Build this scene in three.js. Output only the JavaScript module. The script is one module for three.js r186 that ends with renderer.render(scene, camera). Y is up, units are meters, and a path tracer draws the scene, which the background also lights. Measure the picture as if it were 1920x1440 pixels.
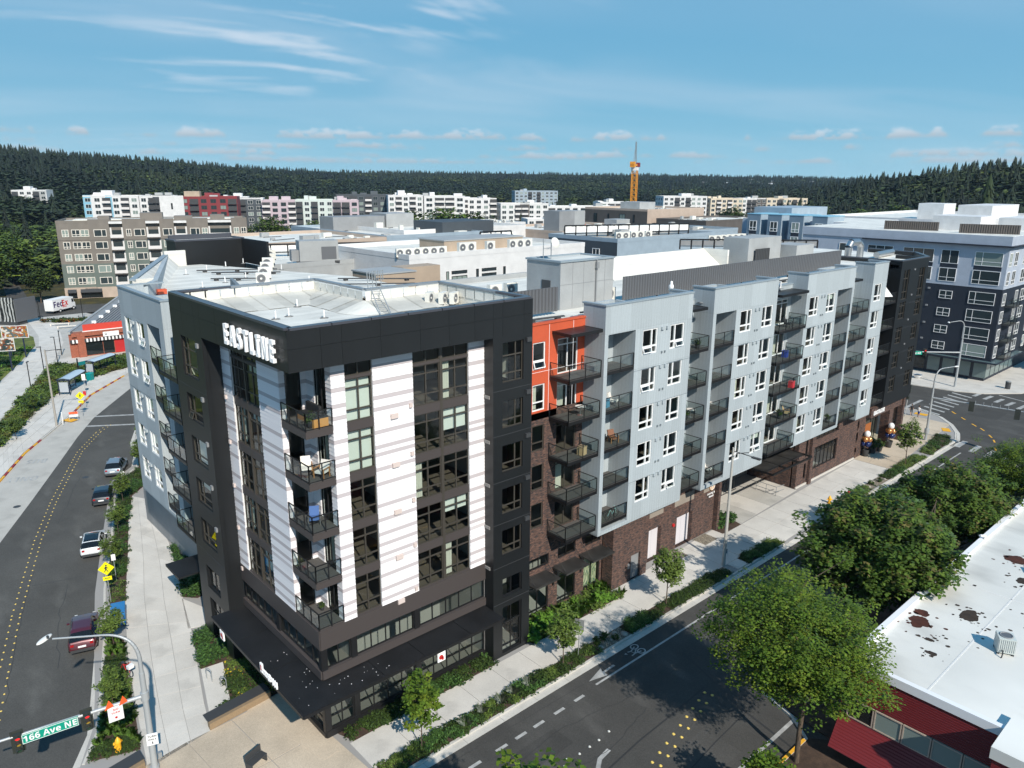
import * as THREE from 'three';
import { mergeGeometries, mergeVertices } from 'three/addons/utils/BufferGeometryUtils.js';
import { FontLoader } from 'three/addons/loaders/FontLoader.js';
import { TextGeometry } from 'three/addons/geometries/TextGeometry.js';
import { MarchingCubes } from 'three/addons/objects/MarchingCubes.js';

// ---------------------------------------------------------------- camera, sky, sun, exposure
const scene = new THREE.Scene();
const camera = new THREE.PerspectiveCamera(53.78, 4 / 3, 0.5, 9000);
camera.position.set(-16.8, 33.402, 35.885);
camera.up.set(0.17086, 0.9652, -0.19798);
camera.lookAt(-16.8 + 64.599, 33.402 - 26.1456, 35.885 - 71.717);
const renderer = new THREE.WebGLRenderer({ antialias: true });
renderer.toneMapping = THREE.LinearToneMapping;
renderer.toneMappingExposure = 1.10;
renderer.shadowMap.enabled = true;

// seeded random + value noise
function rng(seed) { let a = seed >>> 0; return () => { a = (a + 0x6D2B79F5) | 0; let t = Math.imul(a ^ (a >>> 15), 1 | a); t = (t + Math.imul(t ^ (t >>> 7), 61 | t)) ^ t; return ((t ^ (t >>> 14)) >>> 0) / 4294967296; }; }
const R = rng(7);
const rr = (a, b) => a + (b - a) * R();
const pick = (l) => l[Math.floor(R() * l.length)];
function h2(x, y, s) { let h = Math.imul(x, 374761393) + Math.imul(y, 668265263) + Math.imul(s, 974711); h = Math.imul(h ^ (h >>> 13), 1274126177); return ((h ^ (h >>> 16)) >>> 0) / 4294967296; }
function vn(x, y, p, s) { // value noise, period p
  const xi = Math.floor(x), yi = Math.floor(y), fx = x - xi, fy = y - yi, u = fx * fx * (3 - 2 * fx), v = fy * fy * (3 - 2 * fy);
  const m = (a) => p ? ((a % p) + p) % p : a;
  const a = h2(m(xi), m(yi), s), b = h2(m(xi + 1), m(yi), s), c = h2(m(xi), m(yi + 1), s), d = h2(m(xi + 1), m(yi + 1), s);
  return a + (b - a) * u + (c - a) * v + (a - b - c + d) * u * v;
}
function fbm(x, y, o, p, s) { let t = 0, w = .5, n = 0; for (let i = 0; i < o; i++) { t += w * vn(x, y, p, s + i); n += w; x *= 2; y *= 2; if (p) p *= 2; w *= .5; } return t / n; }
const lerp = (a, b, t) => a + (b - a) * t, cl = (v, a = 0, b = 1) => Math.min(b, Math.max(a, v)), ss = (a, b, v) => { const t = cl((v - a) / (b - a)); return t * t * (3 - 2 * t); };

{ // sky: clear blue air, high cirrus, a line of small fair-weather clouds low down
  const W = 4096, H = 2048, d = new Float32Array(W * H * 4);
  for (let j = 0; j < H; j++) {
    const el = ((j + .5) / H - .5) * Math.PI, deg = el * 180 / Math.PI, e = Math.max(0, Math.sin(el));
    const t = Math.pow(cl(e / .55), .52), q = 1 - t;
    let br = lerp(.28, .045, t), bg = lerp(.57, .255, t), bb = lerp(.72, .52, t);
    const low = Math.exp(-Math.max(0, deg) / 3.2); br += .05 * low; bg += .045 * low; bb += .01 * low;
    if (deg < 0) { const k = cl(-deg / 6); br = lerp(br, .10, k); bg = lerp(bg, .12, k); bb = lerp(bb, .13, k); }
    for (let i = 0; i < W; i++) {
      let r = br, g = bg, b = bb;
      if (deg > -1 && deg < 60) {
        const az = ((i + .5) / W - .5) * 360, pr = 1 / Math.max(.06, Math.tan(Math.max(el, .02)) + .12);
        const a = az * Math.PI / 180, X = Math.cos(a) * pr, Z = Math.sin(a) * pr;
        // cirrus on a plane overhead, stretched one way
        const u = X * .94 + Z * .34, v = -X * .34 + Z * .94;
        const wx = fbm(u * .55 + 9, v * .55, 3, 0, 5) * 2.2;
        const soft = fbm(u * .45 + wx, v * 1.5 + wx * .5, 4, 0, 11), fine = fbm(u * 1.7 + wx * 2, v * 9 + wx * 3, 4, 0, 23), patch = fbm(u * .5 + 40, v * .55 + 7, 3, 0, 31);
        let c = ss(.48, .92, soft) * .20 + ss(.46, .72, patch) * ss(.50, .88, fine) * .62;
        c *= ss(0, 6, deg) * .8 + .2;
        c += .20 * ss(.3, .75, fbm(u * .3 + 3, v * .6, 4, 0, 47)) * (1 - ss(12, 30, deg));
        r += (.70 - r) * c; g += (.76 - g) * c; b += (.84 - b) * c;
        // small cumulus, 1.6 to 4.6 degrees up
        if (deg > .9 && deg < 5.6) {
          let m = 0, lit = 0;
          for (const [bs, hh, dens, sc, sd] of [[2.75, .62, .47, .30, 61], [1.55, .42, .43, .24, 71], [2.1, .34, .5, .36, 83], [1.2, .3, .46, .3, 95]]) {
            const k = fbm((az + 400) * sc, 3.3, 4, 0, sd), puff = fbm((az + 400) * 1.9, deg * 5.5, 5, 0, sd + 3), bs2 = bs + .25 * (fbm((az + 400) * .2, 1.1, 2, 0, sd + 9) - .5);
            const top = hh * ss(dens, dens + .2, k) * (.35 + 1.1 * puff), y = deg - bs2;
            const cov = ss(dens, dens + .1, k) * ss(-.2, .08, y) * (1 - ss(top - .3, top + .12, y)) * ss(.28, .55, puff + .08);
            if (cov > m) { m = cov; lit = cl(y / .5); }
          }
          const s = .47 + .24 * lit; m *= .75;
          r += (s * .93 - r) * m; g += (s * 1.02 - g) * m; b += (s * 1.12 - b) * m;
        }
      }
      const o = (j * W + i) * 4; d[o] = r; d[o + 1] = g; d[o + 2] = b; d[o + 3] = 1;
    }
  }
  const t = new THREE.DataTexture(d, W, H, THREE.RGBAFormat, THREE.FloatType);
  t.mapping = THREE.EquirectangularReflectionMapping; t.magFilter = t.minFilter = THREE.LinearFilter; t.needsUpdate = true;
  scene.background = t; scene.environment = t;
}
const sun = new THREE.DirectionalLight(new THREE.Color(1, .935, .83), 5.0);
sun.position.set(30 - .27 * 200, .765 * 200, -20 + .96 * 200); sun.target.position.set(30, 0, -20);
sun.castShadow = true; sun.shadow.mapSize.set(4096, 4096); sun.shadow.radius = 1.2;
Object.assign(sun.shadow.camera, { left: -160, right: 160, top: 160, bottom: -160, near: 10, far: 600 });
scene.add(sun, sun.target);
scene.fog = new THREE.FogExp2(new THREE.Color(.50, .70, .95), .00006);

// ---------------------------------------------------------------- helpers
const used = new Map();
function nm(n) { const k = used.get(n) || 0; used.set(n, k + 1); return k ? n + '_' + String(k).padStart(3, '0') : n; }
function shade(o) { o.castShadow = o.receiveShadow = true; return o; }
class G { // collects faces; uv in metres
  constructor() { this.p = []; this.n = []; this.u = []; this.c = null; this.col = null; }
  tri(a, b, c, n, ua, ub, uc) { this.p.push(...a, ...b, ...c); this.n.push(...n, ...n, ...n); this.u.push(...ua, ...ub, ...uc); if (this.c) for (let i = 0; i < 3; i++) this.c.push(...this.col); return this; }
  quad(a, b, c, d, uv) { // counter-clockwise from the front
    const e1 = [b[0] - a[0], b[1] - a[1], b[2] - a[2]], e2 = [d[0] - a[0], d[1] - a[1], d[2] - a[2]];
    const n = [e1[1] * e2[2] - e1[2] * e2[1], e1[2] * e2[0] - e1[0] * e2[2], e1[0] * e2[1] - e1[1] * e2[0]], L = Math.hypot(...n) || 1; n[0] /= L; n[1] /= L; n[2] /= L;
    if (!uv) { const ax = Math.abs(n[1]) > .7 ? [0, 2] : Math.abs(n[0]) > Math.abs(n[2]) ? [2, 1] : [0, 1]; uv = [a, b, c, d].map((q) => [q[ax[0]], q[ax[1]]]); }
    this.tri(a, b, c, n, uv[0], uv[1], uv[2]); this.tri(a, c, d, n, uv[0], uv[2], uv[3]); return this;
  }
  box(x0, y0, z0, x1, y1, z1, skip = '') {
    const q = (k, a, b, c, d) => { if (!skip.includes(k)) this.quad(a, b, c, d); };
    q('f', [x0, y0, z1], [x1, y0, z1], [x1, y1, z1], [x0, y1, z1]); q('b', [x1, y0, z0], [x0, y0, z0], [x0, y1, z0], [x1, y1, z0]);
    q('r', [x1, y0, z1], [x1, y0, z0], [x1, y1, z0], [x1, y1, z1]); q('l', [x0, y0, z0], [x0, y0, z1], [x0, y1, z1], [x0, y1, z0]);
    q('t', [x0, y1, z1], [x1, y1, z1], [x1, y1, z0], [x0, y1, z0]); q('d', [x0, y0, z0], [x1, y0, z0], [x1, y0, z1], [x0, y0, z1]); return this;
  }
  bar(a, b, w, h = w, up = [0, 1, 0]) { // a square bar from a to b
    const A = new THREE.Vector3(...a), B = new THREE.Vector3(...b), d = B.clone().sub(A).normalize(); let s = new THREE.Vector3(...up).cross(d);
    if (s.length() < .05) s = new THREE.Vector3(1, 0, 0).cross(d); s.normalize(); const t = d.clone().cross(s);
    const P = (o, i, j) => o.clone().addScaledVector(s, i * w / 2).addScaledVector(t, j * h / 2).toArray();
    const c = [[-1, -1], [1, -1], [1, 1], [-1, 1]];
    for (let i = 0; i < 4; i++) { const [p, q] = [c[i], c[(i + 1) % 4]]; this.quad(P(A, ...p), P(A, ...q), P(B, ...q), P(B, ...p)); }
    this.quad(P(A, ...c[3]), P(A, ...c[2]), P(A, ...c[1]), P(A, ...c[0])); this.quad(...c.map((k) => P(B, ...k))); return this;
  }
  cyl(a, b, r0, r1 = r0, n = 8, cap = true) {
    const A = new THREE.Vector3(...a), B = new THREE.Vector3(...b), d = B.clone().sub(A), L = d.length(); d.normalize();
    let s = new THREE.Vector3(0, 1, 0).cross(d); if (s.length() < .05) s = new THREE.Vector3(1, 0, 0); s.normalize(); const t = d.clone().cross(s);
    const P = (o, r, k) => { const f = k / n * Math.PI * 2; return o.clone().addScaledVector(s, Math.cos(f) * r).addScaledVector(t, Math.sin(f) * r).toArray(); };
    const N = (k) => { const f = k / n * Math.PI * 2; return s.clone().multiplyScalar(Math.cos(f)).addScaledVector(t, Math.sin(f)).toArray(); };
    for (let k = 0; k < n; k++) {
      const p = [P(A, r0, k), P(A, r0, k + 1), P(B, r1, k + 1), P(B, r1, k)], nn = [N(k), N(k + 1), N(k + 1), N(k)], w = 6.283 * r0 / n, uv = [[k * w, 0], [(k + 1) * w, 0], [(k + 1) * w, L], [k * w, L]];
      for (const T of [[0, 1, 2], [0, 2, 3]]) for (const i of T) { this.p.push(...p[i]); this.n.push(...nn[i]); this.u.push(...uv[i]); if (this.c) this.c.push(...this.col); }
      if (cap) { this.tri(B.toArray(), P(B, r1, k), P(B, r1, k + 1), d.toArray(), [0, 0], [0, 0], [0, 0]); this.tri(A.toArray(), P(A, r0, k + 1), P(A, r0, k), d.clone().negate().toArray(), [0, 0], [0, 0], [0, 0]); }
    } return this;
  }
  tube(pts, r0, r1 = r0, n = 6) { for (let i = 0; i < pts.length - 1; i++) this.cyl(pts[i], pts[i + 1], lerp(r0, r1, i / (pts.length - 1)), lerp(r0, r1, (i + 1) / (pts.length - 1)), n, i === 0 || i === pts.length - 2); return this; }
  poly(pts, y0, y1) { // prism over a plan outline [[x,z],...]
    const s = new THREE.Shape(pts.map(([x, z]) => new THREE.Vector2(x, -z))), tr = new THREE.ShapeGeometry(s), q = tr.attributes.position, ix = tr.index.array;
    for (let i = 0; i < ix.length; i += 3) { const v = [0, 1, 2].map((k) => [q.getX(ix[i + k]), -q.getY(ix[i + k])]); this.tri(...v.map(([x, z]) => [x, y1, z]), [0, 1, 0], ...v); }
    if (y0 !== undefined && y0 < y1) { let ar = 0; for (let i = 0; i < pts.length; i++) { const a = pts[i], b = pts[(i + 1) % pts.length]; ar += a[0] * b[1] - b[0] * a[1]; }
      let run = 0; for (let i = 0; i < pts.length; i++) { let a = pts[i], b = pts[(i + 1) % pts.length]; const L = Math.hypot(b[0] - a[0], b[1] - a[1]); if (ar > 0) [a, b] = [b, a]; this.quad([a[0], y0, a[1]], [b[0], y0, b[1]], [b[0], y1, b[1]], [a[0], y1, a[1]], [[run, y0], [run + L, y0], [run + L, y1], [run, y1]]); run += L; } }
    return this;
  }
  colors() { this.c = []; this.col = [1, 1, 1]; return this; }
  geo() {
    const g = new THREE.BufferGeometry(); g.setAttribute('position', new THREE.Float32BufferAttribute(this.p, 3)); g.setAttribute('normal', new THREE.Float32BufferAttribute(this.n, 3)); g.setAttribute('uv', new THREE.Float32BufferAttribute(this.u, 2));
    if (this.c) g.setAttribute('color', new THREE.Float32BufferAttribute(this.c, 3)); return g;
  }
}
const g_ = () => new G();
function mesh(name, geo, m, parent, x = 0, y = 0, z = 0, ry = 0) { const o = shade(new THREE.Mesh(geo instanceof G ? geo.geo() : geo, m)); o.name = parent === scene ? nm(name) : name; o.position.set(x, y, z); o.rotation.y = ry; parent.add(o); return o; }
function grp(name, parent, x = 0, y = 0, z = 0, ry = 0) { const o = new THREE.Group(); o.name = name; o.position.set(x, y, z); o.rotation.y = ry; parent.add(o); return o; }
function tag(o, label, category, group) { o.userData.label = label; o.userData.category = category; if (group) o.userData.group = group; return o; }
function thing(name, label, category, [x, y, z] = [0, 0, 0], ry = 0, group) { return tag(grp(nm(name), scene, x, y, z, ry), label, category, group); }
function copy(o, [x, y, z], ry, label, sc) { const c = o.clone(); c.name = nm(o.name.replace(/_\d\d\d$/, '')); c.position.set(x, y, z); c.rotation.y = ry; if (sc) c.scale.setScalar(sc); c.userData = { ...o.userData, label: label || o.userData.label }; scene.add(c); return c; }
function struct(name, geo, m) { const o = mesh(name, geo, m, scene); o.userData.kind = 'structure'; return o; }
// a wall sheet with openings: x 0..w, y 0..h, face at z 0, t thick
function wall(w, h, holes, t = .25, x0 = 0, y0 = 0) {
  const g = g_(), xs = [...new Set([x0, x0 + w, ...holes.flatMap((k) => [k[0], k[2]])])].sort((a, b) => a - b), ys = [...new Set([y0, y0 + h, ...holes.flatMap((k) => [k[1], k[3]])])].sort((a, b) => a - b);
  for (let j = 0; j < ys.length - 1; j++) { let s = null; for (let i = 0; i < xs.length; i++) {
    const open = i === xs.length - 1 || holes.some((k) => xs[i] > k[0] - 1e-6 && xs[i + 1] < k[2] + 1e-6 && ys[j] > k[1] - 1e-6 && ys[j + 1] < k[3] + 1e-6);
    if (open) { if (s !== null) { const e = xs[i]; g.quad([s, ys[j], 0], [e, ys[j], 0], [e, ys[j + 1], 0], [s, ys[j + 1], 0]); g.quad([e, ys[j], -t], [s, ys[j], -t], [s, ys[j + 1], -t], [e, ys[j + 1], -t]); s = null; } } else if (s === null) s = xs[i];
  } }
  for (const [a, b, c, d] of holes) { g.quad([a, b, 0], [c, b, 0], [c, b, -t], [a, b, -t]); g.quad([a, d, -t], [c, d, -t], [c, d, 0], [a, d, 0]); g.quad([a, b, -t], [a, d, -t], [a, d, 0], [a, b, 0]); g.quad([c, b, 0], [c, d, 0], [c, d, -t], [c, b, -t]); }
  const a = x0, b = y0, c = x0 + w, d = y0 + h; g.quad([a, d, 0], [c, d, 0], [c, d, -t], [a, d, -t]); g.quad([a, b, -t], [c, b, -t], [c, b, 0], [a, b, 0]); g.quad([a, b, -t], [a, b, 0], [a, d, 0], [a, d, -t]); g.quad([c, b, 0], [c, b, -t], [c, d, -t], [c, d, 0]);
  return g;
}
// ---------------------------------------------------------------- textures and materials
function tex(n, f, rep = 1, srgb = true) { // f(u,v,i,j) -> [r,g,b] 0..1 ; rep metres per tile
  const d = new Uint8Array(n * n * 4); for (let j = 0; j < n; j++) for (let i = 0; i < n; i++) { const c = f(i / n, j / n, i, j), o = (j * n + i) * 4; d[o] = cl(c[0]) * 255; d[o + 1] = cl(c[1]) * 255; d[o + 2] = cl(c[2]) * 255; d[o + 3] = 255; }
  const t = new THREE.DataTexture(d, n, n); t.wrapS = t.wrapT = THREE.RepeatWrapping; t.magFilter = THREE.LinearFilter; t.minFilter = THREE.LinearMipmapLinearFilter; t.generateMipmaps = true; if (srgb) t.colorSpace = THREE.SRGBColorSpace; t.repeat.set(1 / rep, 1 / rep); t.needsUpdate = true; return t;
}
const C = (r, g, b) => new THREE.Color().setRGB(r, g, b);
const M = (col, rough = .8, o = {}) => new THREE.MeshStandardMaterial({ color: Array.isArray(col) ? C(...col) : col, roughness: rough, ...o });
const grain = (amp, big, n = 512, rep = 6, s = 1, fineP = 128) => tex(n, (u, v) => { const a = fbm(u * 4, v * 4, 5, 4, s), b = vn(u * fineP, v * fineP, fineP, s + 9), c = vn(u * 256, v * 256, 256, s + 19); const k = 1 - amp * (b * .5 + c * .5) - big * a; return [k, k, k]; }, rep);
const tStucco = grain(.1, .1, 512, 5, 3), tConc = tex(512, (u, v) => { const a = fbm(u * 5, v * 5, 5, 5, 13), b = vn(u * 180, v * 180, 180, 5), st = ss(.62, .8, fbm(u * 3, v * 3, 4, 3, 77)); const k = 1 - .09 * a - .07 * b - .05 * st; return [k, k * .995, k * .98]; }, 5.3);
const tAsph = tex(1024, (u, v) => { const a = fbm(u * 3, v * 3, 5, 3, 17), b = vn(u * 300, v * 300, 300, 6), c = vn(u * 512, v * 512, 512, 8), st = ss(.55, .8, fbm(u * 6, v * 2, 4, 2, 41)); const k = .84 - .24 * a - .2 * (b * .5 + c * .5) + .16 * st; return [k, k * .995, k * .985]; }, 13);
const tRoof = tex(1024, (u, v) => { const a = fbm(u * 4, v * 4, 6, 4, 51), st = ss(.5, .72, fbm(u * 2, v * 5, 5, 1, 53)), b = vn(u * 200, v * 200, 200, 2); const seam = (v * 8 % 1) < .012 ? .07 : 0; const k = 1 - .1 * a - .1 * st - .03 * b - seam; return [k, k * .995, k * .975]; }, 14);
const tBrick = tex(1024, (u, v) => { const rows = 32, y = v * rows, r = Math.floor(y), x = u * 12 + (r % 2) * .5, cI = Math.floor(x) % 12, fx = x % 1, fy = y % 1, k = h2(cI, r, 5), mort = fx < .045 || fy < .13; const n = vn(u * 256, v * 256, 256, 3) * .12; if (mort) return [.40 - n, .36 - n, .34 - n]; const t = k < .22 ? [.20, .175, .18] : k < .6 ? [.315, .235, .21] : k < .85 ? [.375, .28, .245] : [.43, .32, .275]; return t.map((q) => q - n * .6 + h2(cI, r, 9) * .05); }, 2.7);
const tRedBrick = tex(512, (u, v) => { const rows = 24, y = v * rows, r = Math.floor(y), x = u * 9 + (r % 2) * .5, cI = Math.floor(x) % 9, m = x % 1 < .05 || y % 1 < .12, k = h2(cI, r, 5) * .12; return m ? [.55, .42, .36] : [.52 + k, .28 + k * .6, .2 + k * .5]; }, 2);
const tGrass = tex(512, (u, v) => { const a = fbm(u * 6, v * 6, 5, 6, 61), b = vn(u * 200, v * 200, 200, 4), k = .6 + .5 * a; return [(.30 + .16 * a) * k + .08 * b, (.36 + .10 * a) * k + .1 * b, .16 * k + .04 * b]; }, 9);
const tSoil = tex(256, (u, v) => { const a = fbm(u * 8, v * 8, 5, 8, 63), b = vn(u * 128, v * 128, 128, 4); const k = .5 + .5 * a + .3 * b; return [.30 * k, .235 * k, .19 * k]; }, 3);
const tBark = tex(256, (u, v) => { const a = fbm(u * 16, v * 4, 4, 4, 65), k = .55 + .6 * a; return [.42 * k, .36 * k, .30 * k]; }, 1.2);
const tPeb = tex(512, (u, v) => { let best = 9, id = 0; const n = 26, x = u * n, y = v * n; for (let j = -1; j < 2; j++) for (let i = -1; i < 2; i++) { const cx = Math.floor(x) + i, cy = Math.floor(y) + j, mx = ((cx % n) + n) % n, my = ((cy % n) + n) % n, px = cx + h2(mx, my, 1), py = cy + h2(mx, my, 2), dd = (px - x) ** 2 + (py - y) ** 2; if (dd < best) { best = dd; id = h2(mx, my, 3); } } const k = (.5 + .4 * id) * (1 - .5 * ss(.1, .5, best)); return [k, k * .95, k * .87]; }, 1.6);
const tPlaza = tex(512, (u, v) => { const a = fbm(u * 3, v * 3, 6, 3, 91), b = vn(u * 220, v * 220, 220, 4), k = 1 - .25 * a - .1 * b; return [k, k * .975, k * .93]; }, 8);

const tClad = tex(1024, (u, v) => { const s = fbm(u * 90, v * 3, 4, 3, 131), b = vn(u * 256, v * 256, 256, 5), p = h2(Math.floor(u * 8), Math.floor(v * 3), 9), j = (u * 8 % 1) < .012 || (v * 3 % 1) < .006; const k = 1 - .09 * s - .05 * b - .05 * p - (j ? .10 : 0); return [k, k, k]; }, 9.6);
const m = {
  blue: M([.45, .505, .535], .75, { map: tClad, bumpMap: tStucco, bumpScale: .004 }), orange: M([.68, .115, .045], .65, { map: tStucco }), black: M([.013, .0145, .016], .45, { map: tStucco }), blackSide: M([.013, .0145, .016], .45),
  brown: M([.062, .052, .05], .5), bronze: M([.075, .066, .055], .45, { metalness: .3 }), white: M([.78, .78, .78], .45), frameBlack: M([.012, .012, .013], .45), rail: M([.011, .011, .012], .5),
  siding: M([1, 1, 1], .6, { vertexColors: true }), brick: M([1, 1, 1], .85, { map: tBrick, bumpMap: tBrick, bumpScale: .006 }), redBrick: M([1, 1, 1], .85, { map: tRedBrick }), roof: M([.86, .85, .82], .75, { map: tRoof }), roofWhite: M([.92, .91, .88], .6, { map: tRoof }), roofTan: M([.50, .47, .43], .8, { map: tRoof }),
  conc: M([.68, .655, .625], .85, { map: tConc, bumpMap: tConc, bumpScale: .003 }), concB: M([.66, .635, .605], .85, { map: tConc }), concC: M([.71, .685, .655], .85, { map: tConc }), curb: M([.62, .60, .57], .85, { map: tConc }), busLane: M([.53, .515, .49], .85, { map: tConc }), plaza: M([.80, .71, .61], .85, { map: tPlaza }),
  asph: M([.155, .151, .143], .92, { map: tAsph, bumpMap: tAsph, bumpScale: .006 }), asph2: M([.17, .165, .157], .92, { map: tAsph }), grass: M([1, 1, 1], .95, { map: tGrass }), soil: M([1, 1, 1], .95, { map: tSoil }), peb: M([.62, .6, .56], .9, { map: tPeb, bumpMap: tPeb, bumpScale: .02 }), bark: M([.8, .8, .8], .95, { map: tBark, bumpMap: tBark, bumpScale: .02 }), paint: M([.74, .74, .72], .7, { map: grain(.25, .3, 256, 2, 8) }), yellow: M([.75, .38, .02], .6), dotW: M([.7, .7, .66], .5), dotY: M([.85, .62, .16], .5),
  glass: new THREE.MeshPhysicalMaterial({ color: C(.86, .93, .90), roughness: .01, transmission: 1, thickness: 0, ior: 1.5, specularIntensity: 1 }), railGlass: new THREE.MeshPhysicalMaterial({ color: C(.82, .88, .87), roughness: .02, transmission: 1, thickness: 0, ior: 1.45 }), darkGlass: M([.012, .016, .017], .04, { metalness: 0 }), farGlass: M([.03, .042, .046], .1),
  inner: M([.26, .25, .24], .9), innerDark: M([.16, .15, .14], .9), floorWood: M([.10, .08, .065], .6), blind: M([.60, .61, .57], .8), curtain: M([.5, .48, .42], .9), galv: M([.40, .42, .43], .45, { metalness: .55 }), pole: M([.42, .44, .45], .5, { metalness: .3 }), signGreen: M([.0, .28, .19], .5), acWhite: M([.68, .67, .62], .5), grey: M([.30, .31, .32], .6, { map: tStucco }), greyLight: M([.42, .435, .44], .6, { map: tStucco }), joint: M([.30, .29, .28], .9), charcoal: M([.045, .047, .05], .55), screenGrey: M([.13, .135, .145], .5, { metalness: .2 }), orangeWood: M([.36, .12, .035], .6), tan: M([.47, .37, .28], .75, { map: tStucco }), steel: M([.5, .5, .5], .35, { metalness: .9 }), blackMetal: M([.014, .014, .015], .4, { metalness: .2 }), rubber: M([.015, .015, .015], .9), door: M([.62, .60, .63], .5),
};
// ---------------------------------------------------------------- the corner building
const B = thing('apartment_building', 'large six storey apartment building with black corner tower, orange recess and pale blue bays', 'building');
const face = (x, z, ry) => { const u = [Math.cos(ry), -Math.sin(ry)], n = [Math.sin(ry), Math.cos(ry)]; return { ry, at: (a, v, b = 0) => [x + u[0] * a + n[0] * b, v, z + u[1] * a + n[1] * b], put(name, geo, mt, a = 0, v = 0, b = 0, par = B) { const p = this.at(a, v, b); return mesh(name, geo, mt, par, p[0], p[1], p[2], ry); } }; };
const cache = new Map();
const cached = (k, f) => { if (!cache.has(k)) cache.set(k, f()); return cache.get(k); };
// window: group at its lower left corner; vs, hs: mullion places as fractions; fw frame width
function win(F, a, v, w, h, o = {}) {
  const { vs = [], hs = [], fw = .07, mw = fw, mat = m.white, n = -.06, par = B, glass = m.glass, blind = 0, curtain = 0, open = -1, depth = .09, name = 'window', backing } = o;
  const p = F.at(a, v, n), W = grp(name, par, p[0], p[1], p[2], F.ry), key = [w, h, vs, hs, fw, mw, depth].map((q) => JSON.stringify(q)).join('|');
  const xs = [0, ...vs.map((q) => q * w), w], ys = [0, ...hs.map((q) => q * h), h];
  mesh('frame', cached('f' + key, () => { const g = g_(), d = depth; g.box(0, 0, -d, fw, h, 0).box(w - fw, 0, -d, w, h, 0).box(fw, 0, -d, w - fw, fw, 0).box(fw, h - fw, -d, w - fw, h, 0); for (const x of xs.slice(1, -1)) g.box(x - mw / 2, fw, -d + .004, x + mw / 2, h - fw, -.006); for (const y of ys.slice(1, -1)) g.box(fw, y - mw / 2, -d + .008, w - fw, y + mw / 2, -.012); return g.geo(); }), mat, W);
  let k = 0; for (let j = 0; j < ys.length - 1; j++) for (let i = 0; i < xs.length - 1; i++, k++) {
    const x0 = xs[i] + (i ? mw / 2 : fw), x1 = xs[i + 1] - (i < xs.length - 2 ? mw / 2 : fw), y0 = ys[j] + (j ? mw / 2 : fw), y1 = ys[j + 1] - (j < ys.length - 2 ? mw / 2 : fw), pw = x1 - x0, ph = y1 - y0;
    const pg = cached('p' + pw.toFixed(3) + '|' + ph.toFixed(3), () => g_().quad([0, 0, 0], [pw, 0, 0], [pw, ph, 0], [0, ph, 0]).geo());
    if (k === open) { // top hung sash, swung out at the bottom
      const sg = cached('s' + pw.toFixed(3) + '|' + ph.toFixed(3), () => { const g = g_(), t = .06; return g.box(0, -ph, -.03, t, 0, .02).box(pw - t, -ph, -.03, pw, 0, .02).box(t, -ph, -.03, pw - t, -ph + t, .02).box(t, -t, -.03, pw - t, 0, .02).geo(); });
      const s = mesh('open_sash', sg, mat, W, x0, y1, .03); s.rotation.x = -.32;
      const q = mesh('pane', cached('o' + pw.toFixed(3) + '|' + ph.toFixed(3), () => g_().quad([.06, -ph + .06, 0], [pw - .06, -ph + .06, 0], [pw - .06, -.06, 0], [.06, -.06, 0]).geo()), glass, W, x0, y1, .03); q.rotation.x = -.32;
    } else mesh('pane', pg, glass, W, x0, y0, -depth * .55);
  }
  if (blind > 0) mesh('blind', cached('b' + [w, h, blind], () => g_().box(fw, h * (1 - blind), 0, w - fw, h - .03, .012).geo()), m.blind, W, 0, 0, -.26);
  if (curtain > 0) mesh('curtain', cached('c' + [w, h, curtain], () => { const g = g_(), n = 10, cw = w * curtain; for (let i = 0; i < n; i++) { const x0 = fw + cw * i / n, x1 = fw + cw * (i + 1) / n, d0 = i % 2 ? .05 : 0, d1 = i % 2 ? 0 : .05; g.quad([x0, .05, d0], [x1, .05, d1], [x1, h - .03, d1], [x0, h - .03, d0]); } return g.geo(); }), m.curtain, W, 0, 0, -.32);
  return W;
}
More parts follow.
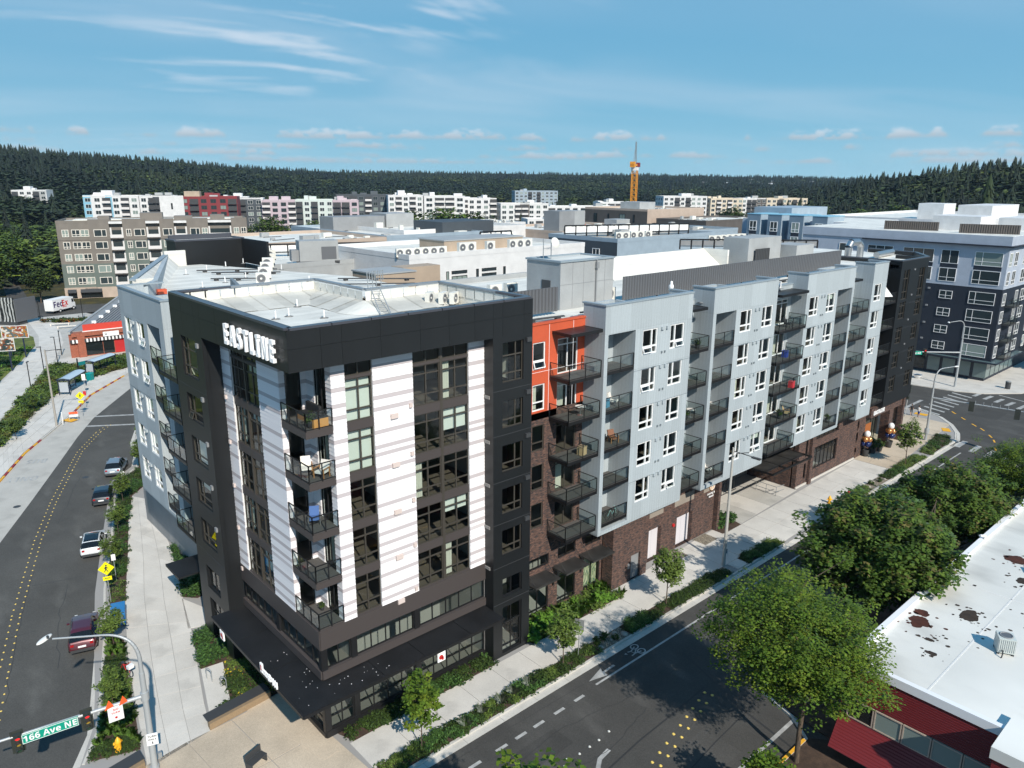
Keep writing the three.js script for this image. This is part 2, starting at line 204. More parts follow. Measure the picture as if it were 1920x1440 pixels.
// balcony: along the face from a0 to a1, n0 (wall) to n1 (outer edge), floor top at y
function balcony(F, a0, a1, n0, n1, y, o = {}) {
  const { left = true, right = true, front = true, slab = m.blackMetal, th = .24, fullSlab = false, step = 1.4, par = B, name = 'balcony', sb = 'deck' } = o, w = a1 - a0, d = n1 - n0, p = F.at(a0, y, n0), W = grp(name, par, p[0], p[1], p[2], F.ry), hr = 1.07;
  const tag_ = [w, d, left, right, front, th, step].join('|');
  mesh('slab', cached('bs' + tag_, () => g_().box(0, -th, 0, w, 0, d).geo()), slab, W);
  mesh('decking', cached('bd' + tag_, () => { const g = g_(), nb = Math.max(3, Math.round(d / .35)); for (let i = 0; i < nb; i++) g.box(.05, .004, .04 + (d - .08) * i / nb, w - .05, .03, .04 + (d - .08) * (i + 1) / nb - .012); return g.geo(); }), m.deck, W);
  const runs = []; if (front) runs.push([[.025, d - .025], [w - .025, d - .025]]); if (left) runs.push([[.025, .03], [.025, d - .025]]); if (right) runs.push([[w - .025, .03], [w - .025, d - .025]]);
  mesh('railing', cached('br' + tag_, () => { const g = g_(); for (const [A, Bq] of runs) { const L = Math.hypot(Bq[0] - A[0], Bq[1] - A[1]), k = Math.max(1, Math.round(L / step)); g.bar([A[0], hr, A[1]], [Bq[0], hr, Bq[1]], .055, .045); g.bar([A[0], .1, A[1]], [Bq[0], .1, Bq[1]], .035, .035); for (let i = 0; i <= k; i++) { const x = lerp(A[0], Bq[0], i / k), z = lerp(A[1], Bq[1], i / k); g.box(x - .025, -th * .8, z - .025, x + .025, hr - .02, z + .025); } } return g.geo(); }), m.rail, W);
  for (const [A, Bq] of runs) { const L = Math.hypot(Bq[0] - A[0], Bq[1] - A[1]), k = Math.max(1, Math.round(L / step)); for (let i = 0; i < k; i++) { const t0 = (i + .04 / L * k) / k, t1 = (i + 1 - .04 / L * k) / k, P = (t, yy) => [lerp(A[0], Bq[0], t), yy, lerp(A[1], Bq[1], t)]; mesh('glass_panel', g_().quad(P(t0, .13), P(t1, .13), P(t1, hr - .04), P(t0, hr - .04)), m.railGlass, W); } }
  return W;
}
m.deck = M([.085, .08, .075], .8);
// lap siding, white with grey-mauve boards; colour follows the board's height so that it turns the corners
function boardTone(k) { const q = Math.floor(k / 4), a = k % 4 === Math.floor(h2(q, 3, 91) * 3), b = h2(k, 5, 17) < .07; return a ? [.47, .425, .435] : b ? [.56, .52, .53] : [.80 - .05 * h2(k, 1, 7), .775 - .05 * h2(k, 1, 7), .785 - .045 * h2(k, 1, 7)]; }
function siding(w, y0, y1) { const g = g_().colors(), p = .235; for (let k = Math.floor(y0 / p); k * p < y1; k++) { const a = Math.max(y0, k * p), b = Math.min(y1, (k + 1) * p); if (b - a < .02) continue; g.col = boardTone(k); g.quad([0, a, .03], [w, a, .03], [w, b, 0], [0, b, 0]); g.quad([0, a, -.01], [w, a, -.01], [w, a, .03], [0, a, .03]); g.quad([0, a, -.02], [0, a, .03], [0, b, 0], [0, b, -.02]); g.quad([w, a, .03], [w, a, -.02], [w, b, -.02], [w, b, 0]); } return g; }
const sidingWall = (F, a, w, y0, y1, n = 0) => { F.put('siding_panel', siding(w, y0, y1), m.siding, a, 0, n); F.put('wall', g_().box(0, y0, -.25, w, y1, -.012), m.white, a, 0, n); };

// ---- tower
const FP = 3.1, SILL = [19.9, 16.8, 13.7, 10.6, 7.5];
const TR = face(0, -.93, 0), TL = face(1.15, 0, -Math.PI / 2), T0 = face(0, 0, 0), T0L = face(0, 0, -Math.PI / 2); // on TL a = z
const towerWin = (F, a, w, k, o = {}) => win(F, a, SILL[k], w, 2.55, { vs: [.5], hs: [.27, .78], fw: .06, mw: .085, mat: m.bronze, n: -.1, depth: .1, ...o });
const someShade = () => { const q = R(); return q < .07 ? { blind: 1 } : q < .22 ? { blind: pick([.22, .4, .6]) } : q < .38 ? { curtain: .35 } : {}; };
function towerColumn(F, a, units, gap) { // units: widths, with brown mullions between
  let x = a; const tot = units.reduce((s, q) => s + q, 0) + gap * (units.length - 1);
  for (let k = 0; k < 5; k++) { F.put('spandrel', g_().box(0, 0, -.22, tot, .55, -.05), m.brown, a, SILL[k] - .55); }
  units.forEach((w, i) => { for (let k = 0; k < 5; k++) towerWin(F, x, w, k, someShade()); // the tall top storey has a second light
    F.put('spandrel', g_().box(0, 0, -.22, w, .16, -.05), m.brown, x, 22.45); win(F, x, 22.61, w, 1.0, { vs: [.5], fw: .06, mw: .085, mat: m.bronze, n: -.1, depth: .1 });
    if (i < units.length - 1) F.put('mullion', g_().box(0, 7.5, -.2, gap, 23.6, -.04), m.bronze, x + w); x += w + gap; });
}
sidingWall(TR, 2.85, .85, 7.45, 23.62); towerColumn(TR, 3.7, [1.8], 0); sidingWall(TR, 5.5, 2.8, 7.45, 23.62); towerColumn(TR, 8.3, [2.05, 2.05], .2); sidingWall(TR, 12.6, 1.3, 7.45, 23.62);
sidingWall(TL, -12.2, 1.4, 7.45, 23.62); towerColumn(TL, -10.8, [1.95, 1.95], .15); sidingWall(TL, -6.75, 2.85, 7.45, 23.62);
// corner balconies: a deep notch in the corner with doors on both inner sides
{
  const A = face(1.15, -3.9, 0), Bf = face(2.85, -3.9, -Math.PI / 2); // A faces +z, Bf faces -x with a = z + 3.9
  A.put('siding_panel', siding(.35, 7.45, 23.62), m.siding, 0, 0, .01); A.put('wall', g_().box(0, 7.45, -.2, .35, 23.62, -.004), m.white);
  Bf.put('siding_panel', siding(.9, 7.45, 23.62), m.siding, 0, 0, .01); Bf.put('wall', g_().box(0, 7.45, -.2, .9, 23.62, -.004), m.white);
  A.put('siding_panel', siding(.35, 7.45, 23.62), m.siding, 1.35, 0, .01); A.put('wall', g_().box(0, 7.45, -.2, .35, 23.62, -.004), m.white, 1.35);
  Bf.put('siding_panel', siding(.62, 7.45, 23.62), m.siding, 2.35, 0, .01); Bf.put('wall', g_().box(0, 7.45, -.2, .62, 23.62, -.004), m.white, 2.35);
  for (let k = 0; k < 5; k++) { const y = SILL[k] + .05, hh = k ? 2.3 : 3.5;
    win(A, .35, y, 1.0, hh, { fw: .06, mat: m.frameBlack, name: 'balcony_door', n: -.05 }); win(Bf, .9, y, 1.45, hh, { vs: [.5], fw: .06, mat: m.frameBlack, name: 'balcony_door', n: -.05, ...(k % 2 ? { curtain: .4 } : {}) });
    A.put('ceiling', g_().box(0, 0, -.02, 1.35, k ? .75 : .3, 0), m.brown, .35, y + hh); Bf.put('ceiling', g_().box(0, 0, -.02, 1.45, k ? .75 : .3, 0), m.brown, .9, y + hh);
    // slab with brown edge
    const p = grp('balcony', B, 1.15, SILL[k], -.93);
    mesh('slab', g_().box(0, -.42, -2.97, 1.7, 0, 0), m.brown, p); mesh('decking', (() => { const g = g_(); for (let i = 0; i < 12; i++) g.box(.06, .004, -2.9 + i * .237, 1.66, .03, -2.9 + i * .237 + .222); return g; })(), m.deck, p);
    mesh('railing', (() => { const g = g_(); for (const [P, Q, nn] of [[[.03, -2.95], [.03, -.03], 3], [[.03, -.03], [1.67, -.03], 2]]) { g.bar([P[0], 1.09, P[1]], [Q[0], 1.09, Q[1]], .06, .05); g.bar([P[0], .1, P[1]], [Q[0], .1, Q[1]], .035); for (let i = 0; i <= nn; i++) { const x = lerp(P[0], Q[0], i / nn), z = lerp(P[1], Q[1], i / nn); g.box(x - .03, 0, z - .03, x + .03, 1.08, z + .03); } } return g; })(), m.rail, p);
    for (const [P, Q, nn] of [[[.03, -2.95], [.03, -.03], 3], [[.03, -.03], [1.67, -.03], 2]]) for (let i = 0; i < nn; i++) { const L = (t, y) => [lerp(P[0], Q[0], t), y, lerp(P[1], Q[1], t)], a = (i + .05) / nn, b = (i + .95) / nn; mesh('glass_panel', g_().quad(L(a, .14), L(b, .14), L(b, 1.05), L(a, 1.05)), m.railGlass, p); }
  }
}
// black frame: fascia band of panels and the two end piers
function panels(F, a0, a1, y0, y1, joints, rows, n, name = 'cladding_panel', mt = m.black, t = .12, g = .014) { const xs = [a0, ...joints, a1], ys = [y0, ...rows, y1]; for (let i = 0; i < xs.length - 1; i++) for (let j = 0; j < ys.length - 1; j++) F.put(name, g_().box(g / 2, g / 2, -t, xs[i + 1] - xs[i] - g / 2, ys[j + 1] - ys[j] - g / 2, 0), mt, xs[i], ys[j], n); }
panels(T0, 0, 17.35, 23.6, 25.85, [1.9, 3.15, 5.6, 8.3, 10.4, 12.4, 13.9, 14.7, 16.55], [24.85], 0);
panels(T0L, -17.6, 0, 23.6, 25.85, [-15.4, -13.2, -12.2, -9.6, -6.9, -4.3, -2.1], [24.85], 0);
mesh('fascia_core', g_().box(.1, 23.6, -.9, 17.3, 25.8, -.1).box(.1, 23.6, -17.5, .9, 25.8, -.9), m.blackSide, B);
const pierHoles = [[14.7, 20.5, 16.55, 23.2], ...[17.35, 14.25, 11.15, 8.05].map((y) => [14.7, y, 16.55, y + 1.9]), [14.75, 4.75, 16.6, 6.2], [14.75, .25, 16.6, 3.95]];
T0.put('pier', wall(3.45, 23.62, pierHoles, .3, 13.9, 0), m.black, 0, 0, -.012); mesh('pier_side', g_().box(13.9, 0, -.93, 14.15, 23.6, -.3).box(17.1, 0, -2.2, 17.35, 25.8, -.31), m.black, B);
for (const y of [20, 16.9, 13.6, 10.5, 7.2, 4.35]) T0.put('panel_joint', g_().box(13.91, y, 0, 17.34, y + .03, .012), m.charcoal, 0, 0, -.012);
const lh = pierHoles.slice(0, 5).map((k) => [-16.05, k[1], -13.35, k[3]]);
T0L.put('pier', wall(5.4, 23.62, [...lh, [-16.0, 4.4, -13.6, 6.2], [-15.9, .1, -13.4, 3.6]], .3, -17.6, 0), m.black, 0, 0, -.012); mesh('pier_side', g_().box(.3, 0, -12.45, 1.2, 23.6, -12.2).box(.3, 0, -17.6, 2.6, 25.8, -17.35), m.black, B);
for (const y of [19.75, 13.5, 7.3]) T0L.put('panel_joint', g_().box(-17.59, y, 0, -12.21, y + .03, .012), m.charcoal, 0, 0, -.012);
pierHoles.forEach((k, i) => { if (i < 5) { const big = i === 0; win(T0, k[0], k[1], 1.85, k[3] - k[1], { vs: [.67], hs: big ? [.22, .66] : [.3], mat: m.bronze, fw: .06, mw: .09, n: -.14, ...someShade() }); } else win(T0, k[0], k[1], 1.85, k[3] - k[1], { vs: [.5], hs: i === 6 ? [.12, .62] : [], mat: m.frameBlack, fw: .06, n: -.16 }); });
lh.forEach((k, i) => win(T0L, k[0], k[1], 2.7, k[3] - k[1], { vs: [.3], hs: i ? [.3] : [.24, .68], mat: m.bronze, fw: .06, mw: .09, n: -.14, open: i === 1 ? 0 : -1, ...someShade() }));
win(T0L, -16.0, 4.4, 2.4, 1.8, { vs: [.5], mat: m.frameBlack, n: -.16 }); win(T0L, -15.9, .1, 2.5, 3.5, { vs: [.5], hs: [.7], mat: m.frameBlack, n: -.16 });
// scoop vents on the dark piers, flat vents on the siding
for (const y of [23.0, 19.4, 16.3, 13.2, 10.1]) { T0.put('wall_vent', g_().box(0, 0, 0, .42, .3, .16), m.charcoal, 16.75, y, -.012); T0L.put('wall_vent', g_().box(0, 0, 0, .3, .3, .12), m.grey, -13.1, y - .2, -.012); }
m.vent = M([.62, .52, .48], .6);
for (let k = 0; k < 5; k++) { TR.put('wall_vent', g_().box(0, 0, 0, .5, .3, .14), m.vent, 6.6, SILL[k] - .35, .015); TR.put('wall_vent', g_().box(0, 0, 0, .2, .26, .13), m.vent, 7.95, SILL[k] + .1, .015); TL.put('wall_vent', g_().box(0, 0, 0, .2, .25, .13), m.vent, -11.95, SILL[k] - .45, .015); }
// second storey ribbon glazing, brown bands, shop front and its canopy
const BR = face(0, -.93, 0);
TR.put('spandrel_band', g_().box(1.15, 6.2, -.3, 13.9, 7.45, .06), m.brown); TL.put('spandrel_band', g_().box(-12.2, 6.2, -.3, -.94, 7.45, .06), m.brown);
TR.put('sill_band', g_().box(1.15, 4.2, -.3, 13.9, 4.75, .1), m.brown); TL.put('sill_band', g_().box(-12.2, 4.2, -.3, -.94, 4.75, .1), m.brown);
const ribbon = (F, a, b, n, y0, y1, o = {}) => win(F, a, y0, b - a, y1 - y0, { vs: Array.from({ length: n - 1 }, (_, i) => (i + 1) / n), fw: .06, mw: .06, mat: m.frameBlack, n: -.12, ...o });
ribbon(TR, 1.5, 3.2, 2, 4.75, 6.2); ribbon(TR, 3.6, 7.9, 4, 4.75, 6.2); ribbon(TR, 8.3, 13.9, 5, 4.75, 6.2); ribbon(TL, -12.2, -7.0, 5, 4.75, 6.2); ribbon(TL, -6.6, -1.25, 5, 4.75, 6.2);
for (const [F, xs] of [[TR, [1.15, 3.2, 7.9]], [TL, [-7.0]]]) xs.forEach((x, i) => F.put('column', g_().box(0, 0, -.35, .4, 6.2, .02), m.frameBlack, x, 0, x === 1.15 ? .0 : -.02));
TL.put('column', g_().box(0, 0, -.2, .3, 6.2, .02), m.frameBlack, -1.25);
for (const [a, b, n] of [[1.55, 3.2, 2], [3.6, 7.9, 4], [8.3, 13.9, 5]]) ribbon(TR, a, b, n, .45, 4.2, { hs: [.22] });
for (const [a, b, n] of [[-12.2, -7.0, 4], [-6.6, -1.25, 4]]) ribbon(TL, a, b, n, .3, 4.2, { hs: [.2] });
TR.put('stem_wall', g_().box(1.2, 0, -.28, 13.9, .45, .05), m.frameBlack); TL.put('stem_wall', g_().box(-12.2, 0, -.28, -1, .3, .05), m.frameBlack);
m.awning = M([.026, .027, .030], .55, { map: grain(.25, .45, 512, 7, 21) });
{ const cp = (pts) => mesh('canopy', g_().poly(pts, 4.0, 4.12), m.awning, B);
  cp([[-1.15, 1.15], [-1.15, -3.9], [1.12, -3.9], [1.12, -.95 + .02], [4.2, -.93], [4.2, 1.15]]); cp([[4.24, 1.15], [4.24, -.93], [7.2, -.93], [7.2, 1.15]]); cp([[7.24, 1.15], [7.24, -.93], [10.9, -.93], [10.9, 1.15]]); cp([[10.94, 1.15], [10.94, -.93], [13.85, -.93], [13.85, 1.15]]);
  cp([[-1.15, -3.94], [-1.15, -8.3], [1.12, -8.3], [1.12, -3.94]]); cp([[-1.15, -8.34], [-1.15, -12.3], [1.12, -12.18], [1.12, -8.34]]);
  mesh('canopy_edge', g_().bar([-1.2, 4.03, 1.2], [13.87, 4.03, 1.2], .1, .22).bar([-1.2, 4.03, 1.2], [-1.2, 4.03, -12.3], .1, .22), m.frameBlack, B);
  const bits = g_(); for (let i = 0; i < 34; i++) { const s = rr(.02, .045), onR = R() < .6, x = onR ? rr(-.8, 5) : rr(-1, 1), z = onR ? rr(-.6, 1) : rr(-6, 0); bits.box(x, 4.122, z, x + s, 4.122 + s * .4, z + s); } const d = mesh('litter', bits, m.white, B); d.userData.kind = 'stuff'; }
// tower rooms: floors, core, soffits
{ const g = g_(), wd = g_(); for (const y of SILL) { g.box(2.9, y - .42, -17.2, 13.85, y - .2, -1.2); g.box(1.45, y - .42, -17.2, 2.9, y - .2, -4.1); g.box(13.85, y - .42, -17.2, 17.0, y - .2, -.35); wd.box(2.9, y - .2, -17.2, 17, y - .17, -1.2).box(1.45, y - .2, -17.2, 2.9, y - .17, -4.1); }
  g.box(1.4, 23.9, -17.2, 17, 24.2, -.93); g.box(1.45, 4.25, -17.2, 17, 4.5, -4.5); mesh('floor_slab', g, m.inner, B); mesh('floor_finish', wd, m.floorWood, B);
  mesh('inner_wall', g_().box(6.4, .1, -17.1, 17.0, 23.9, -6.4).box(7.0, 7.5, -6.4, 7.12, 23.9, -1.3).box(13.9, .1, -6.4, 14.1, 23.9, -1.0).box(1.5, 7.5, -6.9, 6.4, 23.9, -6.8).box(1.5, 7.5, -12.3, 6.4, 23.9, -12.18), m.inner, B);
  mesh('shop_floor', g_().box(1.3, .05, -17, 17, .12, -1.1), m.innerDark, B); mesh('upper_shop_floor', g_().box(1.45, 4.502, -17.2, 17, 4.53, -4.5), m.innerDark, B);
  mesh('soffit', g_().box(1.2, 23.6, -3.88, 2.83, 23.75, -.95), m.brown, B); }
m.membrane = M([.66, .655, .63], .75, { map: tRoof }); m.membrane2 = M([.60, .595, .57], .75, { map: tRoof });
// tower roof: membrane, sloped back parapets in strips, black coping
mesh('roof_deck', g_().poly([[.3, -.3], [17.1, -.3], [17.1, -9.9], [10.6, -9.9], [10.6, -17.2], [.3, -17.2]], 24.2, 24.55), m.roof, B);
mesh('back_wall', g_().box(.4, 20, -17.58, 10.9, 25.3, -17.3).box(10.7, 20, -17.6, 10.95, 25.3, -10).box(10.7, 20, -10.3, 17.35, 25.3, -10.0).box(17.1, 20, -10, 17.35, 25.85, -2.2), m.roof, B);
{ const strip = (p, q, inx, inz, top, name) => { const L = Math.hypot(q[0] - p[0], q[1] - p[1]), n = Math.round(L / 1.05); for (let i = 0; i < n; i++) { const P = (t) => [lerp(p[0], q[0], t), lerp(p[1], q[1], t)], a = P(i / n), b = P(Math.min(1, (i + 1) / n + .02)), l = .004 + (i % 2) * .03; const A0 = [a[0], top + l, a[1]], B0 = [b[0], top + l, b[1]], A1 = [a[0] + inx, 24.56 + l, a[1] + inz], B1 = [b[0] + inx, 24.56 + l, b[1] + inz]; mesh(name, g_().quad(A1, B1, B0, A0, [[i * 1.05, 0], [i * 1.05 + 1, 0], [i * 1.05 + 1, 3.2], [i * 1.05, 3.2]]), i % 3 ? m.membrane : m.membrane2, B); } };
  strip([.4, -17.2], [10.6, -17.2], 0, 3.2, 25.15, 'membrane_strip'); strip([10.62, -17.2], [10.62, -10.1], -2.2, 0, 25.15, 'membrane_strip'); strip([10.6, -9.95], [17.0, -9.95], 0, 2.6, 25.15, 'membrane_strip');
  { const fan = Array.from({ length: 5 }, (_, i) => { const t = i / 4 * Math.PI / 2; return [10.6 - Math.cos(t) * 2.25, 24.566, -9.98 + Math.sin(t) * 2.65]; }); for (let i = 0; i < 4; i++) mesh('membrane_strip', g_().quad(fan[i], fan[i + 1], [10.66, 25.17, -10.0], [10.6, 25.17, -10.05]), m.roof, B); }
  const up = (p, q, name) => { const L = Math.hypot(q[0] - p[0], q[1] - p[1]), n = Math.round(L / 1.05); for (let i = 0; i < n; i++) { const a = [lerp(p[0], q[0], i / n), lerp(p[1], q[1], i / n)], b = [lerp(p[0], q[0], (i + 1) / n - .01), lerp(p[1], q[1], (i + 1) / n - .01)]; mesh(name, g_().quad([a[0], 25.12, a[1]], [b[0], 25.12, b[1]], [b[0], 25.78, b[1]], [a[0], 25.78, a[1]]), m.roof, B); } };
  up([.35, -17.22], [10.7, -17.22], 'parapet_membrane'); up([10.6, -17.2], [10.6, -10.1], 'parapet_membrane'); up([10.7, -9.93], [17.05, -9.93], 'parapet_membrane'); up([17.05, -9.9], [17.05, -.4], 'parapet_membrane'); }
m.coping = M([.085, .088, .105], .32, { metalness: .35 }); m.copingGrey = M([.22, .25, .28], .4, { metalness: .2 });
{ const cope = (pts, w, mt, n = 2.6) => { for (let i = 0; i < pts.length - 1; i++) { const [a, b] = [pts[i], pts[i + 1]], L = Math.hypot(b[0] - a[0], b[1] - a[1]), k = Math.max(1, Math.round(L / n)); for (let j = 0; j < k; j++) mesh('coping', g_().bar([lerp(a[0], b[0], j / k), 25.9, lerp(a[1], b[1], j / k)], [lerp(a[0], b[0], (j + 1) / k - .004), 25.9, lerp(a[1], b[1], (j + 1) / k - .004)], w, .14), mt, B); } };
  cope([[.2, -.2], [17.25, -.2]], .46, m.coping); cope([[.2, -.2], [.2, -17.5]], .46, m.coping); cope([[17.2, -.4], [17.2, -3.4]], .42, m.coping); cope([[.2, -17.42], [4.2, -17.42]], .42, m.coping);
  cope([[4.2, -17.42], [10.9, -17.42]], .42, m.copingGrey, 9); cope([[10.8, -17.3], [10.8, -10.2]], .38, m.copingGrey, 9); cope([[10.8, -10.15], [17.3, -10.15]], .38, m.copingGrey, 9); cope([[17.2, -3.4], [17.2, -10.1]], .4, m.copingGrey, 9); }
mesh('roof_ladder', (() => { const g = g_(); g.bar([10.15, 24.6, -7.2], [11.3, 26.0, -10.2], .05).bar([10.85, 24.6, -7.0], [11.95, 26.0, -10.1], .05); for (let i = 1; i < 12; i++) { const t = i / 12; g.bar([lerp(10.15, 11.3, t), lerp(24.6, 26, t), lerp(-7.2, -10.2, t)], [lerp(10.85, 11.95, t), lerp(24.6, 26, t), lerp(-7, -10.1, t)], .03); } for (const x of [11.1, 11.5, 11.8, 12.2]) g.bar([x, 25.9, -10.2], [x, 27.1, -10.3], .045).bar([x, 27.1, -10.3], [x + .2, 27.1, -10.3], .045).bar([x + .2, 27.1, -10.3], [x + .2, 26.4, -10.3], .045); return g; })(), m.galv, B);

// ---- wing along the right street: bays, recesses, base
const WX = 17.35, WE = 78.1;
const wallBay = (x0, x1, holes, mt = m.blue, y0 = 6.3, y1 = 24.5) => { T0.put('bay_wall', wall(x1 - x0, y1 - y0, holes, .3, x0, y0), mt); };
const YS = [20.2, 17.1, 14.0, 10.9, 7.8];
const opened = new Set(['29.1|0', '32.6|0', '29.1|1', '32.6|4', '59|2', '70.3|2', '70.3|4', '46.5|3', '46.5|4']);
function bayWin(x, i, flip) { const q = R(), o = opened.has(x + '|' + i); win(T0, x, YS[i], 1.85, 2.0, { vs: [flip ? .36 : .64], hs: [.3], fw: .1, mw: .13, n: -.05, depth: .12, open: o ? (flip ? 1 : 0) : -1, ...(q < .06 ? { blind: 1 } : q < .16 ? { blind: .35 } : q < .28 ? { curtain: .4 } : {}) }); }
function bay(x0, x1, lg, cols, yb = 6.3) { // lg: [a,b] loggia opening
  const holes = []; if (lg) holes.push([lg[0], yb + .25, lg[1], 22.35]); for (const [x] of cols) for (const y of YS) holes.push([x, y, x + 1.85, y + 2.0]);
  wallBay(x0, x1, holes, m.blue, yb, 24.5);
  for (const [x, f] of cols) for (let i = 0; i < 5; i++) { bayWin(x, i, f); }
  for (const xx of [x0, x1 - .3]) mesh('bay_side', g_().box(xx, yb, -2.2, xx + .3, 24.5, -.3), m.blue, B);
  mesh('bay_underside', g_().box(x0 + .02, yb - .1, -2.2, x1 - .02, yb - .002, -.02), m.blue, B);
  mesh('coping', g_().box(x0 - .06, 24.5, -.36, x1 + .06, 24.62, .06).box(x0 - .06, 24.5, -2.3, x0 + .34, 24.619, -.36).box(x1 - .34, 24.5, -2.3, x1 + .06, 24.619, -.36), m.copingBlue, B);
  for (const y of [19.05, 16.0, 9.75]) T0.put('reveal_joint', g_().box(Math.max(x0, lg && lg[0] < x0 + 3 ? lg[1] : x0) + .02, y, .0, (lg && lg[0] > x0 + 4 ? lg[0] : x1) - .02, y + .03, .012), m.blueDark);
  if (lg) { for (let i = 0; i < 5; i++) { balcony(T0, lg[0] + .02, lg[1] - .02, -2.2, -.02, YS[i] - .7, { left: false, right: false }); win(face(lg[0], -2.2, 0), .2, YS[i] - .67, 1.5, 2.3, { vs: [.5], fw: .07, mat: m.frameBlack, name: 'balcony_door', n: .02, par: B, glass: m.darkGlass }); }
    mesh('loggia_wall', g_().box(lg[0], yb, -2.5, lg[1], 24.4, -2.2).box(lg[0] - .3, yb, -2.2, lg[0] - .001, 24.4, -.3).box(lg[1] + .001, yb, -2.2, lg[1] + .25, 24.4, -.3).box(lg[0], 22.4, -2.2, lg[1], 22.6, -.3), m.blue, B);
    mesh('timber_strip', g_().box(lg[0] + 1.85, yb + .3, -2.2, lg[0] + 2.15, 22.3, -2.12), m.orangeWood, B); }
  const xs = cols.map((q) => q[0]); if (xs.length > 1) for (let i = 0; i < 5; i++) { const c = (xs[0] + 1.85 + xs[1]) / 2; for (const d of [-.35, .3]) T0.put('wall_vent', g_().box(0, 0, 0, d < 0 ? .28 : .18, .24, .14), m.blue, c + d - .1, YS[i] + 1.75, .0); if (i < 4) for (const d of [-.3, .1]) T0.put('wall_vent', g_().box(0, 0, 0, .14, .16, .08), m.blueDark, c + d, YS[i] - .15, .0); }
}
m.copingBlue = M([.25, .30, .335], .5); m.blueDark = M([.16, .19, .21], .7);
bay(24.66, 35.45, [25.05, 28.2], [[29.1, 0], [32.6, 1]]); bay(38.54, 48.97, [39.0, 42.1], [[42.85, 0], [46.5, 1]]); bay(54.66, 64.98, [61.3, 64.6], [[55.4, 0], [59, 1]], 6.6); bay(69.65, 73.3, null, [[70.3, 0]], 6.4);
// recess walls
const RW = (x0, x1, z, y0, y1, holes, mt) => face(0, z, 0).put('recess_wall', wall(x1 - x0, y1 - y0, holes, .3, x0, y0), mt);
const rec1 = face(0, -2, 0), doorY = YS.map((y) => y - .67);
{ const hz = (i) => [[19.3, YS[i], 20.55, YS[i] + 2.0], [21.8, doorY[i], 23.95, doorY[i] + 2.65]];
  RW(17.35, 24.66, -2, 16.95, 23.45, [0, 1].flatMap(hz), m.orange); RW(17.35, 24.66, -2, 0, 16.95, [...[2, 3, 4].flatMap(hz), [19.2, 4.3, 21.3, 5.25], [22.3, 4.35, 24.35, 5.3], [19.0, .3, 21.3, 3.4], [22.3, .3, 24.4, 3.4]], m.brick);
  mesh('coping', g_().box(17.36, 23.45, -2.35, 24.66, 23.58, -1.93), m.orange, B);
  for (let i = 0; i < 5; i++) { const wm = i < 2 ? m.white : m.bronze; win(rec1, 19.3, YS[i], 1.25, 2.0, { hs: [.32], fw: .09, mat: wm, open: i === 0 ? 0 : -1, ...(i === 1 ? { curtain: .5 } : {}) }); win(rec1, 21.8, doorY[i], 2.15, 2.65, { vs: [.5], hs: [.82], fw: .08, mat: wm, name: 'balcony_door', curtain: i % 2 ? .45 : 0 });
    balcony(rec1, 21.0, 24.4, 0, 2.0, doorY[i] - .03, { right: true }); }
  for (const x of [18.7, 20.9, 23.4]) rec1.put('reveal_joint', g_().box(x, 16.95, 0, x + .025, 23.4, .01), m.orangeDark);
  for (const y of [20.0]) rec1.put('reveal_joint', g_().box(17.4, y, 0, 24.6, y + .025, .01), m.orangeDark); }
m.orangeDark = M([.4, .05, .02], .7);
const sunshade = (F, a, w, y, d) => F.put('sunshade', (() => { const g = g_(); g.bar([0, y, d], [w, y, d], .05, .24).bar([0, y, 0], [0, y, d], .05, .24).bar([w, y, 0], [w, y, d], .05, .24).bar([w / 2, y, 0], [w / 2, y, d], .05, .2); g.box(.03, y + .08, .03, w - .03, y + .1, d - .03); return g; })(), m.blackMetal, a);
sunshade(rec1, 21.2, 3.3, 22.75, 1.9);
for (const [x0, x1, z, dx] of [[35.45, 38.54, -2, 35.9], [48.97, 54.66, -1.6, 51.9], [64.98, 69.65, -2, 65.6]]) { const F = face(0, z, 0), wide = x1 - x0 > 5, dw = wide ? 2.2 : 1.9;
  RW(x0, x1, z, 6, 23.4, doorY.map((y) => [dx, y, dx + dw, y + 2.5]), m.blue); mesh('coping', g_().box(x0, 23.4, z - .4, x1, 23.52, z + .05), m.copingBlue, B);
  doorY.forEach((y, i) => { win(F, dx, y, dw, 2.5, { vs: [.5], hs: [.84], fw: .08, mat: wide ? m.white : m.bronze, name: 'balcony_door', curtain: i % 2 ? .5 : 0 }); balcony(F, wide ? 49.3 : x0 + .02, wide ? 54.5 : x1 - .3, 0, wide ? 1.9 : -z - .05, y - .03, { left: wide, right: true, step: wide ? 1.3 : 1.5 }); });
  sunshade(F, wide ? 49.3 : x0 + .05, wide ? 5.1 : 2.6, 22.9, wide ? 1.9 : 1.7); }
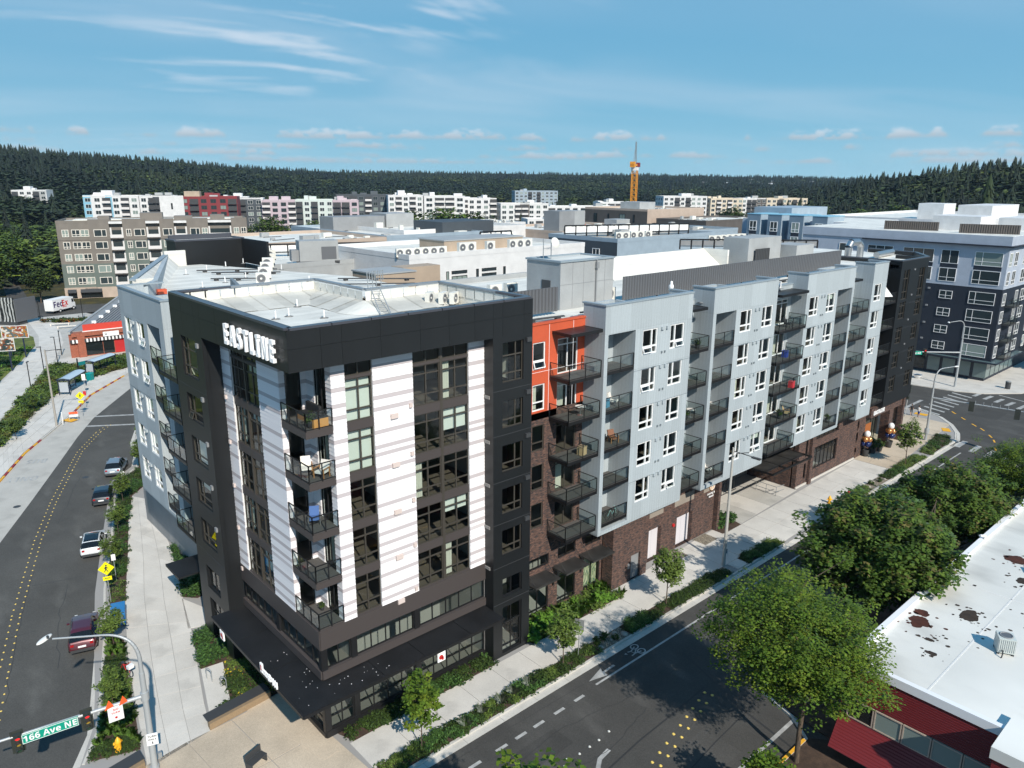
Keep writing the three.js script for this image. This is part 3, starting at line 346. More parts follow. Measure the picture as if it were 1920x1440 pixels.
// dark recess and the black end block
mesh('recess_wall', g_().box(73.3, 0, -3.3, 78.2, 24.2, -3.0), m.black, B);
for (let i = 0; i < 5; i++) { balcony(face(0, -3, 0), 73.5, 78.0, 0, 2.5, doorY[i] - .03, { left: false, right: false }); win(face(0, -3, 0), 74.5, doorY[i], 2.2, 2.4, { vs: [.5], fw: .06, mat: m.frameBlack, name: 'balcony_door', glass: m.darkGlass, n: .03 }); }
sunshade(face(0, -3, 0), 74.2, 3, 22.7, 1.5);
{ const F = face(0, -.4, 0), hs = []; for (let i = 0; i < 5; i++) for (const x of [79.0, 83.7]) hs.push([x, i ? 20.2 - i * 3.1 : 19.5, x + 1.75, i ? 22.3 - i * 3.1 : 23.1]);
  F.put('end_block_wall', wall(8.2, 18.1, hs, .3, 78.1, 6.1), m.black); hs.forEach((k, i) => win(F, k[0], k[1], 1.75, k[3] - k[1], { vs: [.5], hs: i < 2 ? [.25, .7] : [.3, .75], fw: .07, mat: m.bronze, n: -.1, ...someShade() }));
  mesh('end_block_side', g_().box(78.1, 6.1, -9, 78.4, 24.2, -.7).box(86, 6.1, -4.4, 86.3, 24.2, -.7), m.black, B); mesh('end_block_wall', g_().poly([[86.3, -.7], [91.5, -3.9], [92.6, -10.5], [92.3, -10.6], [91.2, -4.2], [86.1, -1.1]], 6.1, 24.2), m.black, B);
  F.put('panel_joint', (() => { const g = g_(); for (const y of [18.9, 15.8, 12.7, 9.6]) g.box(78.15, y, 0, 86.25, y + .04, .012); return g; })(), m.charcoal);
  for (let i = 0; i < 5; i++) F.put('wall_vent', g_().box(0, 0, 0, .2, .2, .12), m.grey, 81.9, 22.9 - i * 3.1);
  mesh('roof_deck', g_().poly([[78.1, -.7], [86.2, -.7], [91.4, -4], [92.5, -10.5], [92.5, -20], [73.4, -20], [73.4, -3.3], [78.1, -3.3]], 23.3, 23.75), m.roofWhite, B);
  mesh('coping', g_().bar([86.2, 24.25, -.55], [91.4, 24.25, -4], .4, .14).bar([91.4, 24.25, -4], [92.5, 24.25, -10.6], .4, .14).bar([78.0, 24.25, -.55], [86.3, 24.25, -.55], .4, .14).bar([78.25, 24.25, -.5], [78.25, 24.25, -9], .4, .14), m.coping, B); }
// rooms behind the wing's windows
{ const g = g_(), f = g_(); for (const y of YS) { g.box(17.4, y - 1.0, -7.5, 78, y - .72, -2.35); f.box(17.4, y - .72, -7.5, 78, y - .70, -2.35); for (const [a, b] of [[28.5, 35.1], [42.4, 48.6], [55, 61], [70, 73]]) { g.box(a, y - 1.0, -2.35, b, y - .72, -.35); f.box(a, y - .72, -2.35, b, y - .7, -.35); } } mesh('floor_slab', g, m.inner, B); mesh('floor_finish', f, m.floorWood, B);
  const p = g_(); p.box(17.4, 0, -7.8, 78, 23, -7.5); for (const x of [21.1, 28.4, 31.6, 35.2, 38.7, 45.5, 48.7, 54.8, 58.0, 61.1, 65.2, 70, 73.1]) p.box(x, 6.5, -7.5, x + .12, 23, -2.36); mesh('inner_wall', p, m.inner, B); }
// base of the wing: brick, shop windows, service doors, garage mouth, entrance
win(rec1, 19.2, 4.3, 2.1, .95, { vs: [.5], mat: m.frameBlack }); win(rec1, 22.3, 4.35, 2.05, .95, { vs: [.5], mat: m.frameBlack }); win(rec1, 19.0, .3, 2.3, 3.1, { vs: [.5], hs: [.12, .75], mat: m.frameBlack }); win(rec1, 22.3, .3, 2.1, 3.1, { vs: [.5], hs: [.12, .75], mat: m.frameBlack });
RW(24.66, 27.6, -2, 0, 6.2, [[25.5, 4.35, 27.4, 5.2], [25.4, .3, 27.35, 3.4]], m.brick); win(rec1, 25.5, 4.35, 1.9, .85, { vs: [.5], mat: m.frameBlack }); win(rec1, 25.4, .3, 1.95, 3.1, { vs: [.5], mat: m.frameBlack, blind: 0 });
rec1.put('window_graphic', g_().box(25.5, .5, -.3, 27.25, 3.2, -.28), (() => { const t = tex(256, (u, v) => { const k = Math.sin(u * 22 + 3 * Math.sin(v * 9 + u * 4)) * Math.sin(v * 8 + Math.sin(u * 13) * 2); return k > .15 ? [.62, .62, .5] : k > -.3 ? [.35, .45, .38] : [.75, .73, .62]; }, 1); t.repeat.set(.55, .36); return M([1, 1, 1], .7, { map: t }); })());
for (const [a, w] of [[18.4, 2.6], [21.7, 2.6], [24.75, 2.65]]) rec1.put('canopy', g_().box(a, 3.75, 0, a + w, 3.87, 1.55).bar([a, 3.8, 1.55], [a + w, 3.8, 1.55], .07, .16).bar([a + .2, 3.8, 1.4], [a + .2, 4.9, .05], .03).bar([a + w - .2, 3.8, 1.4], [a + w - .2, 4.9, .05], .03), m.awningGrey || (m.awningGrey = M([.06, .058, .055], .6, { map: grain(.2, .4, 256, 3, 27) })));
for (const x of [21.7, 24.9]) rec1.put('wall_light', g_().box(x, 2.3, 0, x + .14, 2.65, .14), m.frameBlack);
const br2 = face(0, -.8, 0), br3 = face(0, -1.85, 0);
br2.put('brick_wall', wall(4.6, 6.2, [[30.05, 0, 31.3, 2.35]], 1.1, 27.6, 0), m.brick); br2.put('service_door', g_().box(30.05, .02, -.25, 31.3, 2.35, -.2), m.grey); br2.put('meter_box', g_().box(29.6, 1.3, 0, 29.8, 1.75, .1), m.grey);
br3.put('brick_wall', wall(11.7, 6.3, [[33.75, 0, 35.55, 3.1], [37.9, 0, 40.35, 3.1]], .5, 32.2, 0), m.brick);
for (const [a, b] of [[33.75, 35.55], [37.9, 40.35]]) { br3.put('service_door', g_().box(a, .02, -.45, (a + b) / 2 - .01, 3.1, -.4), m.door); br3.put('service_door', g_().box((a + b) / 2 + .01, .02, -.45, b, 3.1, -.4), m.door); }
for (const [a, b, y] of [[33.7, 35.7, 4.3], [37.4, 40.4, 4.3], [42.0, 43.0, 4.4]]) br3.put('louver_panel', g_().box(a, y, 0, b, y + .95, .03), m.louver || (m.louver = M([.36, .31, .26], .7, { map: tStucco })));
br3.put('alarm_bell', g_().cyl([37.35, 2.55, 0], [37.35, 2.55, .12], .16, .16, 12), m.red || (m.red = M([.5, .02, .02], .5)));
mesh('brick_wall', g_().box(43.9, 0, -6, 44.3, 6.3, -1.36), m.brick, B);
// garage mouth and loading bay
mesh('garage_wall', g_().box(44.3, 0, -9, 60, 6.2, -8.7).box(59.6, 0, -8.7, 60, 6.2, -2.2), m.brick, B); mesh('garage_ceiling', g_().box(44, 6.0, -9, 60, 6.28, -2.2), m.innerDark, B); mesh('garage_gate', (() => { const g = g_(); for (let i = 0; i < 14; i++) g.bar([48.5 + i * .45, .1, -5.8], [48.5 + i * .45, 3.4, -5.8], .03); g.bar([48.4, 3.4, -5.8], [54.5, 3.4, -5.8], .1).bar([48.4, .1, -5.8], [54.5, .1, -5.8], .06); return g; })(), m.frameBlack, B);
mesh('ramp_rail', (() => { const g = g_(); for (const y of [.5, 1.05]) g.bar([56.2, y, -4.3], [56.2, y, -1.9], .05).bar([56.2, y, -1.9], [57.5, y, -1.7], .05); for (const z of [-4.3, -3.1, -1.9]) g.bar([56.2, 0, z], [56.2, 1.05, z], .05); return g; })(), m.galv, B);
mesh('canopy', g_().box(51.4, 4.3, -3.2, 54.2, 4.42, -.9).box(54.25, 4.3, -3.4, 56.8, 4.42, -.9).box(56.85, 4.3, -3.6, 59.4, 4.42, -.9), m.awningGrey, B); mesh('canopy_frame', g_().bar([51.4, 4.35, .1], [59.5, 4.35, .1], .12, .2).bar([51.4, 4.35, -3.2], [51.4, 4.35, .1], .1, .2).bar([54.2, 4.35, -3.2], [54.2, 4.35, .1], .1, .2).bar([56.8, 4.35, -3.2], [56.8, 4.35, .1], .1, .2).bar([59.5, 4.35, -3.2], [59.5, 4.35, .1], .1, .2).bar([51.4, 4.35, -.85], [59.5, 4.35, -.85], .1, .16), m.blackMetal, B);
const br4 = face(0, -1.5, 0); br4.put('brick_wall', wall(16.9, 6.4, [[63.3, 1.35, 69.0, 4.0], [63.5, 4.9, 69, 5.9], [61.2, .8, 61.7, 2.6], [61.2, 3.4, 61.7, 5.6]], .5, 59.6, 0), m.brick); ribbon(br4, 63.3, 69, 6, 1.35, 4, { hs: [.72] }); ribbon(br4, 63.5, 69, 5, 4.9, 5.9); br4.put('brick_pilaster', g_().box(62.0, 0, 0, 62.6, 6.4, .35), m.brick); br4.put('plinth', g_().box(59.6, 0, 0, 74, .2, .12), m.conc); win(br4, 61.2, .8, .5, 1.8, { mat: m.frameBlack }); win(br4, 61.2, 3.4, .5, 2.2, { mat: m.frameBlack });
mesh('brick_wall', g_().box(76.3, 4.9, -3, 86, 6.1, -.9).box(82.0, 0, -2, 83.2, 4.9, -.9).box(85.6, 0, -2.2, 86.2, 6.1, -.7).box(74.1, 0, -2.6, 74.6, 6.3, -1.5), m.brick, B);
{ const F = face(0, -2.4, 0); ribbon(F, 74.6, 78.2, 3, .1, 4.9, { hs: [.6] }); F.put('entrance_door', g_().box(78.4, .1, -.1, 80.4, 3.2, 0), m.orangeWood); ribbon(F, 80.5, 82, 2, .1, 4.9); ribbon(face(0, -1.2, 0), 83.2, 85.6, 2, .6, 4.9, { hs: [.5] }); mesh('lobby_wall', g_().box(74.6, 0, -7, 92, 6, -6.8).box(86.2, 0, -6.8, 91, 6, -3.9), m.inner, B); }
// main roof and its parapets
mesh('roof_deck', g_().poly([[17.4, -2.3], [24.7, -2.3], [24.7, -.3], [35.4, -.3], [35.4, -2.3], [38.6, -2.3], [38.6, -.3], [48.9, -.3], [48.9, -2], [54.7, -2], [54.7, -.3], [64.9, -.3], [64.9, -2.3], [69.7, -2.3], [69.7, -.3], [73.3, -.3], [73.3, -20], [44, -20], [44, -24], [25, -24], [25, -36], [17, -58], [13.3, -58.2], [5.0, -36.2], [3.3, -33.4], [1.3, -33.4], [1.3, -23], [3, -22.6], [3, -17.6], [10.9, -17.6], [10.9, -10.3], [17.4, -10.3]], 22.6, 23.2), m.roof, B);
mesh('roof_upstand', g_().quad([44, 23.2, -15.8], [64, 23.2, -15.8], [64, 25.2, -18.6], [44, 25.2, -18.6]).box(44, 22, -18.9, 64, 25.25, -18.6).box(64, 23.2, -18.9, 64.3, 25.3, -15.2), m.roof, B);
mesh('courtyard_wall', g_().box(44, 0, -20.3, 73.3, 24, -20).box(25, 0, -24.3, 44.3, 23.7, -24).box(44, 0, -24, 44.3, 23.7, -20), m.greyLight, B);
// left wing: blue bay, recess with balconies, long wall to the black end
const L1 = face(1.0, 0, -Math.PI / 2); // a = z
{ const holes = [[-26.6, 6.6, -23.75, 22.35]]; for (const a of [-32.5, -29.4]) for (const y of YS) holes.push([a, y, a + 1.85, y + 2.0]); L1.put('bay_wall', wall(10.8, 18.1, holes, .3, -33.5, 6.4), m.blue);
  for (const a of [-32.5, -29.4]) YS.forEach((y, i) => { win(L1, a, y, 1.85, 2.0, { vs: [a < -31 ? .64 : .36], hs: [.3], fw: .1, mw: .13, n: -.05, depth: .12, open: (a > -31 && i === 1) || (a > -31 && i === 0) ? 1 : -1, blind: R() < .3 ? .6 : 0 }); for (const d of [2.05, 2.4]) if (a < -31) L1.put('wall_vent', g_().box(0, 0, 0, .22, .24, .14), m.blue, a + d, y + 1.6); });
  mesh('bay_side', g_().box(1.3, 6.4, -33.5, 3, 24.5, -33.2), m.blue, B); mesh('bay_side', g_().box(1.3, 6.4, -23.0, 3.2, 24.5, -22.7), m.blue, B); mesh('bay_underside', g_().box(1.02, 6.28, -33.5, 3.2, 6.39, -22.7), m.blue, B); mesh('coping', g_().box(.94, 24.5, -33.56, 1.36, 24.62, -22.64).box(1.36, 24.5, -23.06, 3.2, 24.62, -22.64).box(1.36, 24.5, -33.56, 4.7, 24.62, -33.2), m.copingBlue, B);
  for (let i = 0; i < 5; i++) { balcony(L1, -26.58, -23.77, -2.0, -.02, YS[i] - .7, { left: false, right: false }); }
  mesh('loggia_wall', g_().box(3.0, 6.4, -26.6, 3.3, 24.4, -23.7).box(1.3, 6.4, -26.9, 3, 24.4, -26.6).box(1.3, 22.4, -26.6, 3, 22.6, -23.75), m.blue, B);
  for (const y of [9.4, 16.0]) L1.put('reveal_joint', g_().box(-33.48, y, 0, -26.7, y + .03, .012), m.blueDark);
  const F = face(2.4, 0, -Math.PI / 2); F.put('recess_wall', wall(5.1, 23, doorY.map((y) => [-21.4, y, -19.2, y + 2.5]), .3, -22.7, .2), m.blue); doorY.forEach((y, i) => { win(F, -21.4, y, 2.2, 2.5, { vs: [.5], hs: [.84], fw: .08, name: 'balcony_door', curtain: i % 2 ? .4 : 0 }); balcony(F, -22.2, -18.3, 0, 2.2, y - .03, {}); });
  mesh('orange_strip', g_().box(2.28, 16.9, -18.6, 2.42, 23.4, -17.62).box(2.2, 23.2, -18.8, 2.8, 23.5, -17.62), m.orange, B);
  mesh('floor_slab', (() => { const g = g_(); for (const y of YS) g.box(1.35, y - 1, -33.1, 1.36 + 5, y - .72, -27).box(2.75, y - 1, -27, 6.3, y - .72, -17.8); return g; })(), m.inner, B); mesh('inner_wall', g_().box(6.3, .1, -33.4, 6.5, 22.6, -17.7).box(1.4, 6.5, -30.2, 6.3, 22.6, -30.1).box(3.31, 6.5, -26.7, 6.3, 22.6, -26.6), m.inner, B);
  mesh('base_wall', g_().box(2.9, 0, -41, 3.2, 6.35, -17.6), m.grey, B);
  mesh('long_wall', g_().poly([[3.0, -33.5], [4.6, -36], [13, -58.5], [13.4, -58.4], [5, -35.8], [3.4, -33.4]], 0, 24.5), m.blue, B); mesh('coping', g_().bar([3.1, 24.55, -36.6], [13.1, 24.55, -58.4], .55, .14), m.copingBlue, B); mesh('roof_upstand', g_().quad([5.2, 23.2, -36.4], [14.2, 23.2, -57.6], [13.2, 24.5, -58.2], [3.5, 24.5, -36.8]).box(3.1, 23.2, -37.0, 4.9, 24.6, -36.6).box(12.8, 23, -58.3, 15.2, 25, -57.9), m.roof, B); mesh('scupper', g_().box(4.6, 23.3, -35.4, 5.4, 23.75, -34.9), m.orange, B);
  mesh('end_block_wall', g_().box(14.6, 0, -62.5, 23, 25.9, -59.3), m.black, B); mesh('end_block_wall', g_().box(22.7, 23, -59.25, 23, 26, -52), m.blackSide, B); mesh('roof_deck', g_().box(14.9, 25.905, -62.2, 22.7, 25.93, -59.6), m.roof, B); mesh('coping', g_().box(14.5, 25.9, -59.6, 23.1, 26.1, -59.25).box(14.5, 25.9, -62.6, 14.9, 26.1, -59.6).box(22.7, 25.9, -62.6, 23.1, 26.1, -59.6).box(14.9, 25.9, -62.6, 22.7, 26.5, -62.3), m.coping, B);
  const fin = [[9.5, -29.7], [10.8, -34], [13.6, -39.4]]; mesh('fin_wall', g_().poly([[9.4, -29], [11, -34.5], [11.25, -34.4], [9.7, -28.9]], 23.2, 24.3), m.blueDark, B); }
mesh('canopy', g_().box(-.6, 3.2, -23.6, 2.85, 3.32, -20.6), m.awning, B); mesh('canopy_edge', g_().bar([-.62, 3.24, -23.6], [-.62, 3.24, -20.6], .08, .2), m.frameBlack, B);
// service penthouse and corrugated screens on the roof
mesh('penthouse', g_().box(26.4, 23.2, -10.3, 32.8, 27.0, -6.4), m.greyLight, B); mesh('penthouse_roof', g_().box(26.6, 27.002, -10.1, 32.6, 27.02, -6.6), m.roof, B); mesh('coping', g_().box(26.3, 27, -6.65, 32.9, 27.14, -6.3).box(26.3, 27, -10.4, 26.65, 27.14, -6.65).box(32.55, 27, -10.4, 32.9, 27.14, -6.65).box(26.65, 27, -10.4, 32.55, 27.14, -10.05), m.copingBlue, B);
mesh('panel_joint', (() => { const g = g_(); for (const x of [27.8, 29.1, 30.5, 31.7]) g.box(x, 23.3, -6.4, x + .03, 26.95, -6.385); g.box(26.4, 25.2, -6.4, 32.8, 25.23, -6.385); return g; })(), m.grey, B); mesh('downpipe', g_().bar([30.6, 23.3, -6.33], [30.6, 27, -6.33], .1).box(30.45, 26.3, -6.4, 30.75, 26.8, -6.15), m.grey, B); mesh('penthouse_door', g_().box(26.36, 23.4, -8.5, 26.42, 25.5, -7.5), m.charcoal, B);
const corr = (len, h) => { const g = g_(), n = Math.round(len / .36); for (let i = 0; i < n; i++) { const a = i * .36; g.quad([a, 0, 0], [a + .06, 0, .11], [a + .06, h, .11], [a, h, 0]).quad([a + .06, 0, .11], [a + .2, 0, .11], [a + .2, h, .11], [a + .06, h, .11]).quad([a + .2, 0, .11], [a + .26, 0, 0], [a + .26, h, 0], [a + .2, h, .11]).quad([a + .26, 0, 0], [a + .36, 0, 0], [a + .36, h, 0], [a + .26, h, 0]); } g.box(0, 0, -.06, len, h, -.01); return g; };
mesh('roof_screen', corr(5.6, 1.9), m.screenGrey, B, 19.4, 23.45, -5.4); mesh('roof_screen', corr(40, 2.0), m.screenGrey, B, 33.2, 23.45, -5.6);
for (let i = 0; i < 9; i++) mesh('screen_post', g_().bar([33.5 + i * 4.6, 23.2, -5.7], [33.5 + i * 4.6, 25.4, -5.7], .1), m.blackMetal, B);
mesh('roof_screen', corr(3.2, 1.9), m.charcoal, B, 67.6, 23.4, -13.6); mesh('penthouse', g_().box(66.4, 23.2, -17.4, 74, 26.6, -13.9), m.greyLight, B); mesh('penthouse', g_().box(75.5, 23.7, -16, 80, 25.4, -12.5), m.greyLight, B);
mesh('exhaust_duct', (() => { const g = g_(); g.tube([[80.2, 23.8, -8], [80.2, 25.2, -8], [80.8, 25.8, -8], [82.4, 25.8, -7.8], [83, 25.3, -7.7], [83, 23.8, -7.7]], .42, .42, 12); g.cyl([84, 24.2, -6], [90, 24.2, -6.5], .4, .4, 12); return g; })(), m.steel, B);
// ---------------------------------------------------------------- ground, streets, pavements
const RY = -.13; // roadway level; pavements are at 0
m.field = M([.13, .135, .10], .95, { map: grain(.2, .5, 512, 60, 33) });
struct('ground', g_().quad([-2500, -.32, 2500], [3500, -.32, 2500], [3500, -.32, -3500], [-2500, -.32, -3500]), m.field);
struct('city_ground', g_().poly([[-120, 120], [420, 120], [420, -420], [-120, -420]], -.3, -.22), m.asph2);
struct('road', g_().poly([[-60, 60], [190, 60], [190, -140], [-60, -140]], -.2, RY), m.asph);
m.asphL = M([.20, .197, .186], .92, { map: tAsph, bumpMap: tAsph, bumpScale: .006 }); struct('road', g_().poly([[-26, -6], [-19, -24], [-9.1, -45], [-4.7, -54.4], [.5, -65.8], [4.1, -73.8], [8, -81.6], [17.1, -95.5], [30, -115], [36, -112], [22, -92], [13.2, -75], [11.4, -71.5], [9.4, -66.5], [8.2, -61], [6.8, -56.8], [4.3, -54], [1.8, -48], [-1.0, -38.8], [-4.1, -29.2], [-6.2, -21.2], [-8.3, -14], [-9.2, -11], [-11.5, -5]], -.2, RY + .003), m.asphL);
// asphalt seams on the right street
const along = (pts, w) => { const g = []; for (let i = 0; i < pts.length; i++) { const a = pts[Math.max(0, i - 1)], b = pts[Math.min(pts.length - 1, i + 1)], L = Math.hypot(b[0] - a[0], b[1] - a[1]), n = [-(b[1] - a[1]) / L, (b[0] - a[0]) / L]; g.push([pts[i], n]); } return [...g.map(([p, n]) => [p[0] + n[0] * w / 2, p[1] + n[1] * w / 2]), ...g.reverse().map(([p, n]) => [p[0] - n[0] * w / 2, p[1] - n[1] * w / 2])]; };
const tar = M([.028, .028, .028], .7);
struct('tar_seam', (() => { const g = g_(); for (const [pts, w] of [[[[25.1, 8.2], [24.2, 11], [23, 14.2], [22.5, 16.6], [22, 19]], .16], [[[23, 11.6], [19, 11.8], [15.6, 11.9], [11, 12.3]], .12], [[[24, 14.8], [19, 15.1], [14, 15.6]], .08], [[[5, 5.6], [17, 5.9]], .03], [[[-8.5, -34], [-6, -33.2], [-4.8, -33]], .06], [[[6, -66], [9, -67]], .08]]) g.poly(along(pts, w), undefined, RY + .004); return g; })(), tar);
{ // patched and cracked asphalt
  const pm = M([.125, .122, .116], .92, { map: tAsph }), pl = M([.175, .171, .163], .92, { map: tAsph }); const wob = (x0, z0, x1, z1, s) => { const p = [], n = 7; const E = [[x0, z0, x1, z0], [x1, z0, x1, z1], [x1, z1, x0, z1], [x0, z1, x0, z0]]; E.forEach(([a, b, c2, d], k) => { for (let i = 0; i < n; i++) { const t = i / n; p.push([lerp(a, c2, t) + (h2(i, k, s) - .5) * .07, lerp(b, d, t) + (h2(i, k, s + 3) - .5) * .07]); } }); return p; };
  [[8.2, 7.6, 12.4, 9.3, pm], [27, 8.2, 33, 10.6, pl], [16, 13.9, 19.5, 16.6, pl], [47, 5.4, 56, 8.8, pm], [97, 5, 103, 9, pl], [106, 1, 111, 5, pm], [62, 9, 66, 12, pl]].forEach(([x0, z0, x1, z1, q], i) => struct('asphalt_patch', g_().poly(wob(x0, z0, x1, z1, i + 2), undefined, RY + .0025), q));
  const crack = (pts, s) => { const o = []; for (let i = 0; i < pts.length - 1; i++) for (let k = 0; k < 8; k++) { const t = k / 8; o.push([lerp(pts[i][0], pts[i + 1][0], t) + (h2(i, k, s) - .5) * .25, lerp(pts[i][1], pts[i + 1][1], t) + (h2(k, i, s + 1) - .5) * .25]); } return along(o, .035); };
  [[[6.5, 8.5], [13, 8.0], [20, 9.2], [25, 8.9]], [[9, 10.8], [14, 11.2], [19, 10.2]], [[30, 7.6], [41, 8.4], [52, 7.9]], [[-13, -18], [-10.5, -28], [-7.5, -38]], [[-9.5, -20], [-8, -27], [-6, -33]], [[-4, -46], [-1, -54], [1.5, -60]], [[-14, -27], [-9, -26]], [[100, 1], [107, 3], [114, 1]]].forEach((p, i) => struct('asphalt_crack', g_().poly(crack(p, i * 5 + 11), undefined, RY + .0065), tar)); }
// the building's block
struct('block', g_().poly([[-11.2, -7.6], [-9.3, -11.6], [-8.4, -14.9], [-6.8, -21.6], [-4.9, -29], [-1.4, -40.3], [1.1, -48.2], [3, -54], [7.1, -58.5], [8.2, -64], [11, -72], [14, -78], [24, -100], [34, -122], [70, -122], [114, -60], [108, -14], [102, -7.5], [102.4, -3.5], [101, -.8], [97.5, 1.9], [94.3, 3.6], [90, 4.55], [-2, 4.55], [-8, 3.5], [-12, -.5], [-12.3, -4]], -.2, -.03), m.joint);
// kerb and gutter of the right street, in lengths
{ const k = thing('kerb', '', ''); k.userData = { kind: 'structure' }; for (let x = -1.5; x < 90; x += 3) { if (x > 46 && x < 56) continue; mesh('kerb_stone', g_().box(x, -.2, 4.38, x + 2.98, .015, 4.56), m.curb, k); } 
  const gt = thing('gutter', '', ''); gt.userData = { kind: 'structure' }; for (let x = -1.5; x < 90; x += 3) mesh('gutter_slab', g_().box(x, -.2, 4.57, x + 2.98, RY + .012, 5.08), m.curb, gt);
  const kr = [[88.5, 4.47], [92, 4.2], [95, 3.2], [98.5, 1.2], [101.2, -1.2], [102.3, -3.6], [101.6, -6], [100, -8]]; mesh('kerb_return', g_().poly(along(kr, .2), -.2, .016), m.curb, k); mesh('gutter_return', g_().poly(along(kr.map(([x, z]) => [x + .22, z + .3]), .4), -.2, RY + .012), m.curb, gt);
  const kl = [[-10.6, -8.5], [-9.2, -11.0], [-8.3, -14], [-6.2, -21.2], [-4.1, -29.2], [-1.0, -38.8], [1.8, -48], [4.2, -54.2], [6.6, -57], [8.0, -61], [9.2, -66.5], [11.2, -71.5], [12.6, -75]];
  for (let i = 0; i < kl.length - 1; i++) mesh('kerb_stone', g_().poly(along([kl[i], kl[i + 1]], .17), -.2, .016), m.curb, k); for (let i = 0; i < kl.length - 1; i++) mesh('gutter_slab', g_().poly(along([kl[i], kl[i + 1]].map(([x, z]) => [x - .34, z - .1]), .5), -.2, RY + .012), m.curb, gt); }
function slabStrip(name, left, right, ts, across, mats, top = 0, parent) { // quads between two polylines
  const at = (pl, t) => { const n = pl.length - 1, f = t * n, i = Math.min(n - 1, Math.floor(f)), k = f - i; return [lerp(pl[i][0], pl[i + 1][0], k), lerp(pl[i][1], pl[i + 1][1], k)]; };
  const P = parent || (() => { const q = grp(nm(name), scene); q.userData.kind = 'structure'; return q; })();
  for (let i = 0; i < ts; i++) for (let j = 0; j < across; j++) { const c = (t, s) => { const a = at(left, t), b = at(right, t); return [lerp(a[0], b[0], s), lerp(a[1], b[1], s)]; }; const e = .0035 * 12 / ts * 1.0, f = .006, t0 = i / ts + e * .15, t1 = (i + 1) / ts - e * .15, s0 = j / across + f * .6, s1 = (j + 1) / across - f * .6; mesh('paving_slab', g_().poly([c(t0, s0), c(t1, s0), c(t1, s1), c(t0, s1)], -.08, top), mats[Math.floor(h2(i, j, 5) * mats.length)], P); } return P;
}
const CM = [m.conc, m.conc, m.concB, m.concC];
slabStrip('pavement', [[2.0, .35], [44, .35]], [[2.0, 3.1], [44, 3.1]], 15, 1, CM); slabStrip('pavement', [[28, -.75], [44.1, -1.75]], [[28, .33], [44.1, .33]], 6, 1, CM); slabStrip('pavement', [[44.1, -.45], [74, -1.3]], [[44.1, 4.36], [74, 3.1]], 10, 2, CM, 0); slabStrip('pavement', [[44.4, -8.6], [59.5, -8.6]], [[44.4, -.5], [59.5, -1.2]], 5, 2, [m.concB, m.busLane]);
slabStrip('plaza_paving', [[74.1, -2.3], [98.5, -9]], [[74.1, 3.1], [98.5, 1.4]], 5, 2, [m.plaza], 0);
const LWo = [[-7.9, -5.6], [-6.9, -10.9], [-5.5, -18], [-3.0, -27.5], [-.9, -34.3], [1.2, -41.5], [3.5, -48.1]], LWi = [[-3.9, -6.4], [-3.2, -9.5], [-1, -17.6], [.1, -22.6], [1.6, -28.5], [2.9, -34.8], [4.6, -46]];
slabStrip('pavement', LWo, LWi, 20, 3, CM);
slabStrip('pavement', [[-1, -18.6], [.2, -23.4]], [[.9, -17.9], [1.0, -21.0]], 1, 1, [m.concC]); slabStrip('pavement', [[-3.4, -8.0], [-2.1, -13.0]], [[-1.9, -8.3], [-.6, -12.8]], 1, 1, [m.concC]);
// corner plaza, tan concrete
slabStrip('plaza_paving', [[-12, -4.5], [-7.0, -6.4], [-3.8, -6.35], [1.1, -6.9]], [[-10.5, 1], [-6, 3], [-3, 3.6], [1.85, 3.6]], 4, 2, [m.plaza], 0); slabStrip('plaza_paving', [[-1.5, -6.8], [1.2, -6.9]], [[.2, .6], [1.15, .5]], 1, 1, [m.plaza], .012);
// planting beds: soil sheets
const bed = (name, pts, mt = m.soil, y = .012) => struct(name, g_().poly(pts, -.05, y), mt);
const beds = { shop: [[1.9, -.86], [13.85, -.86], [13.85, .33], [2.3, .33]], lush: [[17.5, -1.95], [27.5, -1.95], [27.5, -.7], [27.9, .33], [17.5, .33]], strip1: [[2.2, 3.12], [20.6, 3.12], [20.6, 4.36], [2.2, 4.36]], strip2: [[24, 3.12], [37.6, 3.12], [37.6, 4.36], [24, 4.36]], strip3: [[40.6, 3.12], [45.8, 3.12], [47, 4.36], [40.6, 4.36]], strip4: [[59, 3.12], [66, 3.12], [66, 4.36], [57.5, 4.36]], strip5: [[70.6, 3.12], [81.5, 3.12], [81.5, 4.36], [70.6, 4.36]], strip6: [[83, 3.0], [89, 2.2], [92.5, 1.6], [93, 3.1], [90, 4.2], [83, 4.36]], bush: [[43.9, -3.4], [47.8, -3.4], [47.1, -.55], [43.9, -.55]] };
for (const k in beds) bed('planting_bed', beds[k]);
const leftBed = [...[[-10.2, -8.5], [-9.0, -11.2], [-8.1, -14], [-6.0, -21.2]], ...[[-5.0, -20.6], [-5.7, -17.9], [-7.0, -11], [-7.7, -7.6]]], leftBed2 = [[-4.5, -26.2], [-3.8, -29.3], [-.8, -38.8], [2.0, -48], [4.3, -54.0], [6.8, -56.8], [8.2, -61], [9.4, -66.5], [11.2, -70.5], [11.6, -60], [7, -52], [3.6, -48.3], [1.3, -41.6], [-.8, -34.4], [-2.9, -27.6], [-3.3, -26]];
bed('planting_bed', leftBed); bed('planting_bed', leftBed2); const towerBed = [[-3.3, -7.3], [-1.9, -8.3], [-.6, -12.8], [-2.1, -13.0], [-1.0, -17.6], [.9, -17.7], [1.1, -12.3], [1.1, -7.0], [-.2, -6.95]]; bed('planting_bed', towerBed); const leftBed3 = [[.3, -23.6], [1.6, -28], [2.6, -33], [2.85, -33], [2.85, -23], [1.2, -22.6]]; bed('planting_bed', leftBed3);
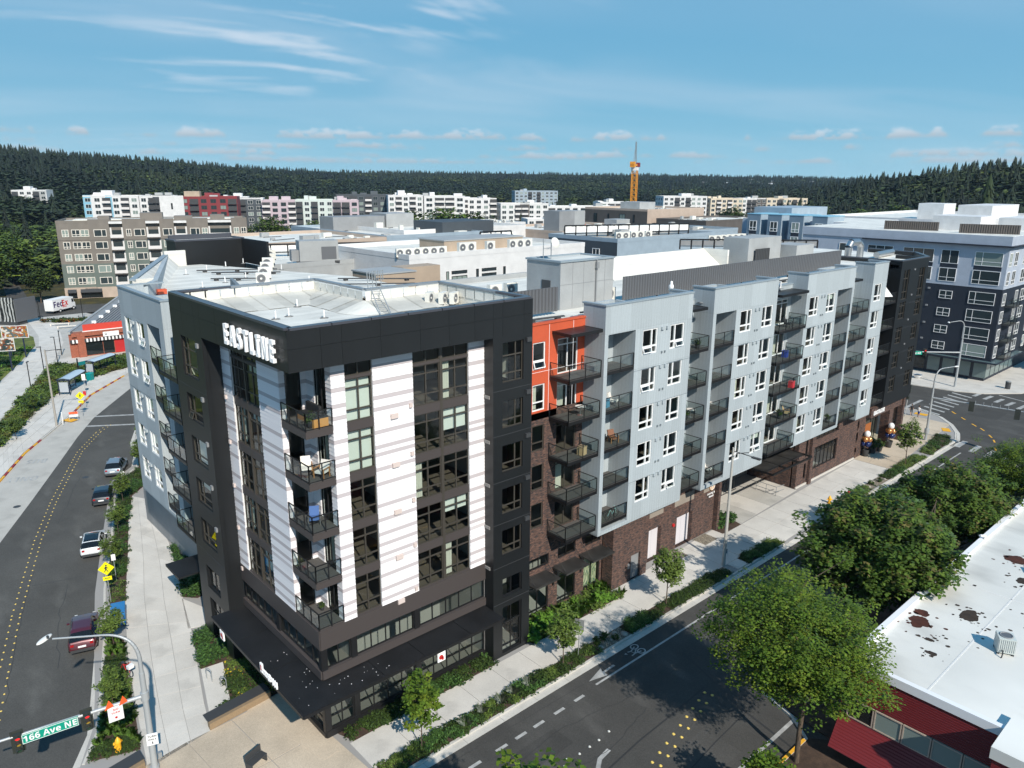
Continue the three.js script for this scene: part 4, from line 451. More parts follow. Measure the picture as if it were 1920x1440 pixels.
bed('gravel_strip', [[20.65, 3.12], [23.95, 3.12], [23.95, 4.36], [20.65, 4.36]], m.peb); bed('gravel_strip', [[37.7, 3.12], [38.2, 3.12], [38.2, 4.36], [37.7, 4.36]], m.peb); bed('gravel_strip', [[66.1, 3.12], [70.5, 3.12], [70.5, 4.36], [66.1, 4.36]], m.peb); bed('gravel_strip', [[35.75, -1.78], [37.7, -1.78], [37.7, -.2], [35.75, -.2]], m.peb, .016); bed('gravel_strip', [[40.6, -1.78], [42.6, -1.78], [42.6, -.3], [40.6, -.3]], m.peb, .016); bed('utility_pad', [[38.9, 3.15], [40.5, 3.15], [40.5, 4.3], [38.9, 4.3]], m.concC, .03);
struct('driveway_apron', g_().poly([[47.2, 4.38], [56.8, 4.38], [56.2, 5.08], [47.8, 5.08]], -.2, -.08), m.concC);
// far kerb-ramp pads with yellow domes
const dome = (x, z, w, d, r) => { const o = struct('tactile_paving', g_().box(-w / 2, 0, -d / 2, w / 2, .022, d / 2), m.yellow); o.position.set(x, 0, z); o.rotation.y = r; }; dome(95.2, 1.9, 1.5, 1.0, .5); dome(100.3, -3.3, 1.0, 1.7, .1); dome(5.1, -82.2, 1.2, 1.8, .5);
// far corner beyond the crossing and the blocks right of the street
struct('block', g_().poly([[117, -60], [117.2, -11], [118.2, -4.8], [120.2, -1], [125, 3], [131, 4.6], [190, 4.6], [190, -60]], -.2, 0), m.concB);
struct('block', g_().poly([[24.5, 20], [23.5, 18.8], [10, 18.8], [4, 20], [0, 24], [0, 60], [90, 60], [90, 17.5], [84, 14.2], [26, 14.2], [25, 16]], -.2, -.01), m.soil);
{ const k = g_(); k.poly(along([[3, 20.4], [6, 19.2], [10, 18.75], [23.4, 18.75], [24.6, 17.2], [25.4, 14.6], [27, 14.1]], .18), -.2, .015); struct('kerb', k, m.curb); struct('yellow_kerb_paint', g_().poly(along([[14, 18.72], [23.2, 18.72]], .21), -.19, .02), m.yellow); }
// ---- markings, sheets 4 mm over the asphalt
const mark = (name, polys, mt = m.paint) => { const o = grp(nm(name), scene); o.userData.kind = 'structure'; for (const p of polys) mesh('painted_stripe', g_().poly(p, undefined, RY + .005), mt, o); return o; };
const rect = (x0, z0, x1, z1) => [[x0, z0], [x1, z0], [x1, z1], [x0, z1]];
mark('lane_line', [rect(17.6, 6.42, 46.5, 6.58), rect(57.5, 6.42, 87, 6.58), rect(46.5, 6.42, 57.5, 6.58)]); mark('lane_dashes', [15.7, 13.8, 11.95, 10.4, 8.8, 6.7, 4.6].map((x) => rect(x - .45, 6.6, x + .45, 6.82)));
mark('turn_curve', [along([[13.6, 11.15], [12.6, 11.3], [12.0, 11.7], [11.6, 12.5], [11.5, 13.6]], .28)]); mark('edge_line', [rect(17.2, 17.2, 25, 17.45), [[25, 17.2], [31, 16.6], [31, 16.85], [25, 17.45]]]);
// bike symbol and arrow
{ const ring = (x, z, r) => Array.from({ length: 16 }, (_, i) => { const a = i / 16 * 6.283, b = (i + 1) / 16 * 6.283, q = (t, s) => [x + Math.cos(t) * s * 1.25, z + Math.sin(t) * s]; return [q(a, r), q(b, r), q(b, r - .09), q(a, r - .09)]; });
  mark('bike_symbol', [...ring(23.0, 5.45, .3), ...ring(23.0, 6.12, .3), along([[23.0, 5.45], [22.35, 5.65], [22.4, 6.0], [23.0, 6.12]], .1), along([[22.35, 5.65], [22.1, 5.55]], .1), along([[22.4, 6.0], [22.0, 6.05]], .1), along([[22.9, 5.7], [22.4, 6.0]], .1), [[21.7, 5.6], [21.9, 5.5], [21.9, 5.75]]]);
  mark('bike_arrow', [[[17.5, 5.95], [19.2, 5.5], [19.0, 5.85], [20.2, 5.8], [20.2, 6.0], [19.0, 6.02], [19.0, 6.35]]]); }
{ const dots = (name, pts, mt, s = .11) => { const o = grp(nm(name), scene); o.userData.kind = 'structure'; for (const [x, z] of pts) mesh('road_dot', cached('dot' + s, () => { const g = g_(); return g.cyl([0, RY, 0], [0, RY + .03, 0], s, s * .6, 8).geo(); }), mt, o, x, 0, z); };
  dots('lane_dots', [[14.8, 10.1], [13.75, 10.2], [12.9, 10.2], [12.0, 10.2], [11.1, 10.0], [10.6, 10.3], [9.6, 10.4], [8.6, 10.4]], m.dotW, .1);
  dots('centre_dots', Array.from({ length: 16 }, (_, i) => [22.5 - i * .97, 11.95 + i * .2]).flatMap(([x, z]) => [[x, z], [x + .15, z + .5]]), m.dotY, .12);
  const cl2 = [[-15.5, -10], [-12.5, -21.8], [-10.4, -29.7], [-6.3, -43.3], [-3.2, -52.1], [.4, -61.2], [2.9, -67.4], [6.8, -74.3], [9, -77]], p2 = []; for (let i = 0; i < cl2.length - 1; i++) { const [a, b] = [cl2[i], cl2[i + 1]], L = Math.hypot(b[0] - a[0], b[1] - a[1]); for (let t = 0; t < L; t += .95) { const x = lerp(a[0], b[0], t / L), z = lerp(a[1], b[1], t / L); p2.push([x - .28, z - .05], [x + .28, z + .05]); } } dots('centre_dots', p2, m.dotY, .085); }
mark('zebra_crossing', Array.from({ length: 9 }, (_, i) => { const x = 116.9 - i * 1.95; return [[x, -4.75], [x + .55, -4.75], [x - .45, -1.5], [x - 1.0, -1.5]]; })); mark('zebra_crossing', [0, 1, 2, 3, 4].map((i) => { const z = -2 + i * 1.75, x = 117.6 - i * .7; return [[x, z], [x + 3.0, z + .25], [x + 3.0, z + .85], [x, z + .6]]; })); mark('zebra_crossing', [0, 1, 2, 3, 4].map((i) => rect(89.1 - i * .7, 5 + i * 1.9, 92.4 - i * .7, 5.65 + i * 1.9))); mark('stop_line', [rect(100.8, -6.6, 108.8, -6.1)]); mark('stop_line', [[[121.3, .8], [121.6, .8], [120.3, 4.9], [120, 4.9]]]);
mark('turn_guide', [[105.7, -.9], [103.6, 1.1], [101.4, 3.2], [100.1, 4.7], [97.7, 6.5], [95.9, 7.6], [92.5, 8.8]].map(([x, z], i, a) => { const b = a[Math.min(i + 1, 6)], c = a[Math.max(0, i - 1)], dx = b[0] - c[0], dz = b[1] - c[1], L = Math.hypot(dx, dz); return along([[x, z], [x + dx / L * 1.2, z + dz / L * 1.2]], .2); }), m.yellow);
mark('crossing_line', [[[8.2, -81.9], [14, -78.4], [14.2, -78.9], [8.4, -82.4]], [[5.6, -78.1], [11.4, -74.4], [11.6, -74.9], [5.8, -78.6]]]); struct('raised_crossing', g_().poly([[8.0, -81.9], [13.9, -78.3], [11.5, -74.9], [5.8, -78.5]], -.2, RY + .002), m.busLane);
mark('curve_line', [[[7, 60], [7.2, 60], [7.2, 40], [7, 40]]]);
// bus lane and the far left pavement
const BLo = [[-25, -8], [-19, -24], [-9.1, -45], [-4.7, -54.4], [.5, -65.8], [4.1, -73.8], [8, -81.6], [17.1, -95.5], [30, -115]], BLi = [[-32, -10], [-25, -28], [-13, -50], [-6.3, -62.7], [-2.4, -71.1], [.5, -75.4], [6, -85.2], [10.8, -94.6], [19.2, -105.2], [30, -119]].filter((_, i) => i !== 5);
{ const o = struct('bus_lane', g_().poly([...BLo, ...[...BLi].reverse()], -.2, RY + .006), m.busLane); const kk = grp(nm('kerb'), scene); kk.userData.kind = 'structure'; const red = M([.30, .02, .025], .6); for (let i = 0; i < BLi.length - 1; i++) { const [a, b] = [BLi[i], BLi[i + 1]], L = Math.hypot(b[0] - a[0], b[1] - a[1]), n = Math.round(L / 1.3); for (let j = 0; j < n; j++) { const p = [lerp(a[0], b[0], j / n), lerp(a[1], b[1], j / n)], q = [lerp(a[0], b[0], (j + .99) / n), lerp(a[1], b[1], (j + .99) / n)], plain = p[1] < -74.5 && p[1] > -86 || p[1] < -104; mesh('kerb_stone', g_().poly(along([p, q], .2), -.2, .02), plain ? m.curb : j % 2 ? red : m.yellow, kk); } } }
const LKo = BLi.map(([x, z]) => [x - .15, z - .1]), LKi = [[-40, -12], [-33, -34], [-20, -58], [-4.6, -75.1], [-1, -83], [1.7, -89.3], [9.8, -104], [20.2, -109.9], [30, -121]];
slabStrip('pavement', LKo, LKi, 40, 3, CM);
bed('lawn', [...LKi, [30, -122], [23, -121], [15, -116], [10.6, -120], [7.7, -113], [3.1, -100.8], [-1.9, -88.6], [-6.6, -77.6], [-28, -52], [-42, -34]], m.soil, .01);
struct('park_paving', g_().poly([[-16, -84], [-4, -84], [30, -122], [34, -126], [36, -150], [30, -178], [12, -180], [-6, -130], [-20, -100]], -.2, -.02), m.busLane);
slabStrip('walkway', [[-7, -78], [-2.3, -88.8], [2.7, -100.8], [7.3, -113.1], [12.3, -125.9], [17, -141], [19, -153], [21, -172]], [[-15, -78], [-9, -90], [-3.5, -101.5], [1.3, -111.8], [7, -126.5], [12.6, -141.5], [14.6, -152], [16.5, -174]], 14, 2, CM);
bed('lawn', [[-15.5, -78], [-9.4, -90], [-3.9, -101.5], [.9, -111.8], [6.6, -126.5], [12.0, -141.5], [13.6, -152], [10, -172], [-30, -180], [-70, -140], [-60, -90], [-30, -66]], m.grass, .01);
struct('forecourt', g_().poly([[15, -116.5], [23, -121.5], [34, -122], [34, -126], [14, -126], [7, -119.5]], -.2, .005), m.concB);
struct('meadow', g_().poly([[-130, -142], [8, -180], [24, -200], [30, -240], [26, -300], [60, -420], [-130, -420]], -.21, -.1), m.grass); struct('dry_grass', g_().poly([[16, -178], [60, -178], [60, -260], [10, -290], [-20, -230]], -.2, -.02), M([.40, .27, .12], .95, { map: tGrass })); struct('lane', g_().poly([[20, -178], [50, -178], [44, -188], [30, -194], [24, -215], [30, -270], [26, -270], [19, -215]], -.2, .0), m.asph2);
// BUS ONLY worded on the lane (reads from the bus)
const font = await new FontLoader().loadAsync('fonts/droid/droid_sans_bold.typeface.json');
const fontR = await new FontLoader().loadAsync('fonts/droid/droid_sans_regular.typeface.json');
function textG(s, size, depth, f = font) { const g = new TextGeometry(s, { font: f, size, depth, curveSegments: 3 }); g.computeBoundingBox(); const b = g.boundingBox; g.translate(-(b.min.x + b.max.x) / 2, -(b.min.y + b.max.y) / 2, 0); return g; }
for (const [s, x, z] of [['BUS', -1.9, -67.1], ['ONLY', -4.4, -61.7]]) { const g = textG(s, .9, .004); g.rotateX(-Math.PI / 2); g.scale(1, 1, 1.6); const o = struct('lane_lettering', g, m.paint); o.position.set(x, RY + .012, z); o.rotation.y = Math.PI - 1.13 + Math.PI / 2 - 1.57 + Math.PI; o.rotation.y = 2.7; }
const mh = (x, z) => { struct('manhole_cover', g_().cyl([x, RY, z], [x, RY + .012, z], .36, .36, 16), m.charcoal); }; mh(1.2, -57.6); mh(-6.3, -53.4);
struct('retaining_wall', g_().poly([[-3.9, -6.9], [.3, -7.4], [.25, -6.85], [-3.95, -6.4]], 0, .45), M([.40, .30, .20], .8, { map: tPlaza })); struct('retaining_wall_cap', g_().poly([[-3.95, -7.5], [.3, -8.0], [.3, -7.1], [-3.95, -6.65]], .452, .5), m.charcoal); struct('retaining_wall', g_().poly([[-9.6, -6.0], [-7.9, -6.3], [-7.95, -5.8], [-9.7, -5.4]], 0, .4), M([.40, .30, .20], .8, { map: tPlaza })); struct('retaining_wall_cap', g_().poly([[-9.9, -6.6], [-7.9, -7.0], [-7.9, -6.1], [-9.9, -5.7]], .402, .45), m.charcoal);
// ---------------------------------------------------------------- plants
const leafMat = (c) => new THREE.MeshPhysicalMaterial({ color: 0xffffff, vertexColors: true, roughness: .75, transmission: .22, thickness: 0, side: THREE.DoubleSide, specularIntensity: .35 });
m.leaf = leafMat();
const inBall = (r) => { for (;;) { const x = r() * 2 - 1, y = r() * 2 - 1, z = r() * 2 - 1, d = x * x + y * y + z * z; if (d < 1 && d > .0001) return [x, y, z, Math.sqrt(d)]; } };
// leaves as small folded diamonds gathered in clumps
function leaves(r, clumps, per, size, pal, flat = .5, out = { p: [], n: [], c: [], u: [] }) {
  for (const [cx, cy, cz, cr] of clumps) { const tone = r(); for (let i = 0; i < per; i++) {
    const [bx, by, bz] = inBall(r), x = cx + bx * cr, y = cy + by * cr * .75, z = cz + bz * cr, s = size * (.6 + .8 * r()), a = r() * 6.283, tl = (r() - .5) * 2.2 * (1 - flat);
    const dx = Math.cos(a), dz = Math.sin(a), ux = dx * Math.cos(tl), uy = Math.sin(tl) - .15, uz = dz * Math.cos(tl), sx = -dz, sz = dx, sy = (r() - .5) * 1.2 * (1 - flat * .5);
    const A = [x, y, z], T = [x + ux * s, y + uy * s, z + uz * s], Lf = [x + ux * s * .5 + sx * s * .38, y + uy * s * .5 + sy * s * .3 + s * .08, z + uz * s * .5 + sz * s * .38], Rt = [x + ux * s * .5 - sx * s * .38, y + uy * s * .5 - sy * s * .3 + s * .08, z + uz * s * .5 - sz * s * .38];
    let nx = sy * uz - sz * uy, ny = sz * ux - sx * uz, nz = sx * uy - sy * ux; const L = Math.hypot(nx, ny, nz) || 1; nx /= L; ny /= L; nz /= L; if (ny < 0) { nx = -nx; ny = -ny; nz = -nz; }
    const ba = [bx * .6 + nx * .7, by * .5 + ny * .7 + .2, bz * .6 + nz * .7], q = Math.hypot(...ba); const c0 = pal[Math.floor((tone * .6 + r() * .4) * pal.length) % pal.length], k = .75 + .5 * r();
    out.p.push(...A, ...Rt, ...T, ...A, ...T, ...Lf); for (let j = 0; j < 6; j++) { out.n.push(ba[0] / q, ba[1] / q, ba[2] / q); out.c.push(c0[0] * k, c0[1] * k, c0[2] * k); out.u.push(0, 0); }
  } } return out;
}
const leafGeo = (o) => { // wind every face towards its normals
  for (let i = 0; i < o.p.length; i += 9) { const p = o.p, ax = p[i + 3] - p[i], ay = p[i + 4] - p[i + 1], az = p[i + 5] - p[i + 2], bx = p[i + 6] - p[i], by = p[i + 7] - p[i + 1], bz = p[i + 8] - p[i + 2]; if ((ay * bz - az * by) * o.n[i] + (az * bx - ax * bz) * o.n[i + 1] + (ax * by - ay * bx) * o.n[i + 2] < 0) for (let k = 0; k < 3; k++) { const t = p[i + 3 + k]; p[i + 3 + k] = p[i + 6 + k]; p[i + 6 + k] = t; } }
  const g = new THREE.BufferGeometry(); g.setAttribute('position', new THREE.Float32BufferAttribute(o.p, 3)); g.setAttribute('normal', new THREE.Float32BufferAttribute(o.n, 3)); g.setAttribute('color', new THREE.Float32BufferAttribute(o.c, 3)); g.setAttribute('uv', new THREE.Float32BufferAttribute(o.u, 2)); return g; };
const PAL = { maple: [[.042, .088, .014], [.054, .106, .015], [.07, .126, .017], [.092, .145, .02], [.115, .105, .03]], locust: [[.062, .12, .012], [.082, .145, .013], [.108, .168, .015], [.14, .185, .018]], young: [[.10, .16, .03], [.13, .19, .035], [.085, .13, .028]], shrub: [[.035, .065, .014], [.05, .09, .018], [.065, .105, .02]], lush: [[.10, .22, .025], [.13, .26, .03], [.08, .17, .022]], wood: [[.035, .06, .016], [.05, .08, .02], [.065, .10, .02], [.085, .12, .022]], sage: [[.24, .27, .20], [.32, .34, .27], [.2, .24, .16]], flower: [[.09, .15, .03], [.14, .18, .03], [.62, .45, .03]], hedge: [[.03, .075, .02], [.045, .10, .022], [.06, .125, .028]] };
function bough(g, p, d, L, r0, lvl, r, ends) { // a tapering, bending limb that forks
  const pts = [p]; let q = [...p], dd = [...d]; const n = 4; for (let i = 0; i < n; i++) { dd = [dd[0] + (r() - .5) * .28, dd[1] + (r() - .5) * .2 + .05, dd[2] + (r() - .5) * .28]; const l = Math.hypot(...dd); dd = dd.map((v) => v / l); q = [q[0] + dd[0] * L / n, q[1] + dd[1] * L / n, q[2] + dd[2] * L / n]; pts.push([...q]); }
  g.tube(pts, r0, r0 * .45, lvl > 1 ? 7 : 5); ends.push([...q, lvl]); if (lvl > 0) { const k = 2 + Math.floor(r() * 2); for (let i = 0; i < k; i++) { const t = pts[2 + Math.floor(r() * 3)] || q, a = r() * 6.283; bough(g, t, [dd[0] * .6 + Math.cos(a) * .75, dd[1] * .55 + .15, dd[2] * .6 + Math.sin(a) * .75], L * (.5 + .2 * r()), r0 * .5, lvl - 1, r, ends); } }
}
function treeGeo({ seed, h, cr, ch, base, clumps, per, size, pal, cs, limbs = 6, tr, flat = .5, lobes = 0, droop = 0, shift = [0, 0] }) {
  const r = rng(seed), g = g_(), ends = []; const top = [rr(-.2, .2) * cr * .2, base + (h - base) * .45, 0]; g.tube([[0, -.1, 0], [.04 * cr * (r() - .5), base * .5, .04 * cr * (r() - .5)], [top[0] * .6, base, 0], top], tr, tr * .5, 9);
  for (let i = 0; i < limbs; i++) { const a = i / limbs * 6.283 + r() * .6, y = lerp(base * .8, top[1], r()); bough(g, [top[0] * .5, y, 0], [Math.cos(a) * .9, .55 + .5 * r(), Math.sin(a) * .9], cr * (.62 + .25 * r()), tr * .42, 1, r, ends); }
  const cy = base + (h - base) * .52, ry = (h - base) * .5, cl_ = []; for (let i = 0; i < clumps; i++) { const [x, y, z, d] = inBall(r), k = Math.pow(d, -.45) * (.55 + .45 * r()), ang = Math.atan2(z, x), lob = 1 + lobes * (Math.sin(ang * 3 + seed) * .5 + Math.sin(ang * 5 + y * 4 + seed * 2) * .5); let X = x * k * cr * lob, Y = y * k * ry, Z = z * k * cr * lob; const rad = Math.hypot(X, Z) / cr; Y -= droop * rad * rad * ry; Y += (y < 0 ? .12 * ry * rad : 0); const sh = cl((cy + Y - base) / (h - base)); cl_.push([X + shift[0] * sh, cy + Y, Z + shift[1] * sh, cs * (.6 + .8 * r())]); }
  for (const e of ends) cl_.push([e[0], e[1], e[2], cs * .9]); return [g.geo(), leafGeo(leaves(r, cl_, per, size, pal, flat))];
}
function tree(name, label, geos, [x, y, z], ry = 0, group, sc = 1, category = 'tree') { const t = thing(name, label, category, [x, y, z], ry, group); t.scale.setScalar(sc); mesh('trunk', geos[0], m.bark, t); mesh('crown', geos[1], m.leaf, t); return t; }
// large street trees on the right
const TM1 = treeGeo({ seed: 11, h: 10.2, cr: 5.1, ch: 6, base: 2.2, clumps: 640, per: 74, size: .25, pal: PAL.maple, cs: .62, tr: .2, lobes: .16, limbs: 8 }), TM2 = treeGeo({ seed: 12, h: 10.0, cr: 4.9, ch: 6, base: 2.2, clumps: 600, per: 74, size: .25, pal: PAL.maple, cs: .62, tr: .2, lobes: .18, limbs: 8 }), TL1 = treeGeo({ seed: 15, h: 12.4, cr: 5.2, ch: 6, base: 4.2, clumps: 700, per: 64, size: .15, pal: PAL.locust, cs: .66, tr: .17, lobes: .22, flat: .55, limbs: 15, droop: .1, shift: [-1.5, -1.0] });
tree('honey_locust_tree', 'feathery yellow green street tree in front of the red building', TL1, [21.1, 0, 19.3], 0, 'large street trees', 1); tree('maple_tree', 'dark green broad street tree just beyond the feathery one', TM1, [37.2, 0, 16.2], 1.2, 'large street trees', 1.14); tree('maple_tree', 'dark green street tree nearest the crossing, by the far end of the white roof', TM2, [52.8, 0, 16.4], 2.2, 'large street trees', 1.0); tree('honey_locust_tree', 'light green treetop at the right edge above the far white roof', TL1, [65, 0, 17.5], 2, 'large street trees', .82);
const TY1 = treeGeo({ seed: 21, h: 5.2, cr: 1.35, ch: 3, base: 1.5, clumps: 70, per: 30, size: .2, pal: PAL.young, cs: .34, tr: .06, lobes: .25, limbs: 6 }), TY2 = treeGeo({ seed: 22, h: 4.6, cr: 1.15, ch: 3, base: 1.2, clumps: 46, per: 30, size: .18, pal: PAL.young, cs: .3, tr: .05, lobes: .3, limbs: 6 }), TY3 = treeGeo({ seed: 23, h: 5.6, cr: 1.2, ch: 3.4, base: 1.2, clumps: 56, per: 30, size: .19, pal: PAL.locust, cs: .32, tr: .05, lobes: .3, limbs: 7 });
const yg = 'young street trees in the planting strips';
for (const [x, z, g, s, l] of [[5.0, 3.7, TY3, 1.0, 'yellow green sapling by the shop front, nearest the corner'], [17.3, 3.6, TY2, 1.05, 'green sapling between the shop front and the small canopies'], [29.3, 3.6, TY1, 1.0, 'sapling opposite the grey service door'], [76.6, 3.7, TY1, 1.15, 'bushy young tree near the balloons at the far entrance'], [-5.9, -19.8, TY2, 0.78, 'sapling beside the dark red car'], [-7.9, -12.4, TY2, 0.70, 'sapling next to the traffic signal pole'], [-2.6, -32.6, TY2, 0.74, 'sapling behind the yellow walking sign'], [-.2, -39.5, TY2, 0.78, 'sapling by the white car'], [2.2, -46.5, TY1, 0.70, 'young tree hanging over the dark car'], [6.6, -55.5, TY1, 0.74, 'young tree beside the silver car'], [9.6, -64, TY1, 0.78, 'young tree at the kerb bulge beyond the silver car'], [-2.2, -77.6, TY2, .8, 'small tree on the far bus lane pavement'], [-8, -74, TY2, .8, 'small tree at the left edge beside the bus lane'], [2.2, -90, TY2, .7, 'sapling in the shrub bed by the lamp posts']]) tree('young_tree', l, g, [x, 0, z], x, yg, s);
tree('street_tree', 'green treetop rising into the bottom edge over the road', treeGeo({ seed: 31, h: 9.8, cr: 2.2, ch: 5, base: 2.6, clumps: 200, per: 36, size: .22, pal: PAL.locust, cs: .45, tr: .12, lobes: .25, limbs: 8 }), [.2, 0, 18.9], .3, undefined, 1.27); tree('street_tree', 'small light green treetop at the bottom edge near the yellow kerb', treeGeo({ seed: 33, h: 4.6, cr: 1.6, ch: 3, base: 1.4, clumps: 120, per: 30, size: .2, pal: PAL.locust, cs: .36, tr: .07, lobes: .2, limbs: 6 }), [15.2, 0, 20.6], .8);
// ground cover: instanced tufts
const tuft = (seed, n, size, hgt, pal, spread, flat = .2) => { const r = rng(seed), cl_ = []; for (let i = 0; i < n; i++) { const a = r() * 6.283, q = Math.sqrt(r()) * spread; cl_.push([Math.cos(a) * q, hgt * (.3 + .6 * r()), Math.sin(a) * q, hgt * .45]); } return leafGeo(leaves(r, cl_, 6, size, pal, flat)); };
const blades = (seed, n, h, pal, lean = .5) => { const r = rng(seed), o = { p: [], n: [], c: [], u: [] }; for (let i = 0; i < n; i++) { const a = r() * 6.283, q = r() * .12, l = h * (.6 + .5 * r()), e = lean * (.4 + r()), x = Math.cos(a), z = Math.sin(a), c = pal[Math.floor(r() * pal.length)], w = .018; const P = [[x * q - z * w, 0, z * q + x * w], [x * q + z * w, 0, z * q - x * w], [x * (q + e * l * .5), l * .75, z * (q + e * l * .5)], [x * (q + e * l * .5), l * .75, z * (q + e * l * .5)], [x * q + z * w, 0, z * q - x * w], [x * (q + e * l), l * .9, z * (q + e * l)]]; for (const k of P) { o.p.push(...k); o.n.push(x * .3, .9, z * .3); o.c.push(...c); o.u.push(0, 0); } } return leafGeo(o); };
const inside = (pts, x, z) => { let c = false; for (let i = 0, j = pts.length - 1; i < pts.length; j = i++) { const [xi, zi] = pts[i], [xj, zj] = pts[j]; if ((zi > z) !== (zj > z) && x < (xj - xi) * (z - zi) / (zj - zi) + xi) c = !c; } return c; };
function cover(name, label, poly, n, geos, s0, s1, seed) { const r = rng(seed), xs = poly.map((p) => p[0]), zs = poly.map((p) => p[1]), x0 = Math.min(...xs), x1 = Math.max(...xs), z0 = Math.min(...zs), z1 = Math.max(...zs), sp = geos.map(() => []); let k = 0, guard = 0; while (k < n && guard++ < n * 40) { const x = lerp(x0, x1, r()), z = lerp(z0, z1, r()); if (!inside(poly, x, z)) continue; const f = fbm(x * .35, z * .35, 3, 0, seed), gi = Math.min(geos.length - 1, Math.floor(cl((f - .25) * 2) * geos.length)); if (f < .3 && r() < .5) { continue; } sp[gi].push([x, z, lerp(s0, s1, r()) * (.7 + .6 * f), r() * 6.283]); k++; }
  geos.forEach((g, gi) => { if (!sp[gi].length) return; const o = shade(new THREE.InstancedMesh(g, m.leaf, sp[gi].length)), mt = new THREE.Matrix4(), q = new THREE.Quaternion(), cc = new THREE.Color(); o.name = nm(name); sp[gi].forEach(([x, z, s, a], i) => { q.setFromAxisAngle(new THREE.Vector3(0, 1, 0), a); mt.compose(new THREE.Vector3(x, .01, z), q, new THREE.Vector3(s, s * (.8 + .4 * h2(i, gi, 3)), s)); o.setMatrixAt(i, mt); const v = .75 + .5 * h2(i, gi, 7); o.setColorAt(i, cc.setRGB(v, v, v)); }); o.userData = { kind: 'stuff', label }; scene.add(o); }); }
const U1 = tuft(41, 9, .13, .32, PAL.shrub, .3), U2 = tuft(42, 9, .14, .35, PAL.hedge, .3), U3 = tuft(43, 9, .16, .45, PAL.lush, .32), U4 = tuft(44, 8, .12, .28, PAL.young, .3), U5 = blades(45, 40, .5, PAL.lush.concat(PAL.young)), U6 = tuft(46, 8, .1, .25, PAL.flower, .3);
cover('ground_cover', 'low dark shrubs along the shop front', beds.shop, 190, [U1, U2, U1], .9, 1.35, 1); cover('ground_cover', 'bright lush leaves below the small canopies', beds.lush, 300, [U3, U4, U5, U3], .9, 1.7, 2); cover('ground_cover', 'mixed green cover in the street strip near the corner', beds.strip1, 420, [U1, U4, U1, U2], .6, .95, 3); cover('ground_cover', 'green cover in the street strip beyond the rocks', beds.strip2, 300, [U1, U1, U2], .6, .95, 4); for (const [k, n] of [['strip3', 130], ['strip4', 150], ['strip5', 210], ['strip6', 150]]) cover('ground_cover', 'green cover in the street strip by the driveway and entrance', beds[k], n, [U1, U2, U4], .6, 1, 5 + n);
cover('ground_cover', 'grass and low plants beside the traffic signal pole', leftBed, 420, [U4, U5, U1], .5, .85, 21); cover('ground_cover', 'low shrubs along the parked cars', leftBed2, 640, [U1, U4, U1, U2], .55, .95, 22); cover('ground_cover', 'garden plants against the black tower', towerBed.slice(0, 3).concat([[1.0, -12.8], [1.0, -7.2]]), 130, [U4, U6, U1], .8, 1.2, 23); cover('ground_cover', 'shrubs below the left balconies', leftBed3, 110, [U2, U1], 1, 1.5, 24); cover('ground_cover', 'bushy planting by the tower side door', [[-.9, -17.4], [.9, -17.6], [1, -13.2], [-1.9, -13.2]], 110, [U2, U1], .9, 1.4, 25);
cover('ground_cover', 'rough green and yellow planting behind the bus lane', [...LKi.slice(3), [30, -122], [23, -121], [15, -116], [10.4, -119.5], [7.9, -113], [3.4, -100.8], [-1.6, -88.6], [-6.4, -78], [-16, -66]], 1700, [tuft(51, 9, .25, .5, [[.12, .13, .03], [.09, .12, .025], [.17, .15, .04]], .6), tuft(52, 9, .25, .5, PAL.young, .6), tuft(53, 9, .25, .45, PAL.shrub, .6)], .8, 1.4, 26);
cover('ground_cover', 'clipped green rows under the art panels', [[-10, -91], [-4.4, -102.5], [.5, -112.5], [6.2, -127.5], [11, -140], [-8, -144], [-24, -108]], 900, [tuft(55, 10, .25, .4, PAL.lush, .6), tuft(56, 10, .25, .4, PAL.hedge, .6)], .8, 1.2, 27);
// single shrubs
const shrubG = (seed, n, rad, size, pal) => { const r = rng(seed), c = []; for (let i = 0; i < n; i++) { const [x, y, z, d] = inBall(r), k = .85 / d * (.75 + .25 * r()); c.push([x * k * rad, rad * .85 + y * k * rad * .8, z * k * rad, rad * .3]); } return leafGeo(leaves(r, c, 12, size, pal, .3)); };
const SH1 = shrubG(61, 70, 1, .26, PAL.hedge), SH2 = shrubG(62, 26, .35, .12, PAL.shrub), GR1 = blades(63, 90, .75, PAL.sage, .7);
const plant = (name, label, cat, geo, x, z, s, group, y = 0) => { const o = mesh(name, geo, m.leaf, scene, x, y, z, x * 3); o.scale.setScalar(s); tag(o, label, cat, group); return o; };
plant('shrub', 'large dark glossy shrub in the mulch bed beside the garage mouth', 'shrub', SH1, 44.9, -2.0, 1.0); plant('shrub', 'smaller dark shrub in the mulch bed, right of the large one', 'shrub', SH1, 46.6, -1.6, .72); plant('shrub', 'tall dark shrub against the base of the left bay', 'shrub', SH1, 1.9, -24.2, .8);
for (const [x, z] of [[8.2, 3.9], [9.8, 3.7], [11.3, 3.8], [12.5, 3.6], [13.9, 3.75]]) plant('ornamental_grass', 'pale silvery grass tuft in the street strip near the corner', 'grass tuft', GR1, x, z, .85 + .15 * Math.sin(x * 5), 'silvery grass tufts');
for (const [x, z, s] of [[21.0, 3.5, 1], [21.9, 3.4, 1.1], [22.5, 4.0, .8], [31.5 - .8, 3.4, .9], [67.4, 3.6, 1], [69, 3.9, .9]]) plant('shrub', x < 21.5 ? 'small dark shrub in the gravel, closest to the corner' : x < 22.2 ? 'small dark shrub in the gravel, largest of the near three' : x < 23 ? 'small dark shrub in the gravel at the kerb, smallest of the near three' : x < 40 ? 'small dark shrub in the strip opposite the white doors' : x < 68 ? 'small dark shrub in the far gravel, nearer one' : 'small dark shrub in the far gravel, farther one', 'shrub', SH2, x, z, s, 'small shrubs in gravel');
